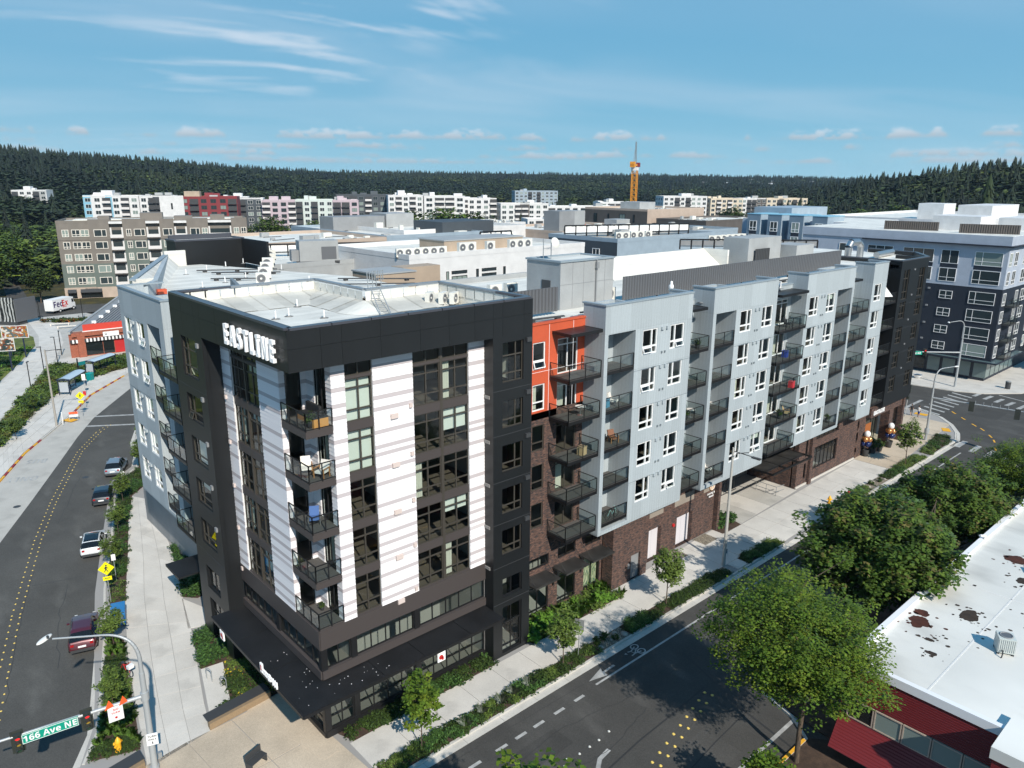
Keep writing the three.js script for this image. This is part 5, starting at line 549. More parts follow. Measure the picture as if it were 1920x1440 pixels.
{ const sg = new THREE.IcosahedronGeometry(.3, 1); const st = M([.42, .38, .33], .9, { map: tStucco }); for (const [x, z, s] of [[20.9, 4.0, .6], [23.0, 3.5, .7], [23.5, 4.05, .9], [22.2, 3.9, .4], [38.0, 3.5, .7], [37.9, 4.1, .8], [66.5, 3.8, .7], [68.2, 3.4, .8], [70.1, 4, .6]]) { const o = mesh('rock', sg, st, scene, x, .06, z, x); o.scale.set(s * 1.2, s * .6, s); tag(o, 'rounded tan rock ' + (x < 24 ? 'in the gravel between sapling and bike symbol' : x < 39 ? 'at the foot of the tall street lamp' : 'in the far gravel past the hydrants'), 'rock', 'rocks in the gravel'); } }
// ---- distant land and woods
const hdir = (p) => [.669 + .744 * (p - 960) / 1470, -.743 + .668 * (p - 960) / 1470];
const tab = (t, x) => { for (let i = 0; i < t.length - 1; i++) if (x <= t[i + 1][0]) { const k = cl((x - t[i][0]) / (t[i + 1][0] - t[i][0])); return t[i].map((v, j) => lerp(v, t[i + 1][j], k)); } return t[t.length - 1]; };
const HF = [[-900, 350, 900, 62], [0, 430, 930, 47], [300, 520, 1230, 42], [550, 640, 1600, 32], [700, 760, 1900, 30], [1000, 900, 2200, 31], [1200, 950, 2300, 31], [1500, 1000, 2100, 24], [1800, 900, 1900, 22]], HR = [[1380, 700, 1000, 0], [1480, 560, 900, 7], [1600, 430, 720, 15], [1750, 380, 620, 22], [1900, 340, 570, 27], [2400, 300, 560, 32], [3000, 300, 560, 32]];
const hillY = (T, p, d) => { const [, s, c, h] = tab(T, p); return h * ss(s, c, d) * (1 - .2 * ss(c, c * 1.5, d)) + (d > s ? 7 * (fbm(p * .006 + 5, d * .003, 3, 0, 9) - .5) * ss(s, c, d) : 0); };
m.hill = M([.045, .062, .022], .95, { map: grain(.3, .5, 512, 120, 37) });
const hill = (name, T, p0, p1, np, nd) => { const g = [], idx = [], uv = []; for (let i = 0; i <= np; i++) for (let j = 0; j <= nd; j++) { const p = lerp(p0, p1, i / np), [, s, c] = tab(T, p), d = lerp(s, c * 1.6, j / nd), h = hdir(p); g.push(-16.8 + h[0] * d, hillY(T, p, d) - .3, 35.9 + h[1] * d); uv.push(h[0] * d, h[1] * d); if (i && j) { const a = (i - 1) * (nd + 1) + j - 1, b = a + 1, c2 = i * (nd + 1) + j - 1, d2 = c2 + 1; idx.push(a, c2, b, b, c2, d2); } } const q = new THREE.BufferGeometry(); q.setAttribute('position', new THREE.Float32BufferAttribute(g, 3)); q.setAttribute('uv', new THREE.Float32BufferAttribute(uv, 2)); q.setIndex(idx); q.computeVertexNormals(); return struct(name, q, m.hill); };
hill('wooded_hill', HF, -900, 1800, 90, 24); hill('wooded_hill', HR, 1380, 3000, 50, 18);
const conifer = (seed) => { const r = rng(seed), o = { p: [], n: [], c: [], u: [] }, T = 9; for (let t = 0; t < T; t++) { const y = .12 + .8 * t / T, R0 = .17 * (1 - t / (T + .4)) + .012, n = 9; for (let i = 0; i < n; i++) { const a = (i + r() * .7 + t * .5) / n * 6.283, w = 6.283 / n * .75, q = R0 * (.7 + .6 * r()), c = .75 + .5 * r(), y1 = y - .045 - .05 * r(); const P = [[0, y + .1, 0], [Math.cos(a) * q, y1, Math.sin(a) * q], [Math.cos(a + w) * q * .85, y1 + .02, Math.sin(a + w) * q * .85]]; for (const k of P) { o.p.push(...k); const l = Math.hypot(Math.cos(a), .8, Math.sin(a)); o.n.push(Math.cos(a + w / 2) / l, .8 / l, Math.sin(a + w / 2) / l); o.c.push(c, c, c); o.u.push(0, 0); } } } return leafGeo(o); };
const broad = (seed) => { const r = rng(seed), c = []; for (let i = 0; i < 60; i++) { const [x, y, z, d] = inBall(r), k = .9 / d * (.7 + .3 * r()); c.push([x * k * .34, .56 + y * k * .36, z * k * .34, .12]); } const o = leaves(r, c, 5, .15, [[.8, .8, .8], [1, 1, 1], [1.2, 1.2, 1.2]], .3); return leafGeo(o); };
m.wood = new THREE.MeshStandardMaterial({ color: 0xffffff, vertexColors: true, roughness: .9, side: THREE.DoubleSide });
function woods(name, label, spots, geo, pal) { const o = shade(new THREE.InstancedMesh(geo, m.wood, spots.length)), mt = new THREE.Matrix4(), q = new THREE.Quaternion(), cc = new THREE.Color(); o.name = nm(name); spots.forEach(([x, y, z, h, w], i) => { q.setFromAxisAngle(new THREE.Vector3(0, 1, 0), i * 2.4); mt.compose(new THREE.Vector3(x, y - .3, z), q, new THREE.Vector3(h * w, h, h * w)); o.setMatrixAt(i, mt); const ft = cl((fbm(x * .007, z * .007, 3, 0, 57) - .3) * 2.2), k = pal[Math.min(pal.length - 1, Math.floor((ft * .65 + h2(i, 3, 9) * .35) * pal.length))], v = .7 + .6 * h2(i, 5, 1); o.setColorAt(i, cc.setRGB(k[0] * v, k[1] * v, k[2] * v)); }); o.userData = { kind: 'stuff', label }; scene.add(o); }
const CONP = [[.008, .016, .008], [.011, .021, .009], [.014, .024, .009], [.02, .03, .011]], BRP = [[.018, .032, .009], [.026, .044, .009], [.045, .066, .011], [.075, .095, .014]];
{ const r = rng(99), con = [], bro = [], con2 = [], bro2 = []; const clear = (x, z) => false;
  for (let i = 0; i < 30000; i++) { const p = lerp(-700, 1750, r()), [, s, c] = tab(HF, p), d = lerp(s * .96, c * 1.12, Math.pow(r(), .75)), h = hdir(p), x = -16.8 + h[0] * d, z = 35.9 + h[1] * d, f = fbm(x * .004, z * .004, 3, 0, 3), crest = ss(.6, .95, d / c); if (f > .60 && r() < .55 && crest < .5) continue; const isC = r() < .20 + .36 * crest + (f < .42 ? .2 : -.14); (isC ? con : bro).push([x, hillY(HF, p, d), z, isC ? lerp(9, 26, Math.pow(r(), 1.3)) : lerp(9, 18, r()), isC ? lerp(1.0, 1.5, r()) : lerp(1.1, 1.6, r())]); }
  for (let i = 0; i < 7000; i++) { const p = lerp(1400, 2500, r()), [, s, c] = tab(HR, p), d = lerp(s * .95, c * 1.15, Math.pow(r(), .8)), h = hdir(p), x = -16.8 + h[0] * d, z = 35.9 + h[1] * d; const isC = r() < .42; (isC ? con2 : bro2).push([x, hillY(HR, p, d), z, isC ? lerp(9, 26, Math.pow(r(), 1.6)) : lerp(9, 18, r()), isC ? lerp(1.0, 1.6, r()) : lerp(1.1, 1.6, r())]); }
  woods('forest', 'dark conifers covering the far wooded ridge', con, conifer(1), CONP); woods('forest', 'broadleaf trees covering the far wooded ridge', bro, broad(2), BRP); woods('forest', 'tall conifers on the hill at the right', con2, conifer(3), CONP); woods('forest', 'broadleaf trees on the hill at the right', bro2, broad(4), BRP);
  // tree belt on the valley floor
  const b1 = [], b2 = []; for (let i = 0; i < 5200; i++) { const p = lerp(-500, 2300, r()), d = lerp(430, 980, r()), h = hdir(p), x = -16.8 + h[0] * d, z = 35.9 + h[1] * d, f = fbm(x * .008, z * .008, 3, 0, 44); if (f < .36 + .12 * ss(700, 430, d)) continue; const isC = r() < .4; (isC ? b1 : b2).push([x, 0, z, isC ? lerp(9, 17, r()) : lerp(6, 11, r()), isC ? 1.2 : 1.35]); }
  const b3 = []; for (let i = 0; i < 620; i++) { const p = lerp(-600, 125, r()), d = lerp(200, 470, Math.pow(r(), .8)), h = hdir(p), x = -16.8 + h[0] * d, z = 35.9 + h[1] * d; if (x > 20 && z > -240) continue; if (x > 14 && z > -190) continue; if (r() < .12) b1.push([x, 0, z, lerp(12, 22, r()), 1.2]); else b3.push([x, 0, z, lerp(5, 12, r()), lerp(1.2, 1.7, r())]); }
  woods('woodland', 'bright broadleaf trees and scrub at the left edge', b3, broad(7), [[.05, .085, .012], [.075, .12, .014], [.10, .14, .016], [.035, .06, .012]]);
  woods('woodland', 'conifers scattered over the valley floor', b1, conifer(5), CONP); woods('woodland', 'broadleaf trees scattered over the valley floor', b2, broad(6), BRP); }
// trees that stand out on their own in the middle distance
const TB = treeGeo({ seed: 71, h: 12, cr: 5, ch: 8, base: 2, clumps: 150, per: 22, size: .75, pal: PAL.wood, cs: 1.1, tr: .25, lobes: .15, limbs: 6 }), TB2 = treeGeo({ seed: 72, h: 11, cr: 5.4, ch: 8, base: 1.6, clumps: 150, per: 22, size: .75, pal: [[.075, .12, .02], [.095, .15, .022], [.06, .10, .02]], cs: 1.1, tr: .25, lobes: .2, limbs: 6 });
const CF = [(() => { const g = g_(); g.cyl([0, 0, 0], [0, .9, 0], .018, .004, 7); return g.geo(); })(), (() => { const gs = [11, 12, 13].map((s, i) => { const q = conifer(s); q.rotateY(i); q.scale(1 - i * .08, 1, 1 - i * .08); return q; }); const q = mergeGeometries(gs), c = q.attributes.color; for (let i = 0; i < c.count; i++) c.setXYZ(i, c.getX(i) * .035, c.getY(i) * .055, c.getZ(i) * .02); return q; })()];
const mg = 'separate trees in the middle distance';
for (const [x, z, g, s, l] of [[25, -203, TB, .85, 'dark tree beside the white delivery van'], [17, -222, TB2, 1.25, 'green tree left of the grey green apartments, front'], [8, -212, TB, 1.2, 'dark tree in the left corner wood above the metal sculpture'], [26, -246, TB2, 1.35, 'yellow green tree behind the left edge of the grey green apartments'], [12, -250, TB2, 1.4, 'tree high in the left wood, second row'], [30, -285, TB2, 1.5, 'bright tree at the back of the left wood'], [2, -238, TB, 1.6, 'broad dark tree at the left edge'], [129, -282, TB2, 1.6, 'left of two bright trees before the pale pink apartments'], [146, -276, TB2, 1.4, 'right of two bright trees before the pale pink apartments'], [119, -290, TB, 1.2, 'dark tree right of the grey green apartments'], [149, -205, TB2, 2.0, 'large round green tree behind the white roofs, leftmost of three'], [158, -197, TB2, 2.1, 'large round green tree behind the white roofs, middle of three'], [167, -190, TB2, 1.95, 'large round green tree behind the white roofs, rightmost of three'], [262, -216, TB, 1.5, 'tree between the white grid block and the crane'], [246, -222, TB, 1.3, 'tree before the white grid block'], [352, -197, TB, 1.7, 'round tree right of the cream blocks'], [366, -186, TB2, 1.3, 'lighter tree beside the round one right of the cream blocks'], [414, -155, TB2, 1.7, 'tree behind the blue stepped roofs'], [429, -141, TB2, 1.9, 'round tree behind the dark screen of the navy building'], [452, -118, TB2, 1.8, 'round tree right of the far white low roofs'], [147, 6.5, TB, 1.1, 'street tree at the right edge beside the navy building']]) tree('broad_tree', l, g, [x, 0, z], x, mg, s);
for (const [x, z, h, l] of [[283, -214, 27, 'tall conifer just left of the crane'], [291, -209, 22, 'shorter conifer just left of the crane'], [388, -178, 24, 'dark conifer behind the blue stepped roofs'], [400, -167, 23, 'second dark conifer behind the blue stepped roofs'], [376, -82, 40, 'tallest conifer in front of the right hill'], [384, -66, 33, 'conifer beside the tallest one at the right edge'], [366, -97, 31, 'conifer left of the tallest one at the right'], [-2, -230, 30, 'dark conifer at the left edge']]) { const t = tree('conifer', l, CF, [x, 0, z], x, 'tall conifers', h); t.scale.set(h * 1.15, h, h * 1.15); }
// ---------------------------------------------------------------- signs, signals, lamps, street furniture
m.lamp = M([.75, .75, .72], .4); m.signWhite = M([.78, .78, .78], .5); m.signYellow = M([.80, .72, .0], .5); m.signal = M([.03, .035, .03], .5); m.redLens = new THREE.MeshStandardMaterial({ color: C(.4, .01, .01), emissive: C(1, .03, .03), emissiveIntensity: .9, roughness: .3 }); m.amberLens = M([.30, .20, .03], .3); m.darkLens = M([.02, .05, .03], .3); m.flag = M([.85, .10, .02], .6); m.hyd = M([.85, .42, .02], .45);
m.letter = new THREE.MeshStandardMaterial({ color: C(.86, .86, .86), roughness: .45, emissive: C(1, 1, 1), emissiveIntensity: .12 });
// EASTLINE channel letters on the tower fascia
function letters(name, label, s, cap, total, pos, ry, depth, mt, narrow = 1) { const t = thing(name, label, 'sign', pos, ry), adv = total / s.length; const gs = [...s].map((ch) => { const g = new TextGeometry(ch, { font, size: cap, depth, curveSegments: 4 }); g.computeBoundingBox(); return [ch, g, g.boundingBox.max.x - g.boundingBox.min.x]; }), sum = gs.reduce((a, q) => a + q[2] * narrow, 0), gap = (total - sum) / (s.length - 1); let x = -total / 2; for (const [ch, g, w] of gs) { g.translate(-g.boundingBox.min.x, 0, 0); g.scale(narrow, 1, 1); mesh('letter', g, mt, t, x, -cap / 2, 0); x += w * narrow + gap; } return t; }
letters('building_sign', 'large white EASTLINE letters on the black tower fascia', 'EASTLINE', 1.22, 6.5, [-.12, 24.62, -4.35], -Math.PI / 2, .18, m.letter, .62); letters('entrance_sign', 'small white EASTLINE letters over the far entrance', 'EASTLINE', .5, 3.0, [78.3, 5.5, -.86], 0, .12, m.letter, .72);
// brand board on the canopy edge, with its mark; small hanging signs
{ const t = thing('shop_sign', 'white row of letters with a small mark standing on the canopy edge', 'sign', [-1.28, 4.15, -3.0], -Math.PI / 2); mesh('backing', g_().box(-1.2, 0, -.05, 1.15, .06, .05), m.frameBlack, t); [...'mongrill'].forEach((c, i) => { const g = textG(c, .42, .08); mesh('letter', g, m.letter, t, -.62 + i * .25, .32, 0); }); mesh('mark', g_().box(-1.15, .1, -.04, -.85, .72, .05), m.letter, t); mesh('mark_figure', g_().box(-1.07, .25, .05, -.95, .6, .06), m.red, t); }
for (const [p, ry, l] of [[[-1.25, 3.6, -10.4], -Math.PI / 2, 'small red and white hanging sign at the left end of the canopy'], [[8.5, 3.45, 1.1], 0, 'small red and white hanging sign under the front canopy']]) { const t = thing('hanging_sign', l, 'sign', p, ry); mesh('plate', g_().box(-.3, -.3, -.04, .3, .35, .04), m.letter, t); mesh('emblem', g_().cyl([-.05, .02, .041], [-.05, .02, .05], .17, .17, 10).box(0, -.22, .041, .16, 0, .05), m.red, t); mesh('bracket', g_().bar([0, .35, 0], [0, .55, 0], .03), m.frameBlack, t); }
{ const t = thing('parking_sign', 'round orange parking sign with white wording on the brick by the garage', 'sign', [43.25, 4.85, -1.8]); mesh('disc', g_().cyl([0, 0, 0], [0, 0, .08], .45, .45, 24), M([.62, .40, .22], .5), t); mesh('ring', new THREE.TorusGeometry(.36, .03, 6, 24), m.signWhite, t, 0, 0, .09); mesh('letter', textG('P', .42, .03), m.signWhite, t, 0, 0, .085); mesh('wording', textG('Leasing &', .2, .03), m.signWhite, t, -.1, -.75, .02); mesh('wording', textG('Retail', .2, .03), m.signWhite, t, -.05, -1.05, .02); }
function signalHead(parent, x, y, z, ry) { const s = grp('signal_head', parent, x, y, z, ry); mesh('housing', g_().box(-.18, -.55, -.14, .18, .55, .12).box(-.3, -.66, -.16, .3, .66, -.14), m.signal, s); [[.36, m.redLens], [0, m.amberLens], [-.36, m.darkLens]].forEach(([yy, q]) => { mesh('lens', g_().cyl([0, yy, .12], [0, yy, .135], .13, .13, 14), q, s); mesh('visor', (() => { const g = g_(); for (let i = -1; i < 7; i++) { const a = i / 8 * 3.1416 + .2, b = (i + 1) / 8 * 3.1416 + .2; g.quad([Math.cos(a) * .155, yy + Math.sin(a) * .155, .12], [Math.cos(a) * .155, yy + Math.sin(a) * .155, .36], [Math.cos(b) * .155, yy + Math.sin(b) * .155, .36], [Math.cos(b) * .155, yy + Math.sin(b) * .155, .12]); } return g; })(), m.signal, s); }); return s; }
const curve = (a, b, c, n = 10) => Array.from({ length: n + 1 }, (_, i) => { const t = i / n, u = 1 - t; return [0, 1, 2].map((k) => u * u * a[k] + 2 * u * t * b[k] + t * t * c[k]); });
{ // near left mast
  const t = thing('traffic_signal_mast', 'near grey signal mast with curved lamp arm and green street name sign', 'traffic light', [-7.6, 0, -5.2]);
  mesh('pole', g_().cyl([0, -.1, 0], [0, 6.6, 0], .19, .15, 14).cyl([0, -.1, 0], [0, .35, 0], .27, .25, 14), m.pole, t); mesh('lamp_arm', g_().tube([[0, 6.6, 0], [0, 7.6, 0], ...curve([0, 7.6, 0], [-.1, 9.1, -.1], [-1.4, 9.05, -1.1]), [-3.5, 8.9, -2.8]], .12, .05, 8), m.pole, t);
  const lm = mesh('lamp_head', new THREE.SphereGeometry(1, 14, 8), m.lamp, t, -3.85, 8.88, -3.08, .68); lm.scale.set(.55, .09, .19); mesh('photocell', g_().cyl([-3.7, 8.95, -2.95], [-3.7, 9.1, -2.95], .06, .06, 8), m.charcoal, t);
  mesh('mast_arm', g_().cyl([0, 5.1, 0], [-8.2, 5.25, -1.2], .12, .06, 10).cyl([0, 4.85, 0], [0, 5.35, 0], .23, .23, 12), m.pole, t);
  signalHead(t, -2.9, 4.85, -.25, -.1); signalHead(t, -6.05, 4.9, -.7, -.1);
  const sg = grp('street_name_sign', t, -4.6, 5.05, -.45, -.12); mesh('plate', g_().box(-1.3, -.28, -.02, 1.3, .28, .02), m.signGreen, sg); mesh('border', (() => { const g = g_(); return g.box(-1.28, .24, .02, 1.28, .265, .03).box(-1.28, -.265, .02, 1.28, -.24, .03).box(-1.28, -.24, .02, -1.255, .24, .03).box(1.255, -.24, .02, 1.28, .24, .03); })(), m.signWhite, sg); const tg = textG('166 Ave NE', .34, .015); mesh('lettering', tg, m.signWhite, sg, 0, 0, .021);
  const ns = grp('notice_sign', t, -1.55, 4.75, -.05, -.1); mesh('plate', g_().box(-.38, -.5, -.02, .38, .4, .02), m.signWhite, ns); mesh('wording', textG('NO', .14, .008), m.red, ns, .02, .22, .021); mesh('wording', textG('TURN', .12, .008), m.red, ns, 0, .02, .021); mesh('red_dot', g_().cyl([0, -.28, .021], [0, -.28, .03], .07, .07, 10), m.red, ns);
  for (const x of [-.45, .25]) mesh('orange_flag', g_().quad([x - .05, .35, .03], [x + .4, .5, .06], [x + .2, .9, .04], [x + .2, .9, .04]).quad([x + .2, .9, .0], [x + .2, .9, .0], [x + .4, .5, .0], [x - .05, .35, .0]), m.flag, ns);
  const ps = grp('turn_sign', t, .02, 2.3, .22, -.35); mesh('plate', g_().box(-.3, -.38, -.02, .3, .38, .02), m.signWhite, ps); mesh('wording', textG('TURN', .13, .008), m.charcoal, ps, 0, .2, .021); mesh('wording', textG('ONLY', .12, .008), m.charcoal, ps, 0, 0, .021); mesh('arrow', g_().box(-.03, -.3, .021, .03, -.14, .03), m.charcoal, ps); mesh('push_button', g_().box(.2, .9, .1, .4, 1.25, .3), m.galv, t); }
{ // far masts
  const t = thing('traffic_signal_mast', 'far signal mast on the near corner of the crossing, arm reaching over the road', 'traffic light', [88.4, 0, 1.7]); mesh('pole', g_().cyl([0, -.1, 0], [0, 7, 0], .17, .13, 12).cyl([0, 1, 0], [0, 1.6, 0], .3, .3, 10), m.pole, t); mesh('lamp_arm', g_().tube([[0, 7, 0], [0, 8.4, 0], ...curve([0, 8.4, 0], [0, 9.8, .1], [1.4, 9.75, .4]), [3.8, 9.7, 1]], .1, .05, 8), m.pole, t); const lm = mesh('lamp_head', new THREE.SphereGeometry(1, 12, 8), m.lamp, t, 4.1, 9.68, 1.05, -.2); lm.scale.set(.5, .08, .18); mesh('mast_arm', g_().cyl([0, 5.9, 0], [1.1, 6.2, 12.5], .12, .06, 9), m.pole, t); for (const z of [4.6, 9.6, 11.8]) signalHead(t, z * .085, 5.7, z, 1.9); for (let i = 0; i < 7; i++) mesh('arm_bracket', g_().bar([.4 + i * .07, 6.05, 5 + i * .9], [.4 + i * .07, 6.5, 5 + i * .9], .05), m.pole, t);
  const u = thing('traffic_signal_mast', 'far signal mast in front of the navy building, arm towards the black end block', 'traffic light', [121.1, 0, -5.7]); mesh('pole', g_().cyl([0, -.1, 0], [0, 8, 0], .2, .15, 12), m.pole, u); mesh('lamp_arm', g_().tube([[0, 8, 0], [0, 10, 0], ...curve([0, 10, 0], [-.1, 11.4, -.1], [-1.5, 11.3, -.6]), [-3.0, 11.2, -1.2]], .11, .05, 8), m.pole, u); const l2 = mesh('lamp_head', new THREE.SphereGeometry(1, 12, 8), m.lamp, u, -3.4, 11.2, -1.35, .4); l2.scale.set(.6, .09, .2); mesh('mast_arm', g_().cyl([0, 5.9, 0], [-7.2, 6.3, -4.6], .13, .08, 9), m.pole, u); signalHead(u, -5.6, 6.1, -3.5, -1.0); const sg = grp('street_name_sign', u, -7.1, 6.1, -4.4, -.65); mesh('plate', g_().box(-1.1, -.3, -.02, 1.1, .3, .02), m.signGreen, sg); mesh('lettering', textG('Ave NE', .34, .015), m.signWhite, sg, .1, 0, .021);
  const v = thing('pedestrian_signal', 'thin pole with stacked black signal heads beside the black end block', 'traffic light', [97.5, 0, -4.5]); mesh('pole', g_().cyl([0, 0, 0], [0, 4.4, 0], .06, .06, 8), m.pole, v); signalHead(v, 0, 4.2, .1, 1.2); mesh('walk_signal', g_().box(-.2, 2.6, -.2, .25, 3.05, .2), m.signal, v); }
{ const t = thing('street_lamp', 'tall plain grey street lamp on the right pavement by the garage', 'street lamp', [38.5, 0, 3.0]); mesh('pole', g_().cyl([0, -.1, 0], [0, 11.2, 0], .16, .09, 12), M([.42, .41, .38], .7), t); mesh('head', g_().bar([0, 10.9, 0], [.3, 10.75, 2.2], .06).box(.05, 10.7, 1.7, .35, 10.82, 2.5).bar([-.5, 10.95, .6], [.9, 10.8, 1.0], .06), m.charcoal, t); mesh('hand_hole', g_().box(.1, 1.2, .1, .18, 1.6, .18), m.grey, t); }
{ const t = thing('street_lamp', 'tall grey pole on the far bus lane pavement', 'street lamp', [3.1, 0, -80.6]); mesh('pole', g_().cyl([0, -.1, 0], [0, 10.8, 0], .16, .1, 10), M([.33, .31, .28], .7), t); mesh('head', g_().bar([0, 10.6, 0], [1.6, 10.7, .5], .07).box(1.3, 10.6, .35, 1.9, 10.7, .65), m.charcoal, t); mesh('marker', g_().box(.7, 0, .2, .78, 1.9, .3), m.signWhite, t); }
const LP = thing('path_lamp', 'black path lamp nearest the bus shelters', 'street lamp', [8.3, 0, -114.5], 0, 'black lamps along the path'); mesh('pole', g_().cyl([0, 0, 0], [0, 4.8, 0], .08, .07, 8), m.blackMetal, LP); mesh('head', g_().box(-.6, 4.75, -.12, .1, 4.85, .12), m.blackMetal, LP);
for (const [x, z, l] of [[4.2, -103, 'black path lamp at the left edge of the path'], [12.0, -122.4, 'black path lamp left of the brick building'], [14.0, -128.5, 'black path lamp close to the brick building corner'], [19, -173, 'black path lamp in front of the white van'], [27.5, -170, 'black path lamp right of the bench frames']]) copy(LP, [x, 0, z], x, l);
// walking-figure signs
const walkSign = (x, z, ry, label, s = 1) => { const t = thing('crossing_sign', label, 'sign', [x, 0, z], ry); mesh('post', g_().bar([0, 0, -.03], [0, 3.2 * s, -.03], .05), m.galv, t); const d = grp('diamond', t, 0, 2.75 * s, 0); mesh('plate', g_().box(-.42, -.42, 0, .42, .42, .02), m.signYellow, d).rotation.z = Math.PI / 4; mesh('figure', g_().cyl([.02, .26, .021], [.02, .26, .03], .07, .07, 10).bar([.0, .17, .026], [-.02, -.06, .026], .13, .01, [0, 0, 1]).bar([-.02, -.06, .026], [.13, -.3, .026], .06, .01, [0, 0, 1]).bar([-.02, -.06, .026], [-.15, -.3, .026], .06, .01, [0, 0, 1]).bar([0, .15, .026], [.16, -.02, .026], .045, .01, [0, 0, 1]).bar([0, .15, .026], [-.15, .0, .026], .045, .01, [0, 0, 1]), m.charcoal, d); const p = grp('lower_plate', t, 0, 1.95 * s, 0); mesh('plate', g_().box(-.32, -.17, 0, .32, .17, .02), m.signYellow, p); mesh('arrow', g_().bar([-.2, .02, .026], [.2, .02, .026], .05, .01, [0, 0, 1]), m.charcoal, p); return t; };
walkSign(-4.3, -26.6, -.3, 'yellow walking figure sign on the near left pavement', 1.1); walkSign(7.0, -83.2, -.35, 'yellow walking figure sign at the far bus lane crossing', 1.1);
{ const t = thing('stop_paddle', 'small red sign on a post past the far crossing', 'sign', [8.6, 0, -88], -.3); mesh('post', g_().bar([0, 0, 0], [0, 2.4, 0], .05), m.galv, t); mesh('plate', g_().box(-.2, 1.7, 0, .2, 2.4, .03), m.red, t); const w = thing('bus_stop_sign', 'white bus stop board on a post beside the nearer shelter', 'sign', [10.2, 0, -95], -.3); mesh('post', g_().bar([0, 0, 0], [0, 3.4, 0], .06), m.galv, w); mesh('plate', g_().box(-.25, 2.4, .02, .25, 3.4, .05), m.signWhite, w); const b = thing('barricade', 'red and white folding barricade on the far bus lane pavement', 'barricade', [5.6, 0, -82], -.4); for (const [y, q] of [[1.0, m.flag], [.6, m.signWhite]]) mesh('board', g_().box(-.6, y - .15, -.02, .6, y + .15, .02), q, b); for (const x of [-.55, .55]) mesh('leg', g_().bar([x, 0, .3], [x, 1.15, 0], .04).bar([x, 0, -.3], [x, 1.15, 0], .04), m.galv, b); }
{ for (const [x, z, l] of [[-3.0, -29.8, 'white parking sign beside the white car'], [3.2, -49.4, 'white parking sign beside the dark car']]) { const t = thing('parking_post', l, 'sign', [x, 0, z], -.3); mesh('post', g_().bar([0, 0, 0], [0, 2.6, 0], .045), m.galv, t); mesh('plate', g_().box(-.16, 2.0, .02, .16, 2.55, .04), m.signWhite, t); } const t = thing('back_sign', 'grey back of a sign on a post in the right street strip', 'sign', [18.9, 0, 3.6], 2.0); mesh('post', g_().bar([0, 0, 0], [0, 3.0, 0], .05), m.galv, t); mesh('plate', g_().box(-.35, 2.1, .02, .35, 3.0, .04), m.galv, t); }
// hydrants
const hydrant = (x, z, mt, label, s = 1) => { const t = thing('fire_hydrant', label, 'hydrant', [x, 0, z], x); t.scale.setScalar(s); const L = new THREE.LatheGeometry([[0, 0], [.2, 0], [.2, .06], [.13, .08], [.13, .5], [.17, .52], [.17, .58], [.14, .62], [.12, .72], [.05, .78], [.04, .84], [0, .84]].map((p) => new THREE.Vector2(...p)), 14); mesh('body', L, mt, t); mesh('nozzle', g_().cyl([-.26, .42, 0], [.26, .42, 0], .07, .07, 10).cyl([0, .4, 0], [0, .4, .24], .09, .09, 10), mt, t); };
hydrant(-8.7, -8.3, m.hyd, 'yellow fire hydrant in the grass by the signal pole', 1.15); hydrant(58.8, 2.9, m.hyd, 'yellow fire hydrant at the driveway', 1.05); hydrant(62.0, 3.5, m.red, 'dark red standpipe beside the yellow hydrant', 1.05);
{ const t = thing('bike_rack', 'pair of steel bicycle hoops on the concrete pad by the tower', 'bike rack', [-1.9, 0, -10.6], .25); for (const z of [-.8, .8]) mesh('hoop', g_().tube([[0, 0, z - .3], ...curve([0, .8, z - .3], [0, 1.0, z], [0, .8, z + .3]), [0, 0, z + .3]], .035, .035, 6), m.galv, t); }
{ const t = thing('utility_box', 'blue vending rack with white panel in the left street strip', 'box', [-4.6, 0, -23.2], -.28); mesh('cabinet', g_().box(-.5, .1, -.9, .5, 1.15, .9), M([.02, .17, .42], .5), t); mesh('panel', g_().box(-.35, .3, .9, .35, 1, .915), m.signWhite, t); for (const x of [-.42, .42]) mesh('foot', g_().box(x - .06, 0, -.85, x + .06, .1, .85), m.charcoal, t); const b = thing('bicycle', 'red and white bicycle with baskets leaning in the left street strip', 'bicycle', [-6.2, 0, -15.8], .3); for (const z of [-.5, .5]) mesh('wheel', new THREE.TorusGeometry(.33, .025, 6, 20), m.rubber, b, 0, .35, z, Math.PI / 2); mesh('frame', g_().tube([[0, .35, -.5], [0, .82, -.2], [0, .38, .05], [0, .85, .38], [0, .35, .5]], .025, .025, 6).tube([[0, .8, -.18], [0, .8, .36]], .025, .025, 6).tube([[-.25, 1.0, .36], [0, .98, .38], [.25, 1.0, .36]], .018, .018, 6), m.red, b); mesh('saddle', g_().box(-.08, .86, -.32, .08, .92, -.05), m.charcoal, b); mesh('basket', g_().box(-.2, .75, .5, .2, 1.0, .78), m.signWhite, b); }
{ const t = thing('plaza_bench', 'dark metal bench on the tan corner plaza at the bottom edge', 'bench', [-3.0, 0, -1.7], .35); mesh('seat', g_().box(-.6, .42, -.25, .6, .48, .25), m.charcoal, t); mesh('backrest', g_().box(-.6, .5, -.28, .6, .95, -.24), m.charcoal, t); for (const x of [-.55, .55]) mesh('leg', g_().box(x - .04, 0, -.25, x + .04, .42, .25), m.charcoal, t); }
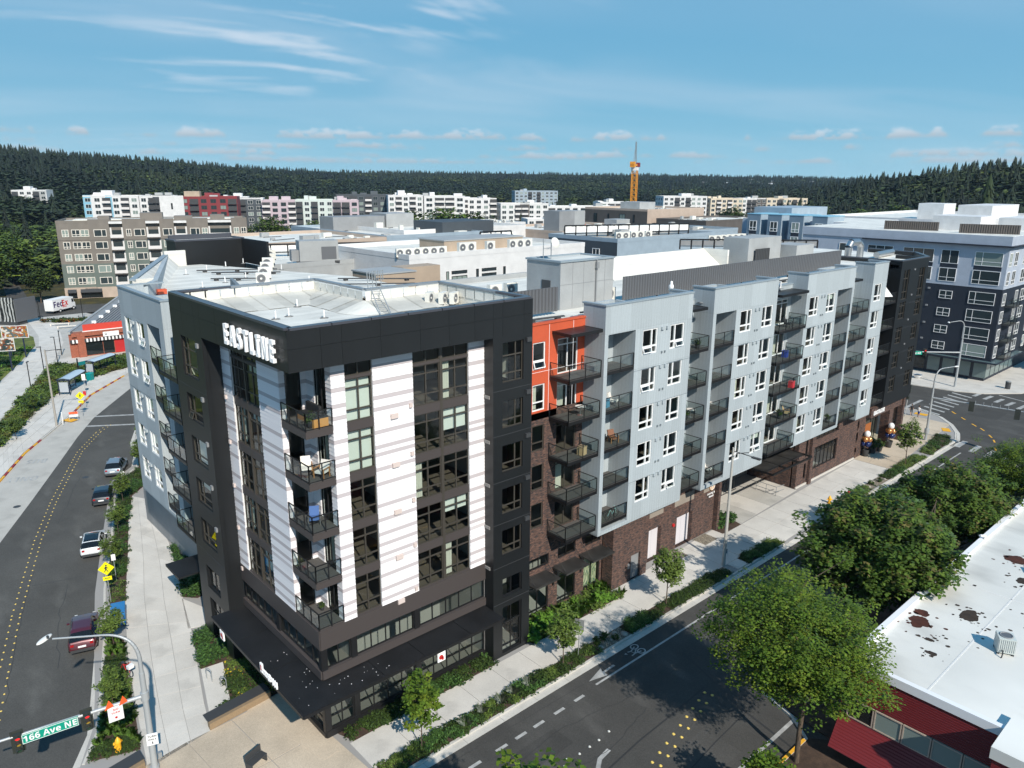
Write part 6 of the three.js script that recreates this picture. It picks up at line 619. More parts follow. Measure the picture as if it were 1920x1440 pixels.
// bus shelters
const shelter = (x, z, ry, label) => { const t = thing('bus_shelter', label, 'bus shelter', [x, 0, z], ry, 'bus shelters'); mesh('roof', (() => { const g = g_(); for (let i = 0; i < 8; i++) { const a = -1 + i * .25, b = a + .25, ya = 2.75 - a * a * .28, yb = 2.75 - b * b * .28; g.quad([-3, ya, -a * 1.0], [-3, yb, -b], [3, yb, -b], [3, ya, -a]); g.quad([3, ya - .06, -a], [3, yb - .06, -b], [-3, yb - .06, -b], [-3, ya - .06, -a]); } return g; })(), M([.42, .52, .60], .3), t); mesh('roof_edge', g_().bar([-3, 2.45, 1], [3, 2.45, 1], .08, .14).bar([-3, 2.45, -1], [3, 2.45, -1], .08, .14).bar([-3, 2.5, -1], [-3, 2.5, 1], .08, .2).bar([3, 2.5, -1], [3, 2.5, 1], .08, .2), m.navyMetal, t); for (const xx of [-2.9, -1, 1, 2.9]) mesh('post', g_().box(xx - .05, 0, -.9, xx + .05, 2.45, -.8), m.navyMetal, t); for (const xx of [-2.9, 2.9]) mesh('front_post', g_().box(xx - .05, 0, .7, xx + .05, 2.45, .8), m.navyMetal, t); mesh('advert_panel', g_().box(-2.93, .5, -.7, -2.87, 2.1, .6), M([.4, .43, .47], .3), t); for (const xx of [-2, 0, 2]) mesh('glass_panel', g_().quad([xx - .9, .3, -.85], [xx + .9, .3, -.85], [xx + .9, 2.2, -.85], [xx - .9, 2.2, -.85]), m.railGlass, t); mesh('bench', g_().box(-1.5, .45, -.7, 2, .52, -.3), m.navyMetal, t); };
m.navyMetal = M([.012, .02, .045], .45); shelter(9.4, -99.2, .95, 'bus shelter nearest the camera, with curved pale roof'); shelter(16.2, -109.5, .7, 'bus shelter closer to the brick building, with curved pale roof');
{ const t = thing('litter_bin', 'teal litter bin beside the second shelter', 'bin', [13.2, 0, -104.6], .7); mesh('body', g_().box(-.4, 0, -.4, .4, 1.1, .4), M([.0, .22, .22], .5), t); mesh('lid', g_().box(-.44, 1.1, -.44, .44, 1.25, .44), M([.0, .3, .3], .5), t); const u = thing('wayfinding_sign', 'dark post with small teal sign between the shelters', 'sign', [12.0, 0, -106.5], .4); mesh('post', g_().box(-.08, 0, -.08, .08, 3.6, .08), m.blackMetal, u); mesh('plate', g_().box(.1, 2.3, -.04, 1.4, 2.9, .04), M([.0, .16, .17], .5), u); const v = thing('planter_bowl', 'white bowl planter on the far pavement before the navy building', 'planter', [122.4, 0, -12.2]); mesh('bowl', new THREE.LatheGeometry([[.2, 0], [.45, .1], [.75, .6], [.7, .62], [.4, .2]].map((p) => new THREE.Vector2(...p)), 18), m.signWhite, v); mesh('soil', g_().cyl([0, .45, 0], [0, .5, 0], .6, .6, 14), m.soil, v); const w = thing('litter_bin', 'dark litter bin on the far corner at the right edge', 'bin', [126.4, 0, .6]); mesh('body', g_().cyl([0, 0, 0], [0, 1.2, 0], .4, .42, 12), m.charcoal, w); mesh('lid', g_().cyl([0, 1.2, 0], [0, 1.32, 0], .46, .35, 12), m.greyLight, w); }
// balloons and pots at the far entrance
for (const [x, z, l] of [[76.2, -1.0, 'balloon stack in white, copper and navy left of the far entrance'], [81.8, -.4, 'balloon stack in white, copper and navy right of the far entrance']]) { const t = thing('balloon_stack', l, 'balloons', [x, 0, z], 0, 'balloon stacks'); mesh('pot', new THREE.LatheGeometry([[0, 0], [.3, 0], [.45, .9], [.4, .9]].map((p) => new THREE.Vector2(...p)), 14), m.charcoal, t); const bm = [M([.8, .8, .8], .2), M([.55, .25, .09], .15, { metalness: .5 }), M([.01, .02, .09], .15)]; const ball = (X, Y, Z, r, q) => { const o = mesh('balloon', new THREE.SphereGeometry(r, 14, 10), q, t, X, Y, Z); o.scale.y = 1.12; }; ball(0, 2.9, 0, .38, bm[0]); for (let i = 0; i < 4; i++) { const a = i * 1.57; ball(Math.cos(a) * .33, 2.25, Math.sin(a) * .33, .33, bm[1]); ball(Math.cos(a + .7) * .36, 1.65, Math.sin(a + .7) * .36, .33, bm[2]); } mesh('stand', g_().cyl([0, .8, 0], [0, 2.6, 0], .03, .03, 6), m.charcoal, t); }
{ const pt = (x, y, z, l, s = 1) => { const t = thing('potted_plant', l, 'plant', [x, y, z]); t.scale.setScalar(s); mesh('pot', new THREE.LatheGeometry([[0, 0], [.17, 0], [.24, .4], [.2, .4]].map((p) => new THREE.Vector2(...p)), 12), m.charcoal, t); mesh('foliage', SH2, m.leaf, t, 0, .32, 0); return t; }; pt(78.0, 0, -.9, 'dark potted plant between the balloon stacks', 2.2); pt(79.4, 0, -.6, 'second potted plant by the entrance doors', 1.8);
  const TD = (k) => SILL[k] + .03; pt(1.75, TD(0), -1.5, 'leafy plant in a black pot on the top corner balcony', 1.05); pt(2.4, TD(4) - .0, -2.9, 'small plant on the lowest corner balcony', .6); pt(36.3, doorY[2], -.6, 'plants on the third balcony between the first two bays', 1.1); pt(63.9, YS[4] - .66, -.7, 'plant on the lowest balcony of the third bay', 1.1); pt(75.2, doorY[1], -1, 'dry plant on the dark recess balcony near the black end block', 1.3); pt(51.9, doorY[3], -.2, 'pale plant on the middle wide balcony', 1.1); pt(37.2, doorY[0], -.5, 'leafy plant beside the blue cushion balcony item', .9); }
// balcony furniture
const wood = M([.36, .18, .07], .55), cush = M([.72, .69, .64], .8), blueC = M([.06, .13, .32], .8), sofaC = M([.018, .019, .021], .7);
function armchair(label, p, ry, fm, cm) { const t = thing('armchair', label, 'chair', p, ry); const s = mesh('seat', g_().box(-.28, .3, -.28, .28, .42, .3), cm, t), b = mesh('backrest', g_().box(-.28, 0, -.05, .28, .55, .05), cm, t, 0, .4, -.28); b.rotation.x = -.3; for (const x of [-.33, .33]) { mesh('arm', g_().box(x - .03, .56, -.3, x + .03, .6, .34), fm, t); for (const z of [-.28, .3]) mesh('leg', g_().box(x - .025, 0, z - .025, x + .025, .56, z + .025), fm, t); } return t; }
armchair('cushioned wooden armchair on the second corner balcony, at the back', [1.85, SILL[1] + .03, -2.6], -.4, wood, cush); armchair('cushioned wooden armchair on the second corner balcony, at the railing', [2.25, SILL[1] + .03, -1.5], -1.1, wood, cush); armchair('blue folding chair on the third corner balcony', [2.0, SILL[2] + .03, -2.3], -.5, m.steel, blueC);
{ const t = thing('sofa', 'dark outdoor sofa on the top corner balcony', 'sofa', [2.35, SILL[0] + .03, -2.75], -1.57); mesh('seat', g_().box(-.8, .28, -.35, .8, .45, .35), sofaC, t); mesh('base', g_().box(-.8, 0, -.35, .8, .28, .35), wood, t); for (const x of [-.4, .4]) mesh('back_cushion', g_().box(x - .38, .45, -.38, x + .38, .95, -.2), sofaC, t); const b = thing('storage_box', 'orange wood crate behind the railing of the top corner balcony', 'box', [2.2, SILL[0] + .03, -1.3], 0); mesh('box', g_().box(-.45, 0, -.22, .45, .55, .22), M([.6, .28, .08], .6), b); mesh('top', g_().box(-.47, .55, -.24, .47, .6, .24), sofaC, b); }
{ const pr = thing('parasol', 'folded blue parasol on the top balcony right of the first bay', 'parasol', [36.0, doorY[0], -.8]); mesh('canopy', g_().cyl([0, 1.0, 0], [0, 1.9, 0], .28, .06, 9), M([.02, .2, .55], .6), pr); mesh('pole', g_().cyl([0, 0, 0], [0, 1.2, 0], .03, .03, 6), m.steel, pr); for (const [x, y, z, c, l] of [[26.0, YS[1] - .67, -.9, [.05, .22, .34], 'blue bin on the second balcony of the first bay'], [61.9, YS[2] - .67, -.6, [.1, .4, .6], 'blue tub on the third balcony of the third bay'], [52.6, doorY[1], -.6, [.02, .05, .3], 'blue tub on the second wide balcony'], [53.2, doorY[2], .1, [.5, .03, .04], 'red box on the third wide balcony'], [66.4, YS[1] - .67, -.9, [.55, .42, .3], 'tan cushion on a balcony left of the fourth bay'], [23.2, doorY[2], -.6, [.5, .36, .2], 'wooden chest on the brick recess balcony']]) { const t = thing('balcony_box', l, 'box', [x, y, z], .2); mesh('body', g_().box(-.3, 0, -.25, .3, .6, .25), M(c, .6), t); mesh('lid', g_().box(-.32, .6, -.27, .32, .66, .27), M(c.map((v) => v * .8 + .03), .6), t); }
  const mkT = (label, x, y, z) => { const t = thing('balcony_table', label, 'table', [x, y, z], .3); mesh('top', g_().cyl([0, .7, 0], [0, .73, 0], .4, .4, 16), cush, t); mesh('stem', g_().cyl([0, 0, 0], [0, .7, 0], .03, .03, 8), m.steel, t); mesh('foot', g_().cyl([0, 0, 0], [0, .03, 0], .22, .22, 12), m.steel, t); }; mkT('white table on the second orange recess balcony', 23.0, doorY[1], -.7); mkT('table on the third balcony between the first bays', 37.2, doorY[2], -.7); mkT('table on the third balcony of the second bay', 40.2, YS[2] - .67, -.9); armchair('white chair on the third balcony of the first bay', [27.0, YS[1] - .67, -.9], .4, m.steel, cush); armchair('dark round backed chair on the third balcony of the first bay', [27.1, YS[2] - .67, -.9], -.3, wood, M([.2, .09, .05], .7)); armchair('white chair at the lowest balcony of the second bay', [40.9, YS[4] - .67, -.9], .3, m.steel, cush); armchair('dark chair on the top wide balcony', [52.2, doorY[0], -.4], .2, m.charcoal, sofaC); armchair('wicker chair on the fourth wide balcony', [53.4, doorY[3], -.2], .5, wood, M([.5, .38, .2], .8)); const bk = thing('bicycle', 'bicycle leaning on the lowest balcony of the first bay', 'bicycle', [26.6, YS[4] - .67, -.25], 1.57); for (const z of [-.5, .5]) mesh('wheel', new THREE.TorusGeometry(.32, .02, 6, 18), m.rubber, bk, 0, .34, z, Math.PI / 2); mesh('frame', g_().tube([[0, .34, -.5], [0, .8, -.2], [0, .36, .05], [0, .82, .38], [0, .34, .5]], .022, .022, 6).tube([[-.22, .98, .36], [0, .95, .38], [.22, .98, .36]], .016, .016, 6), M([.3, .5, .48], .3), bk); mesh('saddle', g_().box(-.07, .84, -.3, .07, .9, -.06), m.charcoal, bk); const fl = thing('awning_blind', 'white triangular shade cloth on the top dark recess balcony', 'awning', [73.4, 20.4, -.6]); mesh('cloth', g_().quad([0, 0, 0], [2.2, -.1, .6], [0, 2.2, -.3], [0, 2.2, -.3]).quad([0, 2.2, -.32], [0, 2.2, -.32], [2.2, -.1, .58], [0, 0, -.02]), m.signWhite, fl); mesh('cord', g_().bar([2.2, -.1, .6], [2.6, 0, .4], .015), m.steel, fl); }
// cars
function car(label, [x, z], [hx, hz], paint, o = {}) {
  const { L = 4.7, W = 1.9, H = 1.68, glassRoof = false, rails = true } = o, t = thing('parked_car', label, 'car', [x, RY, z], Math.atan2(hx, hz), 'cars along the streets'), rf = [[0, .62], [.015, .95], [.04, 1.05], [.13, H - .1], [.2, H], [.45, H + .01], [.58, H - .08], [.71, 1.08], [.8, 1.0], [.93, .88], [.985, .7], [1, .5]], tb = (T, u) => tab(T.map((q) => [...q]), u)[1];
  const ns = 44, ring = [], U = []; for (let i = 0; i <= ns; i++) { const u = i / ns, yr = tb(rf, u), end = Math.min(u, 1 - u), ww = W / 2 * (1 - .16 * Math.pow(1 - cl(end / .12), 2)), be = Math.min(yr - .03, 1.0 - .04 * u), cab = yr > 1.12 ? cl((yr - 1.05) / .55) : 0, yb = .26 + .14 * Math.pow(1 - cl(end / .08), 2); const wr = lerp(ww * .93, ww * .70, cab); ring.push([[0, yb], [ww * .86, yb], [ww * .98, yb + .14], [ww, .55], [ww * .985, be - .1], [ww * .94, be], [lerp(ww * .9, wr, cab ? 1 : .2), lerp(be + .01, yr - .07, cab ? 1 : .5)], [wr * .86, yr - .012], [0, yr + .012]]); U.push(u); }
  const body = { p: [], i: [] }, mk = () => g_(); const gb = mk(), gg = mk(); const V = (i, j, s) => { const q = ring[i][j]; return [s * q[0], q[1], (U[i] - .5) * L]; };
  const P = (u, a, b) => u >= a && u <= b; for (let i = 0; i < ns; i++) for (let j = 0; j < 8; j++) for (const s of [-1, 1]) { const u = (U[i] + U[i + 1]) / 2, cab = ring[i][8][1] > 1.2 && ring[i + 1][8][1] > 1.2; const side = j === 5 && P(u, .09, .66) && cab && !(P(u, .25, .275) || P(u, .44, .465)), scr = j >= 6 && (P(u, .585, .70) || P(u, .045, .125)), top = glassRoof && j >= 7 && P(u, .17, .56); const q = [V(i, j, s), V(i + 1, j, s), V(i + 1, j + 1, s), V(i, j + 1, s)]; if (s > 0) q.reverse(); (side || scr || top ? gg : gb).quad(...q); }
  const cap = (i, f) => { for (let j = 0; j < 8; j++) { const q = [V(i, j, -1), V(i, j, 1), V(i, j + 1, 1), V(i, j + 1, -1)]; if (f) q.reverse(); gb.quad(...q); } }; cap(0, true); cap(ns, false);
  const sm = (G_) => { const g = G_.geo(); g.deleteAttribute('normal'); g.deleteAttribute('uv'); const q = mergeVertices(g, .002); q.computeVertexNormals(); q.setAttribute('uv', new THREE.Float32BufferAttribute(new Float32Array(q.attributes.position.count * 2), 2)); return q; };
  mesh('body', sm(gb), paint, t); mesh('windows', sm(gg), m.carGlass, t);
  for (const s of [-1, 1]) { for (const zz of [-.295 * L, .3 * L]) { const w = grp('wheel', t, s * (W / 2 - .1), .34, zz); mesh('tyre', g_().cyl([-.1, 0, 0], [.115, 0, 0], .345, .345, 20), m.rubber, w); mesh('rim', g_().cyl([s > 0 ? .1 : -.1, 0, 0], [s > 0 ? .125 : -.112, 0, 0], .23, .2, 10), m.steel, w); mesh('wheel_arch', g_().cyl([s * (W / 2 - .25), .36, zz], [s * (W / 2 + .012), .36, zz], .42, .42, 20), m.rubber, t); }
    mesh('tail_light', g_().box(s * W * .27 - (s < 0 ? .22 : 0), .82, -L / 2 - .0, s * W * .27 + (s > 0 ? .22 : 0), .96, -L / 2 + .12), m.tail, t); mesh('headlight', g_().box(s * W * .27 - (s < 0 ? .2 : 0), .62, L / 2 - .14, s * W * .27 + (s > 0 ? .2 : 0), .74, L / 2 + .0), m.lamp, t); mesh('mirror', g_().box(s * (W / 2 - .02) - (s < 0 ? .18 : 0), .98, L * .14, s * (W / 2 - .02) + (s > 0 ? .18 : 0), 1.1, L * .14 + .12), paint, t); if (rails) mesh('roof_rail', g_().bar([s * W * .33, H + .03, -.24 * L], [s * W * .33, H + .03, .03 * L], .04), m.charcoal, t); }
  mesh('number_plate', g_().box(-.26, .68, -L / 2 - .025, .26, .82, -L / 2), m.signWhite, t); mesh('bumper', g_().box(-W * .4, .34, -L / 2 - .04, W * .4, .55, -L / 2 + .1), m.charcoal, t); return t;
}
m.carGlass = M([.008, .009, .010], .04); m.tail = M([.35, .01, .012], .25); const paint = (c, mt = 0) => new THREE.MeshPhysicalMaterial({ color: C(...c), roughness: .35, metalness: mt, clearcoat: 1, clearcoatRoughness: .03 });
car('dark red parked car under the curved lamp arm', [-7.15, -22.7], [.27, -.96], paint([.085, .008, .014], .2), { L: 4.8 }); car('white parked car with black glass roof', [-2.75, -37.9], [.31, -.95], paint([.62, .64, .66]), { L: 4.6, H: 1.55, glassRoof: true, rails: false }); car('dark charcoal parked car under the leaning young tree', [1.1, -49.6], [.33, -.94], paint([.012, .016, .022], .3), { L: 4.7, H: 1.55, rails: false }); car('silver parked car at the kerb bulge', [4.5, -57.4], [.42, -.91], paint([.26, .30, .34], .5), { L: 4.6 }); car('dark blue car on the right street half hidden by trees', [72.6, 8.2], [-1, .02], paint([.01, .014, .03], .3), { L: 4.5, H: 1.5, rails: false });
// white delivery van with its lettering
{ const t = thing('delivery_van', 'white delivery van with purple and red lettering on its side', 'van', [26.2, 0, -184.6], .71), w = M([.78, .78, .78], .45); mesh('cargo_body', g_().box(-4.6, .7, -1.2, 2.2, 3.5, 1.2), w, t); mesh('cab', g_().poly([[2.2, -1.15], [3.6, -1.1], [3.6, 1.1], [2.2, 1.15]], .7, 1.9).box(2.2, 1.9, -1.15, 3.0, 3.3, 1.15), w, t); mesh('windscreen', g_().quad([3.02, 1.95, 1], [3.02, 1.95, -1], [3.02, 3.0, -1], [3.02, 3.0, 1]), m.carGlass, t); mesh('side_window', g_().quad([2.3, 2.0, 1.16], [2.9, 2.0, 1.16], [2.9, 2.9, 1.16], [2.3, 2.9, 1.16]), m.carGlass, t); mesh('bumper', g_().box(3.55, .5, -1.1, 3.75, .85, 1.1), m.charcoal, t); for (const x of [-2.2, 2.7]) for (const z of [-1.0, 1.0]) { const g = grp('wheel', t, x, .48, z); mesh('tyre', g_().cyl([0, 0, -.18], [0, 0, .2], .48, .48, 18), m.rubber, g); mesh('rim', g_().cyl([0, 0, .19], [0, 0, .23], .27, .22, 10), m.signWhite, g); } mesh('chassis', g_().box(-4.4, .45, -.9, 3.4, .7, .9), m.charcoal, t); const a = textG('Fed', 1.5, .02), b = textG('Ex', 1.5, .02); mesh('lettering', a, M([.035, .012, .10], .5), t, -2.7, 2.3, 1.21); mesh('lettering', b, M([.62, .03, .02], .5), t, -.25, 2.3, 1.21); mesh('small_lettering', textG('Ground', .3, .02), M([.62, .03, .02], .5), t, -.6, 1.35, 1.21); }
// two people waiting at the far crossing
function person(label, [x, z], ry, shirt, pants, hair) { const t = thing('person', label, 'person', [x, 0, z], ry), mc = new MarchingCubes(64, m.white, false, false, 60000), n = 64, S = .95, J = [[[0, 1.62, .01], [0, 1.68, .01], .1, .095], [[0, 1.42, 0], [0, 1.6, 0], .055, .05], [[-.13, 1.36, 0], [.13, 1.36, 0], .085, .085], [[0, 1.3, 0], [0, 1.0, 0], .15, .13], [[-.07, .95, 0], [.07, .95, 0], .11, .11]]; for (const s of [-1, 1]) J.push([[s * .09, .92, 0], [s * .1, .5, .02 * s], .085, .06], [[s * .1, .5, .02 * s], [s * .1, .09, -.02], .058, .042], [[s * .1, .05, -.03], [s * .11, .04, .15], .045, .04], [[s * .19, 1.37, 0], [s * .25, 1.08, -.01], .05, .042], [[s * .25, 1.08, -.01], [s * .23, .84, .09], .04, .03], [[s * .23, .84, .09], [s * .225, .76, .12], .035, .028]); let k = 0; for (let c = 0; c < n; c++) for (let b = 0; b < n; b++) for (let a = 0; a < n; a++, k++) { const p = [((a - n / 2) / (n / 2)) * S, ((b - n / 2) / (n / 2)) * S + .9, ((c - n / 2) / (n / 2)) * S]; let d = 9; for (const [A, Bq, r0, r1] of J) { const ab = [Bq[0] - A[0], Bq[1] - A[1], Bq[2] - A[2]], ap = [p[0] - A[0], p[1] - A[1], p[2] - A[2]], h = cl((ab[0] * ap[0] + ab[1] * ap[1] + ab[2] * ap[2]) / (ab[0] ** 2 + ab[1] ** 2 + ab[2] ** 2 + 1e-9)), q = Math.hypot(ap[0] - ab[0] * h, ap[1] - ab[1] * h, ap[2] - ab[2] * h) - lerp(r0, r1, h), e = cl(.5 + .5 * (q - d) / .035); d = lerp(q, d, e) - .035 * e * (1 - e); } mc.field[k] = -d; }
  mc.isolation = 0; mc.update(); const cN = mc.count, g = new THREE.BufferGeometry(), pos = [], col = []; for (let i = 0; i < cN; i++) { const y = mc.positionArray[i * 3 + 1] * S + .9, xx = mc.positionArray[i * 3] * S; pos.push(xx, y, mc.positionArray[i * 3 + 2] * S); const c = y > 1.5 ? [.42, .26, .18] : y > .95 && !(Math.abs(xx) > .2 && y < 1.15) ? shirt : y > .5 && Math.abs(xx) < .2 ? pants : y < .1 ? [.3, .3, .3] : Math.abs(xx) > .19 ? [.42, .26, .18] : [.42, .26, .18]; col.push(...c); } g.setAttribute('position', new THREE.Float32BufferAttribute(pos, 3)); g.setAttribute('normal', new THREE.Float32BufferAttribute(mc.normalArray.slice(0, cN * 3), 3)); g.setAttribute('color', new THREE.Float32BufferAttribute(col, 3)); g.deleteAttribute('normal'); const q = mergeVertices(g, .0005); q.computeVertexNormals(); mesh('body', q, m.people, t); const hg = new THREE.SphereGeometry(.115, 14, 10, 0, 6.283, 0, 1.9); mesh('hair', hg, M(hair, .9), t, 0, 1.685, -.015); }
m.people = new THREE.MeshStandardMaterial({ color: 0xffffff, vertexColors: true, roughness: .85 }); person('person in a dark top and shorts waiting at the far crossing', [98.6, -4.1], 2.4, [.02, .02, .022], [.05, .05, .05], [.04, .025, .015]); person('person in a white top and blue shorts waiting at the far crossing', [98.4, -3.0], 1.2, [.75, .75, .75], [.03, .06, .25], [.03, .02, .015]);
// ---------------------------------------------------------------- neighbours
m.wallWhite = M([.80, .80, .80], .7, { map: tStucco }); m.navy = M([.017, .024, .040], .6, { map: tStucco }); m.lav = M([.50, .56, .66], .6, { map: tStucco }); m.paleBlue = M([.36, .45, .53], .6, { map: tStucco }); m.midBlue = M([.20, .28, .36], .6, { map: tStucco }); m.ggTan = M([.225, .20, .175], .8, { map: tStucco }); m.ggGreen = M([.15, .185, .165], .8, { map: tStucco }); m.taupe = M([.13, .115, .105], .8, { map: tStucco }); m.beige = M([.55, .44, .36], .8, { map: tStucco }); m.pink = M([.46, .38, .42], .8); m.cream = M([.58, .50, .39], .8); m.mint = M([.52, .58, .55], .8); m.redWall = M([.20, .025, .03], .7); m.ltBlue = M([.20, .42, .55], .7); m.slate = M([.07, .085, .10], .65, { map: tStucco });
m.shopGlass = M([.14, .19, .19], .15); m.canopyTeal = M([.10, .15, .16], .25); m.cream2 = M([.66, .62, .56], .7); m.whiteRail = M([.62, .60, .59], .7);
// simple window of a farther building: a proud frame and a glass sheet
function fwin(b, ry, x, y, z, w, h, fm = m.white, vs = [.5], hs = [], fw = .09, glass = m.farGlass) { const W = grp('window', b, x, y, z, ry); mesh('frame', cached('fw' + [w, h, vs, hs, fw], () => { const g = g_(), e = fw; g.box(0, 0, -.02, e, h, .08).box(w - e, 0, -.02, w, h, .08).box(e, 0, -.02, w - e, e, .08).box(e, h - e, -.02, w - e, h, .08); for (const v of vs) g.box(v * w - e / 2, e, -.02, v * w + e / 2, h - e, .075); for (const v of hs) g.box(e, v * h - e / 2, -.02, w - e, v * h + e / 2, .07); return g.geo(); }), fm, W); mesh('pane', cached('fp' + [w, h], () => g_().quad([fw * .5, fw * .5, .03], [w - fw * .5, fw * .5, .03], [w - fw * .5, h - fw * .5, .03], [fw * .5, h - fw * .5, .03]).geo()), glass, W); return W; }
const glassMix = () => pick([m.farGlass, m.farGlass, m.farGlass, m.glassPale]); m.glassPale = M([.22, .27, .25], .12);
function block(name, label, [x, z], ry, w, d, h, wallM, o = {}) { // front face along local x, facing local +z; origin at its left front foot
  const t = thing(name, label, 'building', [x, o.y || 0, z], ry, o.group); mesh('wall', g_().box(0, -.2, -d, w, h, 0, 't'), wallM, t); mesh('roof', g_().box(.25, h - .6, -d + .25, w - .25, h - .45, -.25), o.roof || m.roofWhite, t);
  mesh('parapet', (() => { const g = g_(), p = .25; return g.box(-.03, h - .5, -p, w + .03, h + .15, .03).box(-.03, h - .5, -d - .03, w + .03, h + .15, -d + p).box(-.03, h - .5, -d + p, p, h + .15, -p).box(w - p, h - .5, -d + p, w + .03, h + .15, -p); })(), o.trim || wallM, t);
  const side = -Math.PI / 2; for (const [a, y, ww, hh, vs, hs] of o.front || []) fwin(t, 0, a, y, .01, ww, hh, o.frame || m.white, vs, hs, o.fw, glassMix()); for (const [a, y, ww, hh, vs, hs] of o.side || []) fwin(t, side, -.01, y, -d + a, ww, hh, o.frame || m.white, vs, hs, o.fw, glassMix()); return t;
}
const gridW = (x0, n, step, ys, w, h, vs, hs) => ys.flatMap((y) => Array.from({ length: n }, (_, i) => [x0 + i * step, y, w, h, vs, hs]));
// grey green apartments on the left
{ const t = block('apartment_building', 'five storey grey green apartments with white balconies at left', [32, -207], -.358, 50, 17, 21.4, m.ggTan, { roof: m.roof }); const seg = [[0, 8, [[1.2, 1.7], [3.6, 2.1], [6.0 - .2, 2.1]], 0], [8, 13.2, [[9.2, 3.2]], .9], [16.6, 22.6, [[17.4, 1.3], [19.4, 2.9]], .9], [26.2, 30, [[26.9, 2.6]], .9], [33.4, 39.2, [[34.2, 2.6], [37.4, 1.6]], .9], [45.6, 50, [[46.2, 1.5], [48.2, 1.5]], .9]], ys = [17.2, 13.7, 10.2, 6.9, 4.9 - 1.0];
  const lv = [[17.1, 0], [13.75, 0], [10.4, 0], [7.1, 1], [3.8, 1]]; seg.forEach(([a, b, ws, pr], si) => { if (pr) { mesh('bay', g_().box(a, 2.9, 0, b, 21.9, pr), m.ggTan, t); } const gTop = si === 0 ? 9.6 : si === 1 ? 9.6 : si === 2 || si === 3 ? 15.9 : 15.9; mesh('green_cladding', g_().box(a + .02, 3.0, pr, b - .02, gTop, pr + .06), m.ggGreen, t); for (const [x, w] of ws) for (const [y] of lv) fwin(t, 0, x, y, pr + .07, w, 2.0, m.cream2, w > 2.2 ? [.62] : [.5], w > 2.2 ? [] : [.3], .16, glassMix()); mesh('belt', g_().box(a, 16.2, pr + .06, b, 16.35, pr + .12), m.ggTan, t); });
  for (const [a, b] of [[13.2, 16.6], [22.6, 26.2], [30, 33.4], [39.2, 45.6]]) for (const [y] of lv) { const B2 = grp('balcony', t, a, y - .5, 0); mesh('slab', g_().box(.05, -.2, 0, b - a - .05, 0, 1.2), m.taupe, B2); mesh('railing', g_().box(.05, .1, 1.12, b - a - .05, 1.0, 1.18), m.whiteRail, B2); mesh('balcony_door', g_().box(.5, 0, .02, b - a - .5, 2.2, .06), m.farGlass, B2); mesh('side_wall', g_().box(.02, 0, .02, .45, 2.9, .3).box(b - a - .45, 0, .02, b - a - .02, 2.9, .3), m.wallWhite, B2); }
  for (const [a, b] of [[13.2, 16.6], [22.6, 26.2], [30, 33.4], [39.2, 45.6]]) mesh('eave', g_().box(a, 20.6, 0, b, 21.2, 1.3), m.wallWhite, t);
  mesh('shop_base', g_().box(0, 0, 0, 14, 3.0, 1.0), m.beige, t); for (const [a, b] of [[.8, 3.0], [4.0, 9.4]]) { mesh('shop_window', g_().box(a, .1, 1.0, b, 2.0, 1.04), m.darkGlass, t); mesh('awning', g_().quad([a, 1.9, 2.0], [b, 1.9, 2.0], [b, 2.6, 1.05], [a, 2.6, 1.05]).quad([b, 1.9, 2.0], [a, 1.9, 2.0], [a, 1.7, 2.0], [b, 1.7, 2.0]), m.charcoal, t); } mesh('shop_lettering', (() => { const q = textG('TEA & ESPRESSO', .32, .03, fontR); return q; })(), m.charcoal, t, 6.8, 2.75, 1.02);
  for (const [a, w, hh, d] of [[21, 6, 1.9, 5], [10, 3, 1.1, 4], [30, 5, .9, 5], [40, 4, 1.2, 5]]) mesh('roof_box', g_().box(a, 20.8, -d - 4, a + w, 21.4 + hh, -4), m.ggTan, t); mesh('roof_panel', g_().box(3, 20.96, -15, 47, 21.35, -9), m.roofWhite, t); }
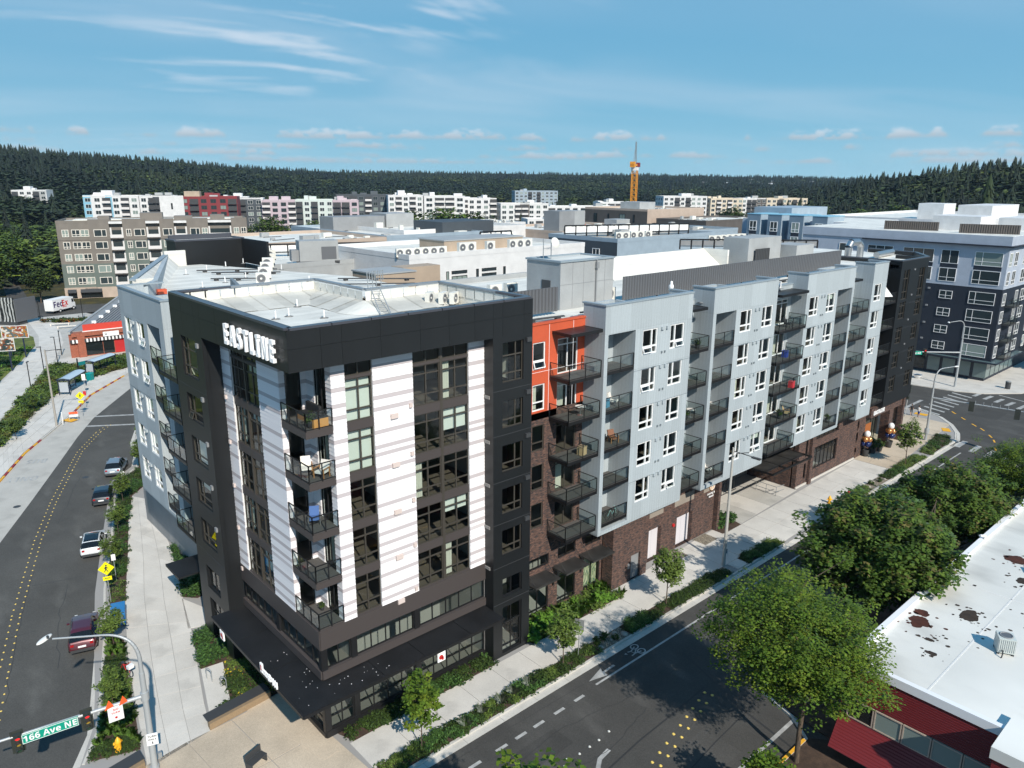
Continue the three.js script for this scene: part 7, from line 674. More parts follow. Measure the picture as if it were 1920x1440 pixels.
// low brick shop
{ const t = thing('brick_shop', 'low brick shop with red door, striped awning and grey metal roof', 'building', [14.8, 0, -124.5], -.05); const W = 11, D = 62, k = .42; const q = (x, z) => [x + (-z) * k, z]; mesh('wall', g_().poly([q(0, 0), q(W + 3, 0), q(W + 3, -D), q(0, -D)], -.1, 4.6), m.redBrick, t); mesh('fascia', g_().poly([q(.6, .4), q(W + 3.2, .4), q(W + 3.2, -2), q(.6, -2)], 4.0, 4.7), m.redBrick, t); mesh('red_band', g_().poly([q(2.4, -.5), q(W + 3.2, -.5), q(W + 3.2, -1.2), q(2.4, -1.2)], 4.65, 6.0), M([.55, .05, .03], .6), t); mesh('white_trim', g_().poly([q(2.3, -.4), q(W + 3.2, -.4), q(W + 3.2, -.52), q(2.3, -.52)], 4.7, 4.85), m.signWhite, t); mesh('roof', g_().poly([q(.1, -1.2), q(W + 3, -1.2), q(W + 3, -D), q(.1, -D)], 4.7, 4.9), m.grey, t); for (let i = 0; i < 17; i++) mesh('roof_rib', g_().bar([q(2.6 + i * .68, -2)[0], 4.95, -2], [q(2.6 + i * .68, -D)[0], 4.95, -D], .12, .2), m.screenGrey, t); mesh('parapet', g_().bar([q(.2, .3)[0], 4.85, .3], [q(.2, -D)[0], 4.85, -D], .5, .5), m.greyLight, t); for (const [a, b] of [[2.7, 5.6], [5.7, 7.6], [9.9, 12.6]]) mesh('shop_window', g_().box(a, .2, .0, b, 2.9, .05), m.darkGlass, t); mesh('red_door', g_().box(7.7, .1, 0, 9.8, 2.9, .06), M([.42, .02, .02], .5), t); for (const [a, b] of [[.1, 1.3], [2.5, 12.8]]) for (let x = a; x < b; x += .32) mesh('awning_stripe', g_().box(x, 2.85, .05, x + .3, 3.45, .55 - .0), Math.round(x / .32) % 2 ? m.signWhite : m.charcoal, t); mesh('brick_pier', g_().box(1.3, 0, .0, 2.6, 4.0, .5), m.redBrick, t); mesh('sign_board', g_().box(5.8, 3.55, .41, 8.6, 4.45, .47), m.signWhite, t); mesh('sign_paw', g_().cyl([6.3, 3.95, .47], [6.3, 3.95, .49], .13, .13, 10).cyl([6.1, 4.15, .47], [6.1, 4.15, .49], .06, .06, 8).cyl([6.3, 4.22, .47], [6.3, 4.22, .49], .06, .06, 8).cyl([6.5, 4.15, .47], [6.5, 4.15, .49], .06, .06, 8), m.charcoal, t); for (const zz of [-8, -14, -20, -27, -33, -40]) mesh('roof_vent', g_().box(q(2.2, zz)[0], 4.9, zz - .4, q(2.2, zz)[0] + .8, 5.4, zz + .3), m.signWhite, t); }

// art panels, metal sculpture wall, bench frames left of the path
{ const art = (seed, cols) => tex(256, (u, v) => { const a = fbm(u * 6, v * 4, 4, 0, seed), b = vn(u * 14, v * 9, 0, seed + 5), k = Math.floor(cl(a * 1.6 - .3) * cols.length), c = cols[Math.min(cols.length - 1, k)]; const e = u < .03 || u > .97 || v < .05 || v > .95; return e ? [.8, .8, .8] : b > .72 ? [.75, .73, .7] : c.map((q) => q * .72); }, 1); const cs = [[[.85, .8, .72], [.7, .3, .25], [.85, .6, .25], [.4, .5, .55], [.55, .5, .4]], [[.88, .85, .8], [.3, .35, .45], [.75, .55, .25], [.6, .35, .25], [.2, .3, .3]], [[.9, .85, .6], [.85, .7, .3], [.8, .75, .6], [.6, .6, .4]]];
  [[7.4, -131.5, 6.2, 'art panel with red and orange shapes on posts, farthest of three'], [3.4, -121, 6.0, 'art panel with dark figures on posts, middle of three'], [-2.2, -108, 6.0, 'yellow art panel on posts, nearest of three']].forEach(([x, z, y, l], i) => { const t = thing('art_panel', l, 'artwork', [x, 0, z], -.5, 'art panels by the path'); const q = art(101 + i * 7, cs[i]); q.repeat.set(1 / 4.6, 1 / 2.4); q.offset.set(.5, -(y - 2.4) / 2.4); mesh('board', g_().box(-2.3, y - 2.4, 0, 2.3, y, .06), M([1, 1, 1], .6, { map: q }), t); for (const xx of [-1.2, 1.2]) mesh('post', g_().box(xx - .1, 0, -.2, xx + .1, y - .1, -.02), m.navyMetal, t); });
  const s = thing('metal_sculpture', 'tall silver metal screen sculpture at the left edge', 'sculpture', [11.5, 0, -172], -.9); mesh('screen', g_().box(-5, .8, 0, 3.5, 6.4, .25), M([.55, .56, .56], .5, { metalness: .1, map: tex(256, (u, v) => { const k = .55 + .45 * Math.sin(u * 40 + 6 * fbm(u * 4, v * 3, 3, 4, 8)); return [k, k, k]; }, 5) }), s); mesh('screen', g_().box(3.5, .8, -6, 3.8, 6.0, .2), m.screenGrey, s); mesh('base', g_().box(-5, 0, -3, 3.5, .8, .2), m.charcoal, s);
  for (const [x, z, l] of [[21, -163, 'pale bench frame by the planting, farther one'], [21.5, -158.5, 'pale bench frame by the planting, nearer one']]) { const b = thing('bench', l, 'bench', [x, 0, z], -.3); mesh('seat', g_().box(-2, .4, -.25, 2, .52, .25), m.cream2, b); for (const xx of [-1.8, 1.8]) mesh('leg', g_().box(xx - .1, 0, -.2, xx + .1, .4, .2), m.cream2, b); } cover('ground_cover', 'flowering bed in front of the white van', [[19, -172], [30, -166], [30, -163], [19, -168]], 60, [tuft(57, 9, .3, .5, PAL.shrub, .6), tuft(58, 9, .3, .5, [[.3, .1, .02], [.08, .11, .02]], .6)], 1, 1.5, 28); }
// white courtyard wing behind the tower
{ const fr = []; for (const x of [39.7, 44.7, 49.9]) fr.push([x - 38, 21.15, 2.6, .4, [], []], [x - 38, 19, 2.6, 1.85, [.33, .66], []]); for (const x of [38.7, 43.8, 48.9, 53.8]) fr.push([x - 38, 19.6, .42, 1.95, [], []]); block('courtyard_wing', 'long white wing with black windows behind the tower roof', [38, -44.5], 0, 32.5, 20, 23.9, m.wallWhite, { front: fr, frame: m.frameBlack, fw: .06, roof: m.roof }); const t = thing('roof_hut', 'tan rooftop wall on the white courtyard wing', 'roof structure', [48, 23.3, -50.4]); mesh('wall', g_().box(0, 0, -6, 15, 1.6, 0), m.tan, t); mesh('coping', g_().box(-.1, 1.6, -6.1, 15.1, 1.75, .1), m.greyLight, t); const u = thing('stair_hut', 'tan and brown corner stair tower behind the black tower', 'roof structure', [27.5, 18, -35.5]); mesh('wall', g_().box(0, 0, -5, 5.2, 5.2, 0), m.tan, u); mesh('dark_void', g_().box(5.2, 0, -4, 9.5, 3.2, -3), m.taupe, u); mesh('lintel', g_().box(5.2, 3.2, -5, 10.5, 5.4, -2.5), m.tan, u); mesh('coping', g_().box(-.1, 5.2, -5.1, 5.3, 5.35, .1), m.greyLight, u); }
// rooftop blocks farther back
const back = [
  ['roof_block', 'wide pale roofed block with black deck screen beyond the left wing', [24, -58], 0, 46, 20, 22.4, m.greyLight, { roof: m.roof }],
  ['roof_block', 'tan walled block with orange stripe beyond the deck screen', [40, -90], 0, 24, 26, 22.4, m.beige, {}],
  ['roof_block', 'white and grey block with rooftop racks', [64, -90], 0, 24, 40, 22.6, m.paleBlue, {}],
  ['roof_block', 'white block with dark windows behind the courtyard wing', [72, -96], 0, 34, 22, 23, m.wallWhite, { front: gridW(2, 3, 4, [19.4], 2.6, 2.2, [.33, .66], []), frame: m.frameBlack }],
  ['roof_block', 'low white block with a long parapet before the round trees', [92, -124], 0, 40, 18, 21.6, m.wallWhite, {}],
  ['roof_block', 'pale block carrying the grey lift tower and red roof piece', [106, -84], 0, 34, 26, 22.0, m.beige, {}],
  ['roof_block', 'slate fronted block with a railed roof and condensers', [80, -46], 0, 28, 16, 23.9, m.paleBlue, { roof: m.roofTan, side: gridW(3, 3, 3.8, [20.0, 16.8], 1.6, 2.2, [.5], [.3]) }],
  ['roof_block', 'pale blue low block left of the stepped blue roofs', [124, -66], 0, 24, 22, 22.2, m.paleBlue, { roof: m.roofTan }],
  ['office_block', 'taupe block with slit windows below the crane', [174, -114], 0, 30, 26, 24.4, m.beige, { side: [[4, 20, 1.4, 2.8, [], []], [10, 20.4, .6, 2.4, [], []], [15, 20, 2.2, 2.8, [.5], []], [20.5, 20.4, .6, 2.4, [], []]], frame: m.frameBlack }],
  ['roof_block', 'dark low block right of the taupe block', [176, -94], 0, 34, 18, 21.8, m.taupe, {}],
];
for (const b of back) { const t = block(...b); const [bw, bd, bh] = [b[4], b[5], b[6]], q0 = rng(b[1].length * 13); for (let i = 0; i < 9; i++) { const x = 1 + q0() * (bw - 4), z = -1.5 - q0() * (bd - 4), s = .4 + q0() * 1.1, hh = .4 + q0() * 1.0; mesh('roof_hatch', g_().box(x, bh - .46, z - s, x + s * 1.6, bh - .46 + hh, z), q0() < .5 ? m.greyLight : m.acWhite, t); mesh('roof_conduit', g_().bar([x, bh - .35, z + .6], [x + 2 + q0() * 4, bh - .35, z + .6 - q0() * 2], .12), m.charcoal, t); } if (b[1].startsWith('taupe')) { mesh('side_cladding', g_().box(-.004, 0, -26, -.003, 24.4, 0), m.taupe, t); mesh('lift_box', g_().box(6, 24, -16, 14, 26.4, -8), m.greyLight, t); mesh('taupe_side', g_().quad([-.02, 0, -26], [-.02, 0, 0], [-.02, 19.5, 0], [-.02, 19.5, -26]).quad([-.02, 23.2, -26], [-.02, 23.2, 0], [-.02, 24.4, 0], [-.02, 24.4, -26]).quad([-.006, 19.5, -26], [-.006, 19.5, 0], [-.006, 23.2, 0], [-.006, 23.2, -26]), m.taupe, t); } if (b[1].startsWith('slate')) mesh('slate_side', g_().quad([-.008, 0, -16], [-.008, 0, 0], [-.008, 24.0, 0], [-.008, 24.0, -16]), m.slate, t); if (b[1].startsWith('tan walled')) { mesh('orange_stripe', g_().box(.5, 19.9, 0, 11, 21.2, .05), m.orange, t); mesh('brown_stripe', g_().box(.5, 21.22, 0, 9.5, 21.7, .05), m.taupe, t); } if (b[1].startsWith('white and grey')) { mesh('roof_box', g_().box(2, 22, -30, 15, 25.2, -24), m.grey, t); mesh('roof_box', g_().box(15.5, 22, -31, 23, 25.6, -24), m.greyLight, t); } if (b[1].startsWith('white block')) mesh('dark_box', g_().box(8, 22, -8, 22, 24.6, 2.5), m.slate, t); if (b[1].startsWith('pale block')) { mesh('lift_tower', g_().box(2, 21.5, -8, 7, 26.4, -3), m.grey, t); mesh('lift_tower', g_().box(7, 21.5, -8, 10.5, 26.4, -3), m.greyLight, t); mesh('red_roof_piece', g_().quad([14, 22.3, -12], [21, 22.3, -12], [22, 24.2, -18], [14, 24.2, -18]).box(14, 22, -18.3, 22, 24.2, -18.1), m.orange, t); mesh('roof_box', g_().box(23, 21.5, -8, 28, 23.9, -4), m.greyLight, t); } }
// deck screens: black frames with pale infill
const deckScreen = (label, [x, z], ry, y, L, n, h = 1.7, fill = m.signWhite) => { const t = thing('roof_screen_fence', label, 'fence', [x, y, z], ry); for (let i = 0; i <= n; i++) mesh('post', g_().box(L * i / n - .1, 0, -.1, L * i / n + .1, h, .1), m.blackMetal, t); for (let i = 0; i < n; i++) { mesh('infill_panel', g_().box(L * i / n + .06, h * .42, -.02, L * (i + 1) / n - .06, h * .92, .02), fill, t); } mesh('top_rail', g_().box(0, h - .06, -.12, L, h + .16, .12), m.blackMetal, t); mesh('mid_rail', g_().box(0, h * .3, -.06, L, h * .38, .06), m.blackMetal, t); };
deckScreen('black framed deck screen across the roof behind the left wing', [28.5, -75.5], -.42 + .0, 22.0, 27, 11, 1.7); deckScreen('short black framed deck screen behind the white courtyard wing', [60, -57], -.1, 23.3, 6, 3, 2.0); deckScreen('long black framed deck screen on the slate fronted block', [81.5, -59.5], -.35, 23.4, 26, 12, 2.0); deckScreen('black deck screen in front of the stepped blue roofs', [86, -38], -.75, 22.6, 22, 12, 1.5, m.grey);
// stepped pale blue houses on the block behind
{ const t = thing('townhouse_row', 'row of stepped pale blue roof bays right of centre', 'building', [150, 0, -42]); mesh('wall', g_().box(3, -.2, -26, 26, 24.4, 2), m.lav, t); mesh('roof', g_().box(3.2, 24.402, -25.8, 25.8, 24.45, 1.8), m.roofWhite, t); mesh('high_part', g_().box(8, 24, -26, 26, 27, -16), m.paleBlue, t); for (const z of [-19.4, -14, -8.6, -3]) { const b = grp('bay', t, 0, 0, z); mesh('bay_wall', g_().box(0, -.2, -3.5, 8, 25.6, 0), m.paleBlue, b); mesh('bay_face', g_().quad([-.01, 0, -3.5], [-.01, 0, 0], [-.01, 25.6, 0], [-.01, 25.6, -3.5]), m.midBlue, b); mesh('bay_roof', g_().box(-.1, 25.6, -3.6, 8.1, 25.75, .1), m.ltBlue, b); for (const y of [21.8, 18.6]) fwin(t, -Math.PI / 2, -.03, y, z - 2.8, 1.9, 2.3, m.white, [.5], [.3], .12, glassMix()); mesh('dark_spandrel', g_().box(-.03, 20.95, -2.8, -.012, 21.8, -.9), m.navy, b); } }
// navy and lavender apartment block on the far corner
{ const t = thing('apartment_building', 'navy apartment block with pale lavender top storeys at the right', 'building', [128, 0, -3]); const D = 36, H = 24.7; mesh('lower_wall', g_().box(0, 3.6, -D, 34, 16.0, 0), m.navy, t); mesh('upper_wall', g_().box(-.04, 16.0, -D, 34, H - .4, .04), m.lav, t); mesh('parapet', g_().box(-.25, H - 1.5, -D, 34, H, .25), m.lav, t); mesh('roof', g_().box(-.15, H, -D + .1, 33.9, H + .04, .15), m.roofWhite, t); mesh('eave_line', g_().box(-.8, H - 1.72, -24, 34, H - 1.52, .8), m.navy, t); mesh('shop_base', g_().box(.8, -.2, -D, 34, 3.6, -.8), m.navy, t); const N = -Math.PI / 2;
  const F2 = (z, y, w, h, vs, hs, gl) => fwin(t, N, -.06, y, z, w, h, m.white, vs, hs, .075, gl || glassMix()); for (const y of [19.7, 16.6]) { F2(-4.9, y, 4.2, 2.3, [.28], [.3]); F2(-10.2, y, 2.8, 2.3, [.5], y < 17 ? [.3] : []); F2(-16.6, y, 5.2, 2.3, [.33, .66], []); if (y > 18) F2(-23, y, 4.6, 2.3, [.33, .66], []); if (y > 18) F2(-28.4, y, 2.6, 2.3, [.5], []); } for (const [a, b] of [[-4.9, 4.2], [-10.2, 2.8], [-16.6, 5.2], [-23, 4.6]]) mesh('dark_spandrel', g_().box(-.06, 18.95, a, -.05, 19.65, a + b), m.navy, t);
  for (const y of [13.2, 10.15, 7.1, 4.2]) { F2(-4.9, y, 4.0, 2.1, [.25], [.32]); F2(-9.6, y + .4, 2.1, 1.4, [.5], [.4]); F2(-16.3, y - .1, 3.2, 2.3, [.5], []); F2(-18.3, y - .1, 1.8, 2.3, [], []); mesh('wall_vent', g_().box(-.16, y + 1.8, -11.6, -.02, y + 2.1, -11.2), m.grey, t); for (const [x, w] of [[.5, 1.5], [7, 1.4], [10, 2.4], [16, 1.4]]) fwin(t, 0, x, y, .05, w, 2.1, m.white, [.5], [.3], .1, glassMix()); balcony(face(0, 0, 0), 2.6, 6.0, 0, 1.3, y - .2, { par: t, slab: m.charcoal }); }
  for (const y of [19.7, 16.6]) for (const [x, w] of [[.5, 1.5], [3.2, 1.8], [8, 2.4], [14, 2.4]]) fwin(t, 0, x, y, .05, w, 2.3, m.white, [.5], [.3], .1, glassMix());
  for (let i = 0; i < 11; i++) { mesh('shop_window', g_().box(.74, .5, -2.6 - i * 2.5, .79, 3.0, -.6 - i * 2.5), i === 4 ? m.darkGlass : m.shopGlass, t); } for (let i = 0; i < 6; i++) mesh('shop_window', g_().box(1.2 + i * 2.5, .5, -.79, 3.3 + i * 2.5, 3.0, -.74), m.shopGlass, t); for (let i = 0; i < 8; i++) mesh('canopy_panel', g_().box(-1.2, 3.62, -3.3 - i * 3.2, .8, 3.72, -.2 - i * 3.2), m.canopyTeal, t); for (let i = 0; i < 5; i++) mesh('canopy_panel', g_().box(-1.2 + i * 3, 3.63, -.15, 1.75 + i * 3, 3.73, 1.2), m.canopyTeal, t); mesh('canopy_edge', g_().box(-1.3, 3.5, -29, -1.2, 3.75, 1.3).box(-1.2, 3.5, 1.2, 14, 3.75, 1.3), m.navy, t); mesh('belt', g_().box(-.1, 3.55, -D, 34, 4.0, .1), m.navy, t);
  mesh('roof_screen', corr(9, 1.6), m.taupe, t, 3, H, -9, -Math.PI / 2 + Math.PI / 2 - 1.2); mesh('roof_screen', corr(9, 1.6), m.taupe, t, 3.5, H, -22, -1.35); mesh('roof_hut', g_().box(10, H, -16, 18, H + 2.6, -8), m.wallWhite, t); mesh('roof_hut', g_().box(20, H, -8, 32, H + 2.2, -2), m.wallWhite, t); const c = block('roof_block', 'white roofed block behind the navy building', [178, -24], 0, 60, 36, 24.6, m.wallWhite, {}); mesh('roof_hut', g_().box(14, 24, -18, 22, 28, -12), m.wallWhite, c); mesh('roof_hut', g_().box(30, 24, -14, 52, 27.4, -6), m.wallWhite, c); }

// far apartment blocks
const fg = 'apartment blocks in the distance', ry0 = -.5;
const fk = (label, p, w, h, wm, o = {}) => { const fl = Math.round((h - 2) / 3.1), ys = Array.from({ length: fl }, (_, i) => h - 3.0 - i * 3.1), n = o.n || Math.round(w / 4.2), st = w / n; const t = block('distant_apartments', label, p, o.ry ?? ry0, w, o.d || 14, h, wm, { group: fg, front: gridW(st * .2, n, st, ys, st * .6, 1.9, [.5], []), side: gridW(1.5, 3, 4, ys, 2, 1.9, [.5], []), frame: o.frame || m.white, roof: m.roofWhite }); for (const [a, b, q] of o.cols || []) mesh('colour_bay', g_().box(a * w, 0, .0, b * w, h + .4, .02), q, t); const r0 = rng(Math.round(p[0] * 7 + w)), bs = cached('fbal' + st.toFixed(1), () => g_().box(0, -.15, 0, st * .9, 0, 1.3).box(0, 0, 1.2, st * .9, 1.0, 1.3).geo()), bv = cached('fvoid' + st.toFixed(1), () => g_().box(0, 0, .09, st * .9, 2.5, .12).geo()); const bm = r0() < .5 ? m.charcoal : m.whiteRail; for (const q of [Math.floor(r0() * n * .5), Math.floor(n * .5 + r0() * n * .45)]) for (const y of ys) { const k = grp('balcony', t, q * st + st * .05, y - .5, .0); mesh('floor_and_rail', bs, bm, k); mesh('dark_recess', bv, m.charcoal, k); } for (let i = 0; i < 3; i++) { const x = r0() * (w - 5); mesh('roof_box', g_().box(x, h - .5, -11, x + 2 + r0() * 3, h + .6 + r0() * 1.6, -5 - r0() * 4), r0() < .5 ? m.greyLight : wm, t); } if (o.pent) mesh('penthouse', g_().box(w * .3, h - .5, -10, w * .5, h + 2.6, -4), o.pent, t); return t; };
fk('white block with dark balconies at the far left', [87, -601], 22, 24, m.wallWhite, { cols: [[.62, .98, m.greyLight]], pent: m.wallWhite }); fk('beige office block right of the far left white one', [128, -700], 18, 19, m.beige, { d: 10 }); fk('grey blue block at the far left edge of the wood', [150, -700], 14, 17, m.slate); fk('white and bright blue block in front of the left wood', [85, -402], 26, 24, m.wallWhite, { cols: [[0, .14, m.ltBlue], [.4, .52, m.ltBlue]], pent: m.wallWhite }); fk('white block with charcoal balconies next to the blue one', [108, -389], 16, 24, m.wallWhite, { cols: [[.4, .95, m.slate]] }); { const t = fk('white gabled block with dark red glazed bays', [110, -364], 36, 24, m.redWall, { frame: m.charcoal, n: 8, pent: m.tan }); mesh('white_end', g_().box(-.1, 0, 0, 11, 24.6, .3), m.wallWhite, t); mesh('slit_window', g_().box(5, 18, .3, 5.8, 21, .34), m.darkGlass, t); }
fk('white and slate block right of the red bays', [146, -380], 22, 22.5, m.wallWhite, { cols: [[.25, .95, m.slate]], pent: m.wallWhite }); fk('pale pink and white block, left part', [163, -366], 18, 21.5, m.pink, { frame: m.charcoal }); fk('mint and white block between the pink parts', [178, -357], 20, 21.8, m.mint, {}); fk('pale pink block, right part', [195, -347], 14, 21.5, m.pink, { frame: m.charcoal }); fk('black apartment block with a flat overhanging roof', [210, -370], 33, 24, m.slate, { frame: m.grey, cols: [[0, .3, m.charcoal], [.93, 1, m.charcoal]] }); fk('white block with dark balcony stacks right of the black one', [229, -344], 20, 24, m.wallWhite, { pent: m.wallWhite }); fk('plain white block behind the round trees', [247, -334], 24, 23.5, m.wallWhite, { n: 4 }); fk('white block with dark brown end behind the round trees', [268, -333], 26, 22, m.wallWhite, { cols: [[0, .15, m.redWall], [.85, 1, m.taupe]] }); fk('mixed white and brown block before the far woods', [292, -318], 30, 19, m.wallWhite, { cols: [[.4, .6, m.taupe]] }); fk('low block with dark red lower storeys', [262, -262], 30, 13, m.wallWhite, { cols: [[.55, .95, m.redWall]] }); fk('long white gridded block left of the conifers', [322, -308], 46, 17, m.wallWhite, { frame: m.charcoal, n: 9 }); fk('white gridded block, farther right part', [366, -304], 26, 19, m.wallWhite, { frame: m.charcoal, n: 5 }); fk('white block with upright fins right of the crane', [436, -306], 34, 22, m.wallWhite, { n: 8 }); fk('cream block right of the finned white one, left part', [468, -288], 26, 20.5, m.cream, {}); fk('white and brown block between the cream parts', [490, -276], 20, 20.5, m.wallWhite, { cols: [[.6, 1, m.taupe]] }); fk('cream block, rightmost part', [507, -266], 34, 20.5, m.cream, { cols: [[.3, .42, m.taupe]] }); fk('glassy office roof among the far woods', [500, -535], 44, 22, m.paleBlue, { n: 10 }); fk('low white roof below the right hill', [560, -224], 40, 11, m.wallWhite, {}); fk('second low white roof below the right hill', [610, -196], 36, 11, m.wallWhite, {}); fk('tan low houses behind the stepped blue roofs', [380, -100], 26, 11, m.cream, {}); fk('second tan low house behind the stepped blue roofs', [408, -88], 22, 11, m.cream, {}); fk('grey white block in front of the right hill', [560, -100], 34, 20, m.beige, {}); fk('dark block in front of the right hill', [590, -80], 26, 17, m.slate, {});
// houses scattered on the ridges
{ const hw = [m.wallWhite, m.cream, m.beige]; for (let i = 0; i < 46; i++) { const left = i < 12, p = left ? rr(120, 300) : i < 20 ? rr(560, 720) : rr(1290, 1520), T = HF, [, s, c] = tab(T, p), d = left ? lerp(s, c, rr(.2, .34)) : lerp(s, c, rr(.55, .98)), h = hdir(p), x = -16.8 + h[0] * d, z = 35.9 + h[1] * d, y = hillY(T, p, d); const sc = left ? 9 : 13, t = thing('hill_house', left ? 'pale house among trees on the left ridge' : 'small pale house on the far ridge', 'house', [x, y - 1, z], R() * 3, 'houses on the wooded ridges'); mesh('wall', cached('hh' + sc, () => g_().box(-sc / 2, 0, -4, sc / 2, 7 + sc * .25, 4).geo()), hw[i % 3], t); mesh('roof', cached('hr' + sc, () => { const q = 7 + sc * .25; return g_().quad([-sc / 2 - .5, q, 4.5], [sc / 2 + .5, q, 4.5], [sc / 2 + .5, q + 2.6, 0], [-sc / 2 - .5, q + 2.6, 0]).quad([sc / 2 + .5, q, -4.5], [-sc / 2 - .5, q, -4.5], [-sc / 2 - .5, q + 2.6, 0], [sc / 2 + .5, q + 2.6, 0]).geo(); }), m.greyLight, t); } }
// timber frame under construction, yellow sheathing
{ const t = thing('timber_frame', 'yellow timber frame storey under construction left of the taupe block', 'building', [200, 0, -170], -.55); const ye = M([.62, .40, .10], .8); mesh('lower_wall', g_().box(0, 0, -14, 30, 14.8, 0), ye, t); for (let i = 0; i < 26; i++) mesh('stud', g_().box(i * 1.15, 14.8, -.3, i * 1.15 + .3, 17.4, 0), ye, t); mesh('top_plate', g_().box(0, 17.4, -.35, 30, 17.75, .05), M([.55, .25, .08], .8), t); for (let i = 0; i < 9; i++) mesh('opening', g_().box(1.2 + i * 3.2, 11, .0, 2.9 + i * 3.2, 13.6, .03), m.taupe, t); }
// tower crane
{ const t = thing('tower_crane', 'orange lattice tower crane with raised jib on the skyline', 'crane', [308, 0, -229], .4), oc = M([.72, .30, .03], .6); mesh('mast', (() => { const g = g_(), s = 1.25; for (const [x, z] of [[-s, -s], [s, -s], [s, s], [-s, s]]) g.bar([x, 0, z], [x, 38, z], .34); for (let y = 0; y < 38; y += 2.4) for (const [a, b] of [[[-s, -s], [s, -s]], [[s, -s], [s, s]], [[s, s], [-s, s]], [[-s, s], [-s, -s]]]) { g.bar([a[0], y, a[1]], [b[0], y + 2.4, b[1]], .2).bar([a[0], y, a[1]], [b[0], y, b[1]], .2); } return g; })(), oc, t); mesh('slew_ring', g_().box(-1.6, 38, -1.6, 1.6, 39.6, 1.6), m.signWhite, t); mesh('cab', g_().box(.5, 39.8, .4, 2.8, 42, 2), m.redWall, t); mesh('counter_jib', g_().box(-5.5, 40.2, -1.1, 3.2, 41.2, 1.1).box(-5.5, 39.6, -1.2, -3.2, 42.4, 1.2), oc, t); mesh('jib', (() => { const g = g_(); for (const [x, z] of [[-.5, -.5], [.5, -.5], [0, .4]]) g.bar([x + 1, 41, z], [x * .4 - .1 + .4, 52.5, z * .4], .22); for (let i = 0; i < 9; i++) g.bar([.5, 41 + i * 1.25, -.4], [1.3, 42.2 + i * 1.2, .3], .15); return g; })(), m.galv, t); mesh('stay', g_().bar([-4.5, 41.5, 0], [.2, 51.5, 0], .14).bar([-1.2, 41, 0], [-.6, 47, 0], .25), m.galv, t); }
// ---- condensers and other roof machines
const AC = thing('condenser', 'single fan condenser on the tower roof, left of three', 'air conditioner', [15.2, 24.56, -8.6], .5, 'condensers on the roofs'); mesh('case', g_().box(-.46, .12, -.17, .46, .95, .17), m.acWhite, AC); mesh('fan_grille', (() => { const g = new THREE.TorusGeometry(.29, .035, 6, 18); return g; })(), m.grey, AC, -.1, .53, .175); mesh('fan_disc', g_().cyl([-.1, .53, .172], [-.1, .53, .178], .28, .28, 16), m.screenGrey, AC); mesh('fan_hub', g_().cyl([-.1, .53, .178], [-.1, .53, .2], .08, .08, 10), m.acWhite, AC); for (const x of [-.38, .38]) mesh('foot', g_().box(x - .05, 0, -.2, x + .05, .12, .2), m.charcoal, AC);
copy(AC, [15.9, 24.56, -7.9], .5, 'single fan condenser on the tower roof, middle of three'); copy(AC, [16.5, 24.56, -7.4], .5, 'single fan condenser on the tower roof, right of three');
const ORD = ['first', 'second', 'third', 'fourth', 'fifth', 'sixth', 'seventh', 'eighth', 'ninth', 'tenth', 'eleventh', 'twelfth', 'thirteenth', 'fourteenth', 'fifteenth', 'sixteenth', 'seventeenth', 'eighteenth', 'nineteenth', 'twentieth', 'next to last', 'last'];
const acRow = (pts, label, ry = 0, s = 1) => pts.forEach(([x, y, z], i) => copy(AC, [x, y, z], ry, ORD[i] + ' ' + label + ', counted from the left', s));
acRow([[48.4, 23.45, -46.8], [49.9, 23.45, -46.8], [53, 23.45, -46.4], [57.4, 23.45, -46.6], [58.9, 23.45, -46.6], [60.4, 23.45, -46.6]], 'condenser in the row before the tan rooftop wall', 0, 1.6); acRow([[38.4, 23.45, -47], [39.7, 23.45, -47], [41, 23.45, -46.9], [42.3, 23.45, -46.8], [43.5, 23.45, -46.6], [44.7, 23.45, -46.5]], 'condenser in the close row, white wing left end', -.3, 1.3); acRow([[29.9, 22, -72.6], [31.5, 22, -72], [38.4, 22, -68.6], [40.4, 22, -67.2], [42, 22, -66.4], [43.6, 22, -65.6], [45.4, 22, -64], [47.2, 22, -63.2]], 'condenser in front of the black framed deck screen', -.4, 1.5); acRow([[82.6, 23.5, -48], [84.2, 23.5, -47.8], [86, 23.5, -47.6], [87.6, 23.5, -47.4], [89.4, 23.5, -47.2]], 'condenser on the railed roof of the slate fronted block', -.3, 1.5); acRow([[64.5, 23.45, -57.5], [66.5, 23.45, -57.2]], 'condenser beside the short deck screen', -.2, 1.8); acRow([[33, 23.2, -6.9], [72, 23.2, -10.5], [73.0, 23.2, -10]], 'condenser behind the long corrugated screen', .1, 1.3); acRow(Array.from({ length: 9 }, (_, i) => [110 + i * 2.6, 21.55, -86]), 'condenser in the far row by the grey lift tower', 0, 1.6); acRow(Array.from({ length: 12 }, (_, i) => [95 + i * 3, 21.2, -125.5]), 'condenser in the far row behind the long white parapet', 0, 1.4); acRow([...Array.from({ length: 6 }, (_, i) => [92 + i * 1.6, 23.3, -36 + i * .1])], 'condenser on the low roof before the dark deck screen', -.7, 1.4);
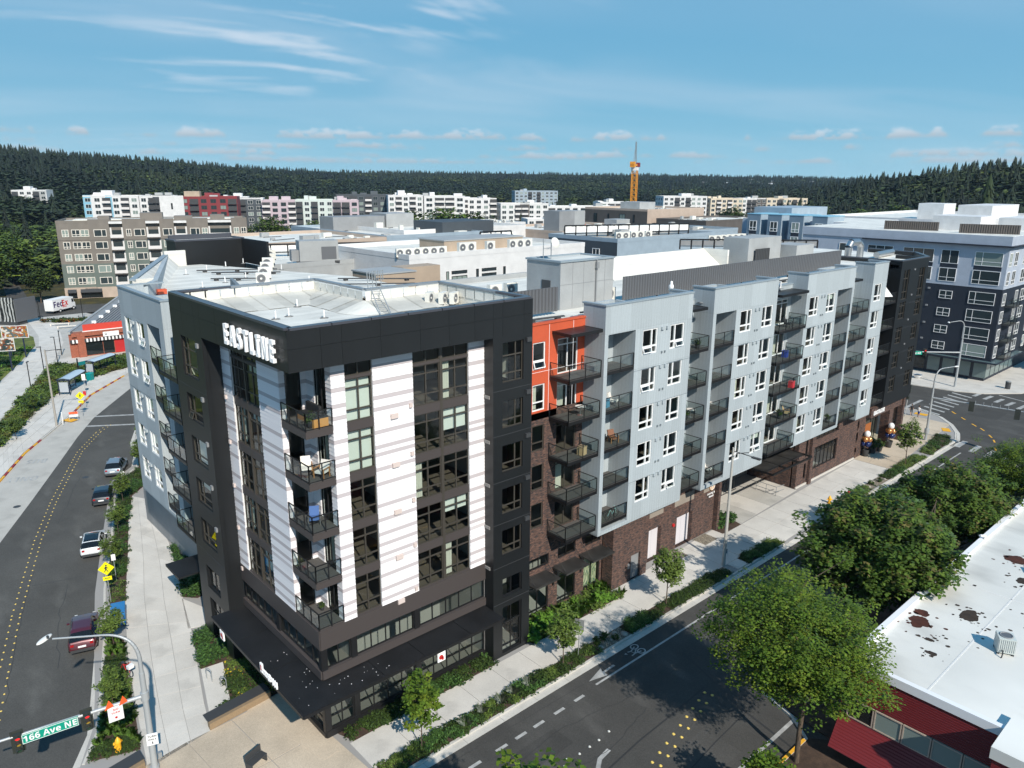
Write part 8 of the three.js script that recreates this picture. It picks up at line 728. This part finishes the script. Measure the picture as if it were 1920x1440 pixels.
{ for (let k = 0; k < 6; k++) copy(AC, [14.6 + k * 2.2, 23.2, -35.4 - k * 4.4], -.45, ORD[k] + ' condenser from the near end of the line along the left wing roof', 1.35); const big = thing('rooftop_unit', 'big grey rooftop air handler on the left wing', 'air conditioner', [33.5, 22.2, -60], -.3); mesh('case', g_().box(-2.6, .3, -1.4, 2.6, 3.0, 1.4), m.greyLight, big); mesh('louver', g_().box(.3, .5, 1.4, 2.3, 2.2, 1.44), m.screenGrey, big); mesh('base_frame', g_().box(-2.7, 0, -1.5, 2.7, .3, 1.5), m.charcoal, big); mesh('duct', g_().box(-3.6, .3, -.9, -2.6, 1.8, .9), m.grey, big); const dish = thing('satellite_dish', 'small pale dish on a frame on the grey penthouse', 'dish', [27.4, 27.02, -9]); mesh('dish', new THREE.SphereGeometry(.7, 16, 8, 0, 6.283, 0, .7), m.acWhite, dish, .2, 1.2, .3).rotation.x = 1.2; mesh('frame', g_().bar([-.4, 0, 0], [-.4, 1.7, 0], .05).bar([.5, 0, 0], [.5, 1.5, 0], .05).bar([-.4, .9, 0], [.5, .9, 0], .05), m.galv, dish); for (let i = 0; i < 2; i++) copy(AC, [26 + i * 1.9, 23.25, -14], 0, i ? 'blue lidded condenser behind the short corrugated screen, right' : 'blue lidded condenser behind the short corrugated screen, left', 1.4); }
// roof vents
const RV = thing('roof_vent', 'white vent pipe on the tower roof nearest the corner', 'vent pipe', [4.2, 24.56, -10.3], 0, 'white vent pipes'); mesh('pipe', g_().cyl([0, 0, 0], [0, .55, 0], .06, .05, 8), m.signWhite, RV); mesh('boot', g_().cyl([0, 0, 0], [0, .06, 0], .3, .12, 10), m.grey, RV);
for (const [x, z, l] of [[5.3, -10.7, 'white vent pipe on the tower roof, second from the corner'], [7.5, -13.9, 'white vent pipe far back on the tower roof'], [6.8, -8.7, 'white vent pipe on the tower roof, nearest the front parapet']]) copy(RV, [x, 24.56, z], 0, l);
for (let i = 0; i < 22; i++) copy(RV, [25.5 + i * 2.2 + (i % 3) * .3, 23.2, i % 2 ? -3.3 : -1.4], 0, ORD[i] + ' white vent pipe from the left before the long corrugated screen', 1.3); for (let i = 0; i < 14; i++) copy(RV, [7 + (i % 5) * 2.6 + i * .5, 23.2, -26 - i * 2.3], 0, ORD[i] + ' white vent pipe from the near end of the left wing roof', 1.1);
{ const t = thing('roof_chimney', 'white turned vent on a grey kerb beside the long corrugated screen', 'vent', [35.9, 23.2, -2.6]); mesh('kerb', g_().box(-1.1, 0, -.8, 1.1, .6, .8), m.greyLight, t); mesh('vent', new THREE.LatheGeometry([[.28, .6], [.16, .75], [.13, 1.3], [.22, 1.4], [.2, 1.6], [.1, 1.75], [.12, 1.9], [0, 2.0]].map((p) => new THREE.Vector2(...p)), 12), m.signWhite, t); }
{ const pipes = [[[[18, -4.2], [24, -3.6]], 23.28], [[[14, -47], [20, -43]], 23.28], [[[13.5, -50], [21, -46]], 23.28], [[[12, -42], [16.5, -39]], 23.28], [[[22, -34], [28, -29]], 23.28], [[[20, -30], [26, -26]], 23.28], [[[46, -9], [49, -12]], 23.28], [[[52, -9], [56, -12.5]], 23.28], [[[26, -3.8], [34, -3.5]], 23.28], [[[40, -3.8], [48, -3.5]], 23.28], [[[56, -3.8], [64, -3.5]], 23.28]]; for (const [pi, [[a, b], y]] of pipes.entries()) { const t = thing('roof_pipe_run', 'dark wrapped pipe run on blocks ' + ['behind the orange recess', 'on the left wing roof, middle', 'on the left wing roof, farthest', 'on the left wing roof, nearest', 'right of the left wing roof, farther', 'right of the left wing roof, nearer', 'behind the long screen, left', 'behind the long screen, right', 'before the long screen, left', 'before the long screen, middle', 'before the long screen, right'][pi], 'pipes', [a[0], y, a[1]], 0, 'pipe runs on the roofs'); const dx = b[0] - a[0], dz = b[1] - a[1]; mesh('pipe', g_().tube([[0, .15, 0], [dx * .3, .16, dz * .3 + .1], [dx * .65, .14, dz * .65 - .1], [dx, .15, dz]], .07, .07, 6).tube([[0, .15, .15], [dx * .4, .15, dz * .4 + .2], [dx, .15, dz + .12]], .05, .05, 6), m.charcoal, t); for (const k of [.1, .5, .9]) mesh('block', g_().box(dx * k - .2, -.06, dz * k - .15, dx * k + .2, .1, dz * k + .15), m.charcoal, t); } }
// red building with the white roof, bottom right
{ const t = thing('red_building', 'red ribbed metal building with a large white roof at bottom right', 'building', [23.7, 0, 20.4]); m.redMetal = M([.17, .017, .02], .5); m.roofPure = M([.79, .775, .75], .55, { map: tex(512, (u, v) => { const a = fbm(u * 3, v * 3, 6, 3, 71), st = ss(.55, .75, fbm(u * 5, v * 2, 5, 1, 73)); const b = ss(.6, .8, fbm(u * 8, v * 9, 5, 1, 79)); const k = 1.04 - .2 * a - .2 * st - .1 * b; return [k, k, k * .985]; }, 26) });
  mesh('roof', g_().box(0, 6.15, 0, 60, 6.3, 30), m.roofPure, t); mesh('roof_edge', g_().box(-.12, 6.1, -.12, .22, 6.62, 8.2).box(.22, 6.1, -.12, 60, 6.6, .25), M([.75, .76, .78], .5), t); mesh('roof_step', g_().box(-2.2, 6.1, 8.1, 1.4, 6.75, 30), m.roofPure, t);
  const rib = (len, y0, y1, sl) => { const g = g_(), n = Math.round((y1 - y0) / .15); for (let i = 0; i < n; i++) { const a = y0 + i * .15, k = (q) => (y1 - q) / (y1 - y0) * -sl; g.quad([k(a) - .05, a, 0], [k(a) - .05, a, len], [k(a + .1) - .05, a + .1, len], [k(a + .1) - .05, a + .1, 0]); g.quad([k(a + .1) - .05, a + .1, 0], [k(a + .1) - .05, a + .1, len], [k(a + .15), a + .15, len], [k(a + .15), a + .15, 0]); } return g; };
  mesh('ribbed_fascia', rib(8.2, 4.1, 6.1, 0), m.redMetal, t); mesh('wall', g_().box(0, 0, .02, 60, 6.1, 30), m.charcoal, t); mesh('ribbed_skirt', rib(8.2, 1.0, 2.75, 1.1), m.redMetal, t); mesh('step_wall', g_().box(-2.1, 0, 8.22, 0, 6.1, 30), m.redMetal, t); for (let i = 0; i < 5; i++) { const w = grp('window', t, -.06, 2.8, .4 + i * 1.55); mesh('frame', g_().box(-.05, 0, 0, .06, 1.25, .07).box(-.05, 0, 1.43, .06, 1.25, 1.5).box(-.05, 0, .07, .06, .07, 1.43).box(-.05, 1.18, .07, .06, 1.25, 1.43), m.beige, w); mesh('pane', g_().quad([-.01, .05, .05], [-.01, .05, 1.45], [-.01, 1.2, 1.45], [-.01, 1.2, .05]), i === 0 ? m.darkGlass : m.glassPale, w); }
  const wallZ = g_().box(0, 0, -.02, 60, 6.1, .02); mesh('side_wall', wallZ, m.redMetal, t);
  const blob = (x, z, rx, rz, mt, seed) => { const p = Array.from({ length: 56 }, (_, i) => { const a = i / 56 * 6.283, k = .5 + .8 * fbm(Math.cos(a) * 1.6 + seed * 7, Math.sin(a) * 1.6 + 3, 4, 0, seed); return [x + Math.cos(a) * rx * k, z + Math.sin(a) * rz * k]; }); const st = mesh('roof_stain', g_().poly(p, undefined, 6.306), mt, t); }; const rust = M([.95, .36, .24], .95, { map: tSoil2() }), dirt = M([.55, .6, .62], .95, { map: tSoil2() }); blob(7.4, 1.2, .9, .7, rust, 3); blob(8.6, .9, .45, .5, rust, 4); blob(10.5, 3.1, .9, .6, dirt, 5); blob(21.5, 2.8, .8, .9, rust, 6); blob(18.2, 4.0, .6, .4, dirt, 7); blob(5.8, 2.4, .2, .3, dirt, 8); blob(4.4, 3.0, .25, .4, dirt, 9); blob(15, 2, .15, .12, dirt, 10);
  for (const [x0, z0, x1, z1] of [[.5, 4.2, 59, 4.6], [.5, 9.6, 59, 9.2], [14.8, .4, 15.2, 29]]) mesh('roof_seam', g_().bar([x0, 6.305, z0], [x1, 6.305, z1], .09, .02), m.roofSeam || (m.roofSeam = M([.66, .65, .63], .6)), t); { const r1 = rng(5); for (const [x, z, q] of [[7.4, 1.2, rust], [10.5, 3.1, dirt], [21.5, 2.8, rust], [5.2, 2.8, dirt], [18.2, 4, dirt], [13, 6, dirt], [9, 5, dirt]]) for (let i = 0; i < 16; i++) { const a = r1() * 6.283, k = .8 + r1() * 1.2, s = .03 + r1() * .12; blob(x + Math.cos(a) * k, z + Math.sin(a) * k * .8, s, s * (.6 + r1() * .7), q, i + 40); } }
  const u = thing('rooftop_condenser', 'square pale condenser standing on the white roof', 'air conditioner', [31.6, 6.3, 26.2], .5); mesh('case', g_().box(-.45, .12, -.45, .45, 1.05, .45), M([.5, .54, .52], .5), u); mesh('fan_ring', new THREE.TorusGeometry(.33, .04, 6, 20), m.grey, u, 0, 1.07, 0).rotation.x = Math.PI / 2; mesh('fan_disc', g_().cyl([0, 1.05, 0], [0, 1.07, 0], .32, .32, 18), m.screenGrey, u); for (let i = 0; i < 9; i++) { mesh('fin', g_().box(-.42 + i * .1, .2, .45, -.4 + i * .1, 1.0, .47), m.grey, u); mesh('fin', g_().box(-.47, .2, -.42 + i * .1, -.45, 1.0, -.4 + i * .1), m.grey, u); } for (const [x, z] of [[-.38, -.38], [.38, -.38], [-.38, .38], [.38, .38]]) mesh('foot', g_().box(x - .06, 0, z - .06, x + .06, .12, z + .06), m.charcoal, u); mesh('pipe', g_().tube([[-.45, .3, -.2], [-.8, .3, -.25], [-.85, .02, -.3]], .04, .04, 6), m.charcoal, u); copy(u, [43.6, 6.3, 25.6], .5, 'second condenser at the right edge of the white roof'); const pv = thing('plumbing_vent', 'white elbow vent at the street edge of the white roof', 'vent pipe', [46.5, 6.55, 20.6]); mesh('pipe', g_().tube([[0, 0, 0], [0, .3, 0], [-.6, .45, -.2]], .09, .09, 8), m.signWhite, pv); mesh('boot', g_().cyl([0, 0, 0], [0, .05, 0], .2, .15, 10), m.signWhite, pv); }
function tSoil2() { return tSoil; }
renderer.render(scene, camera);
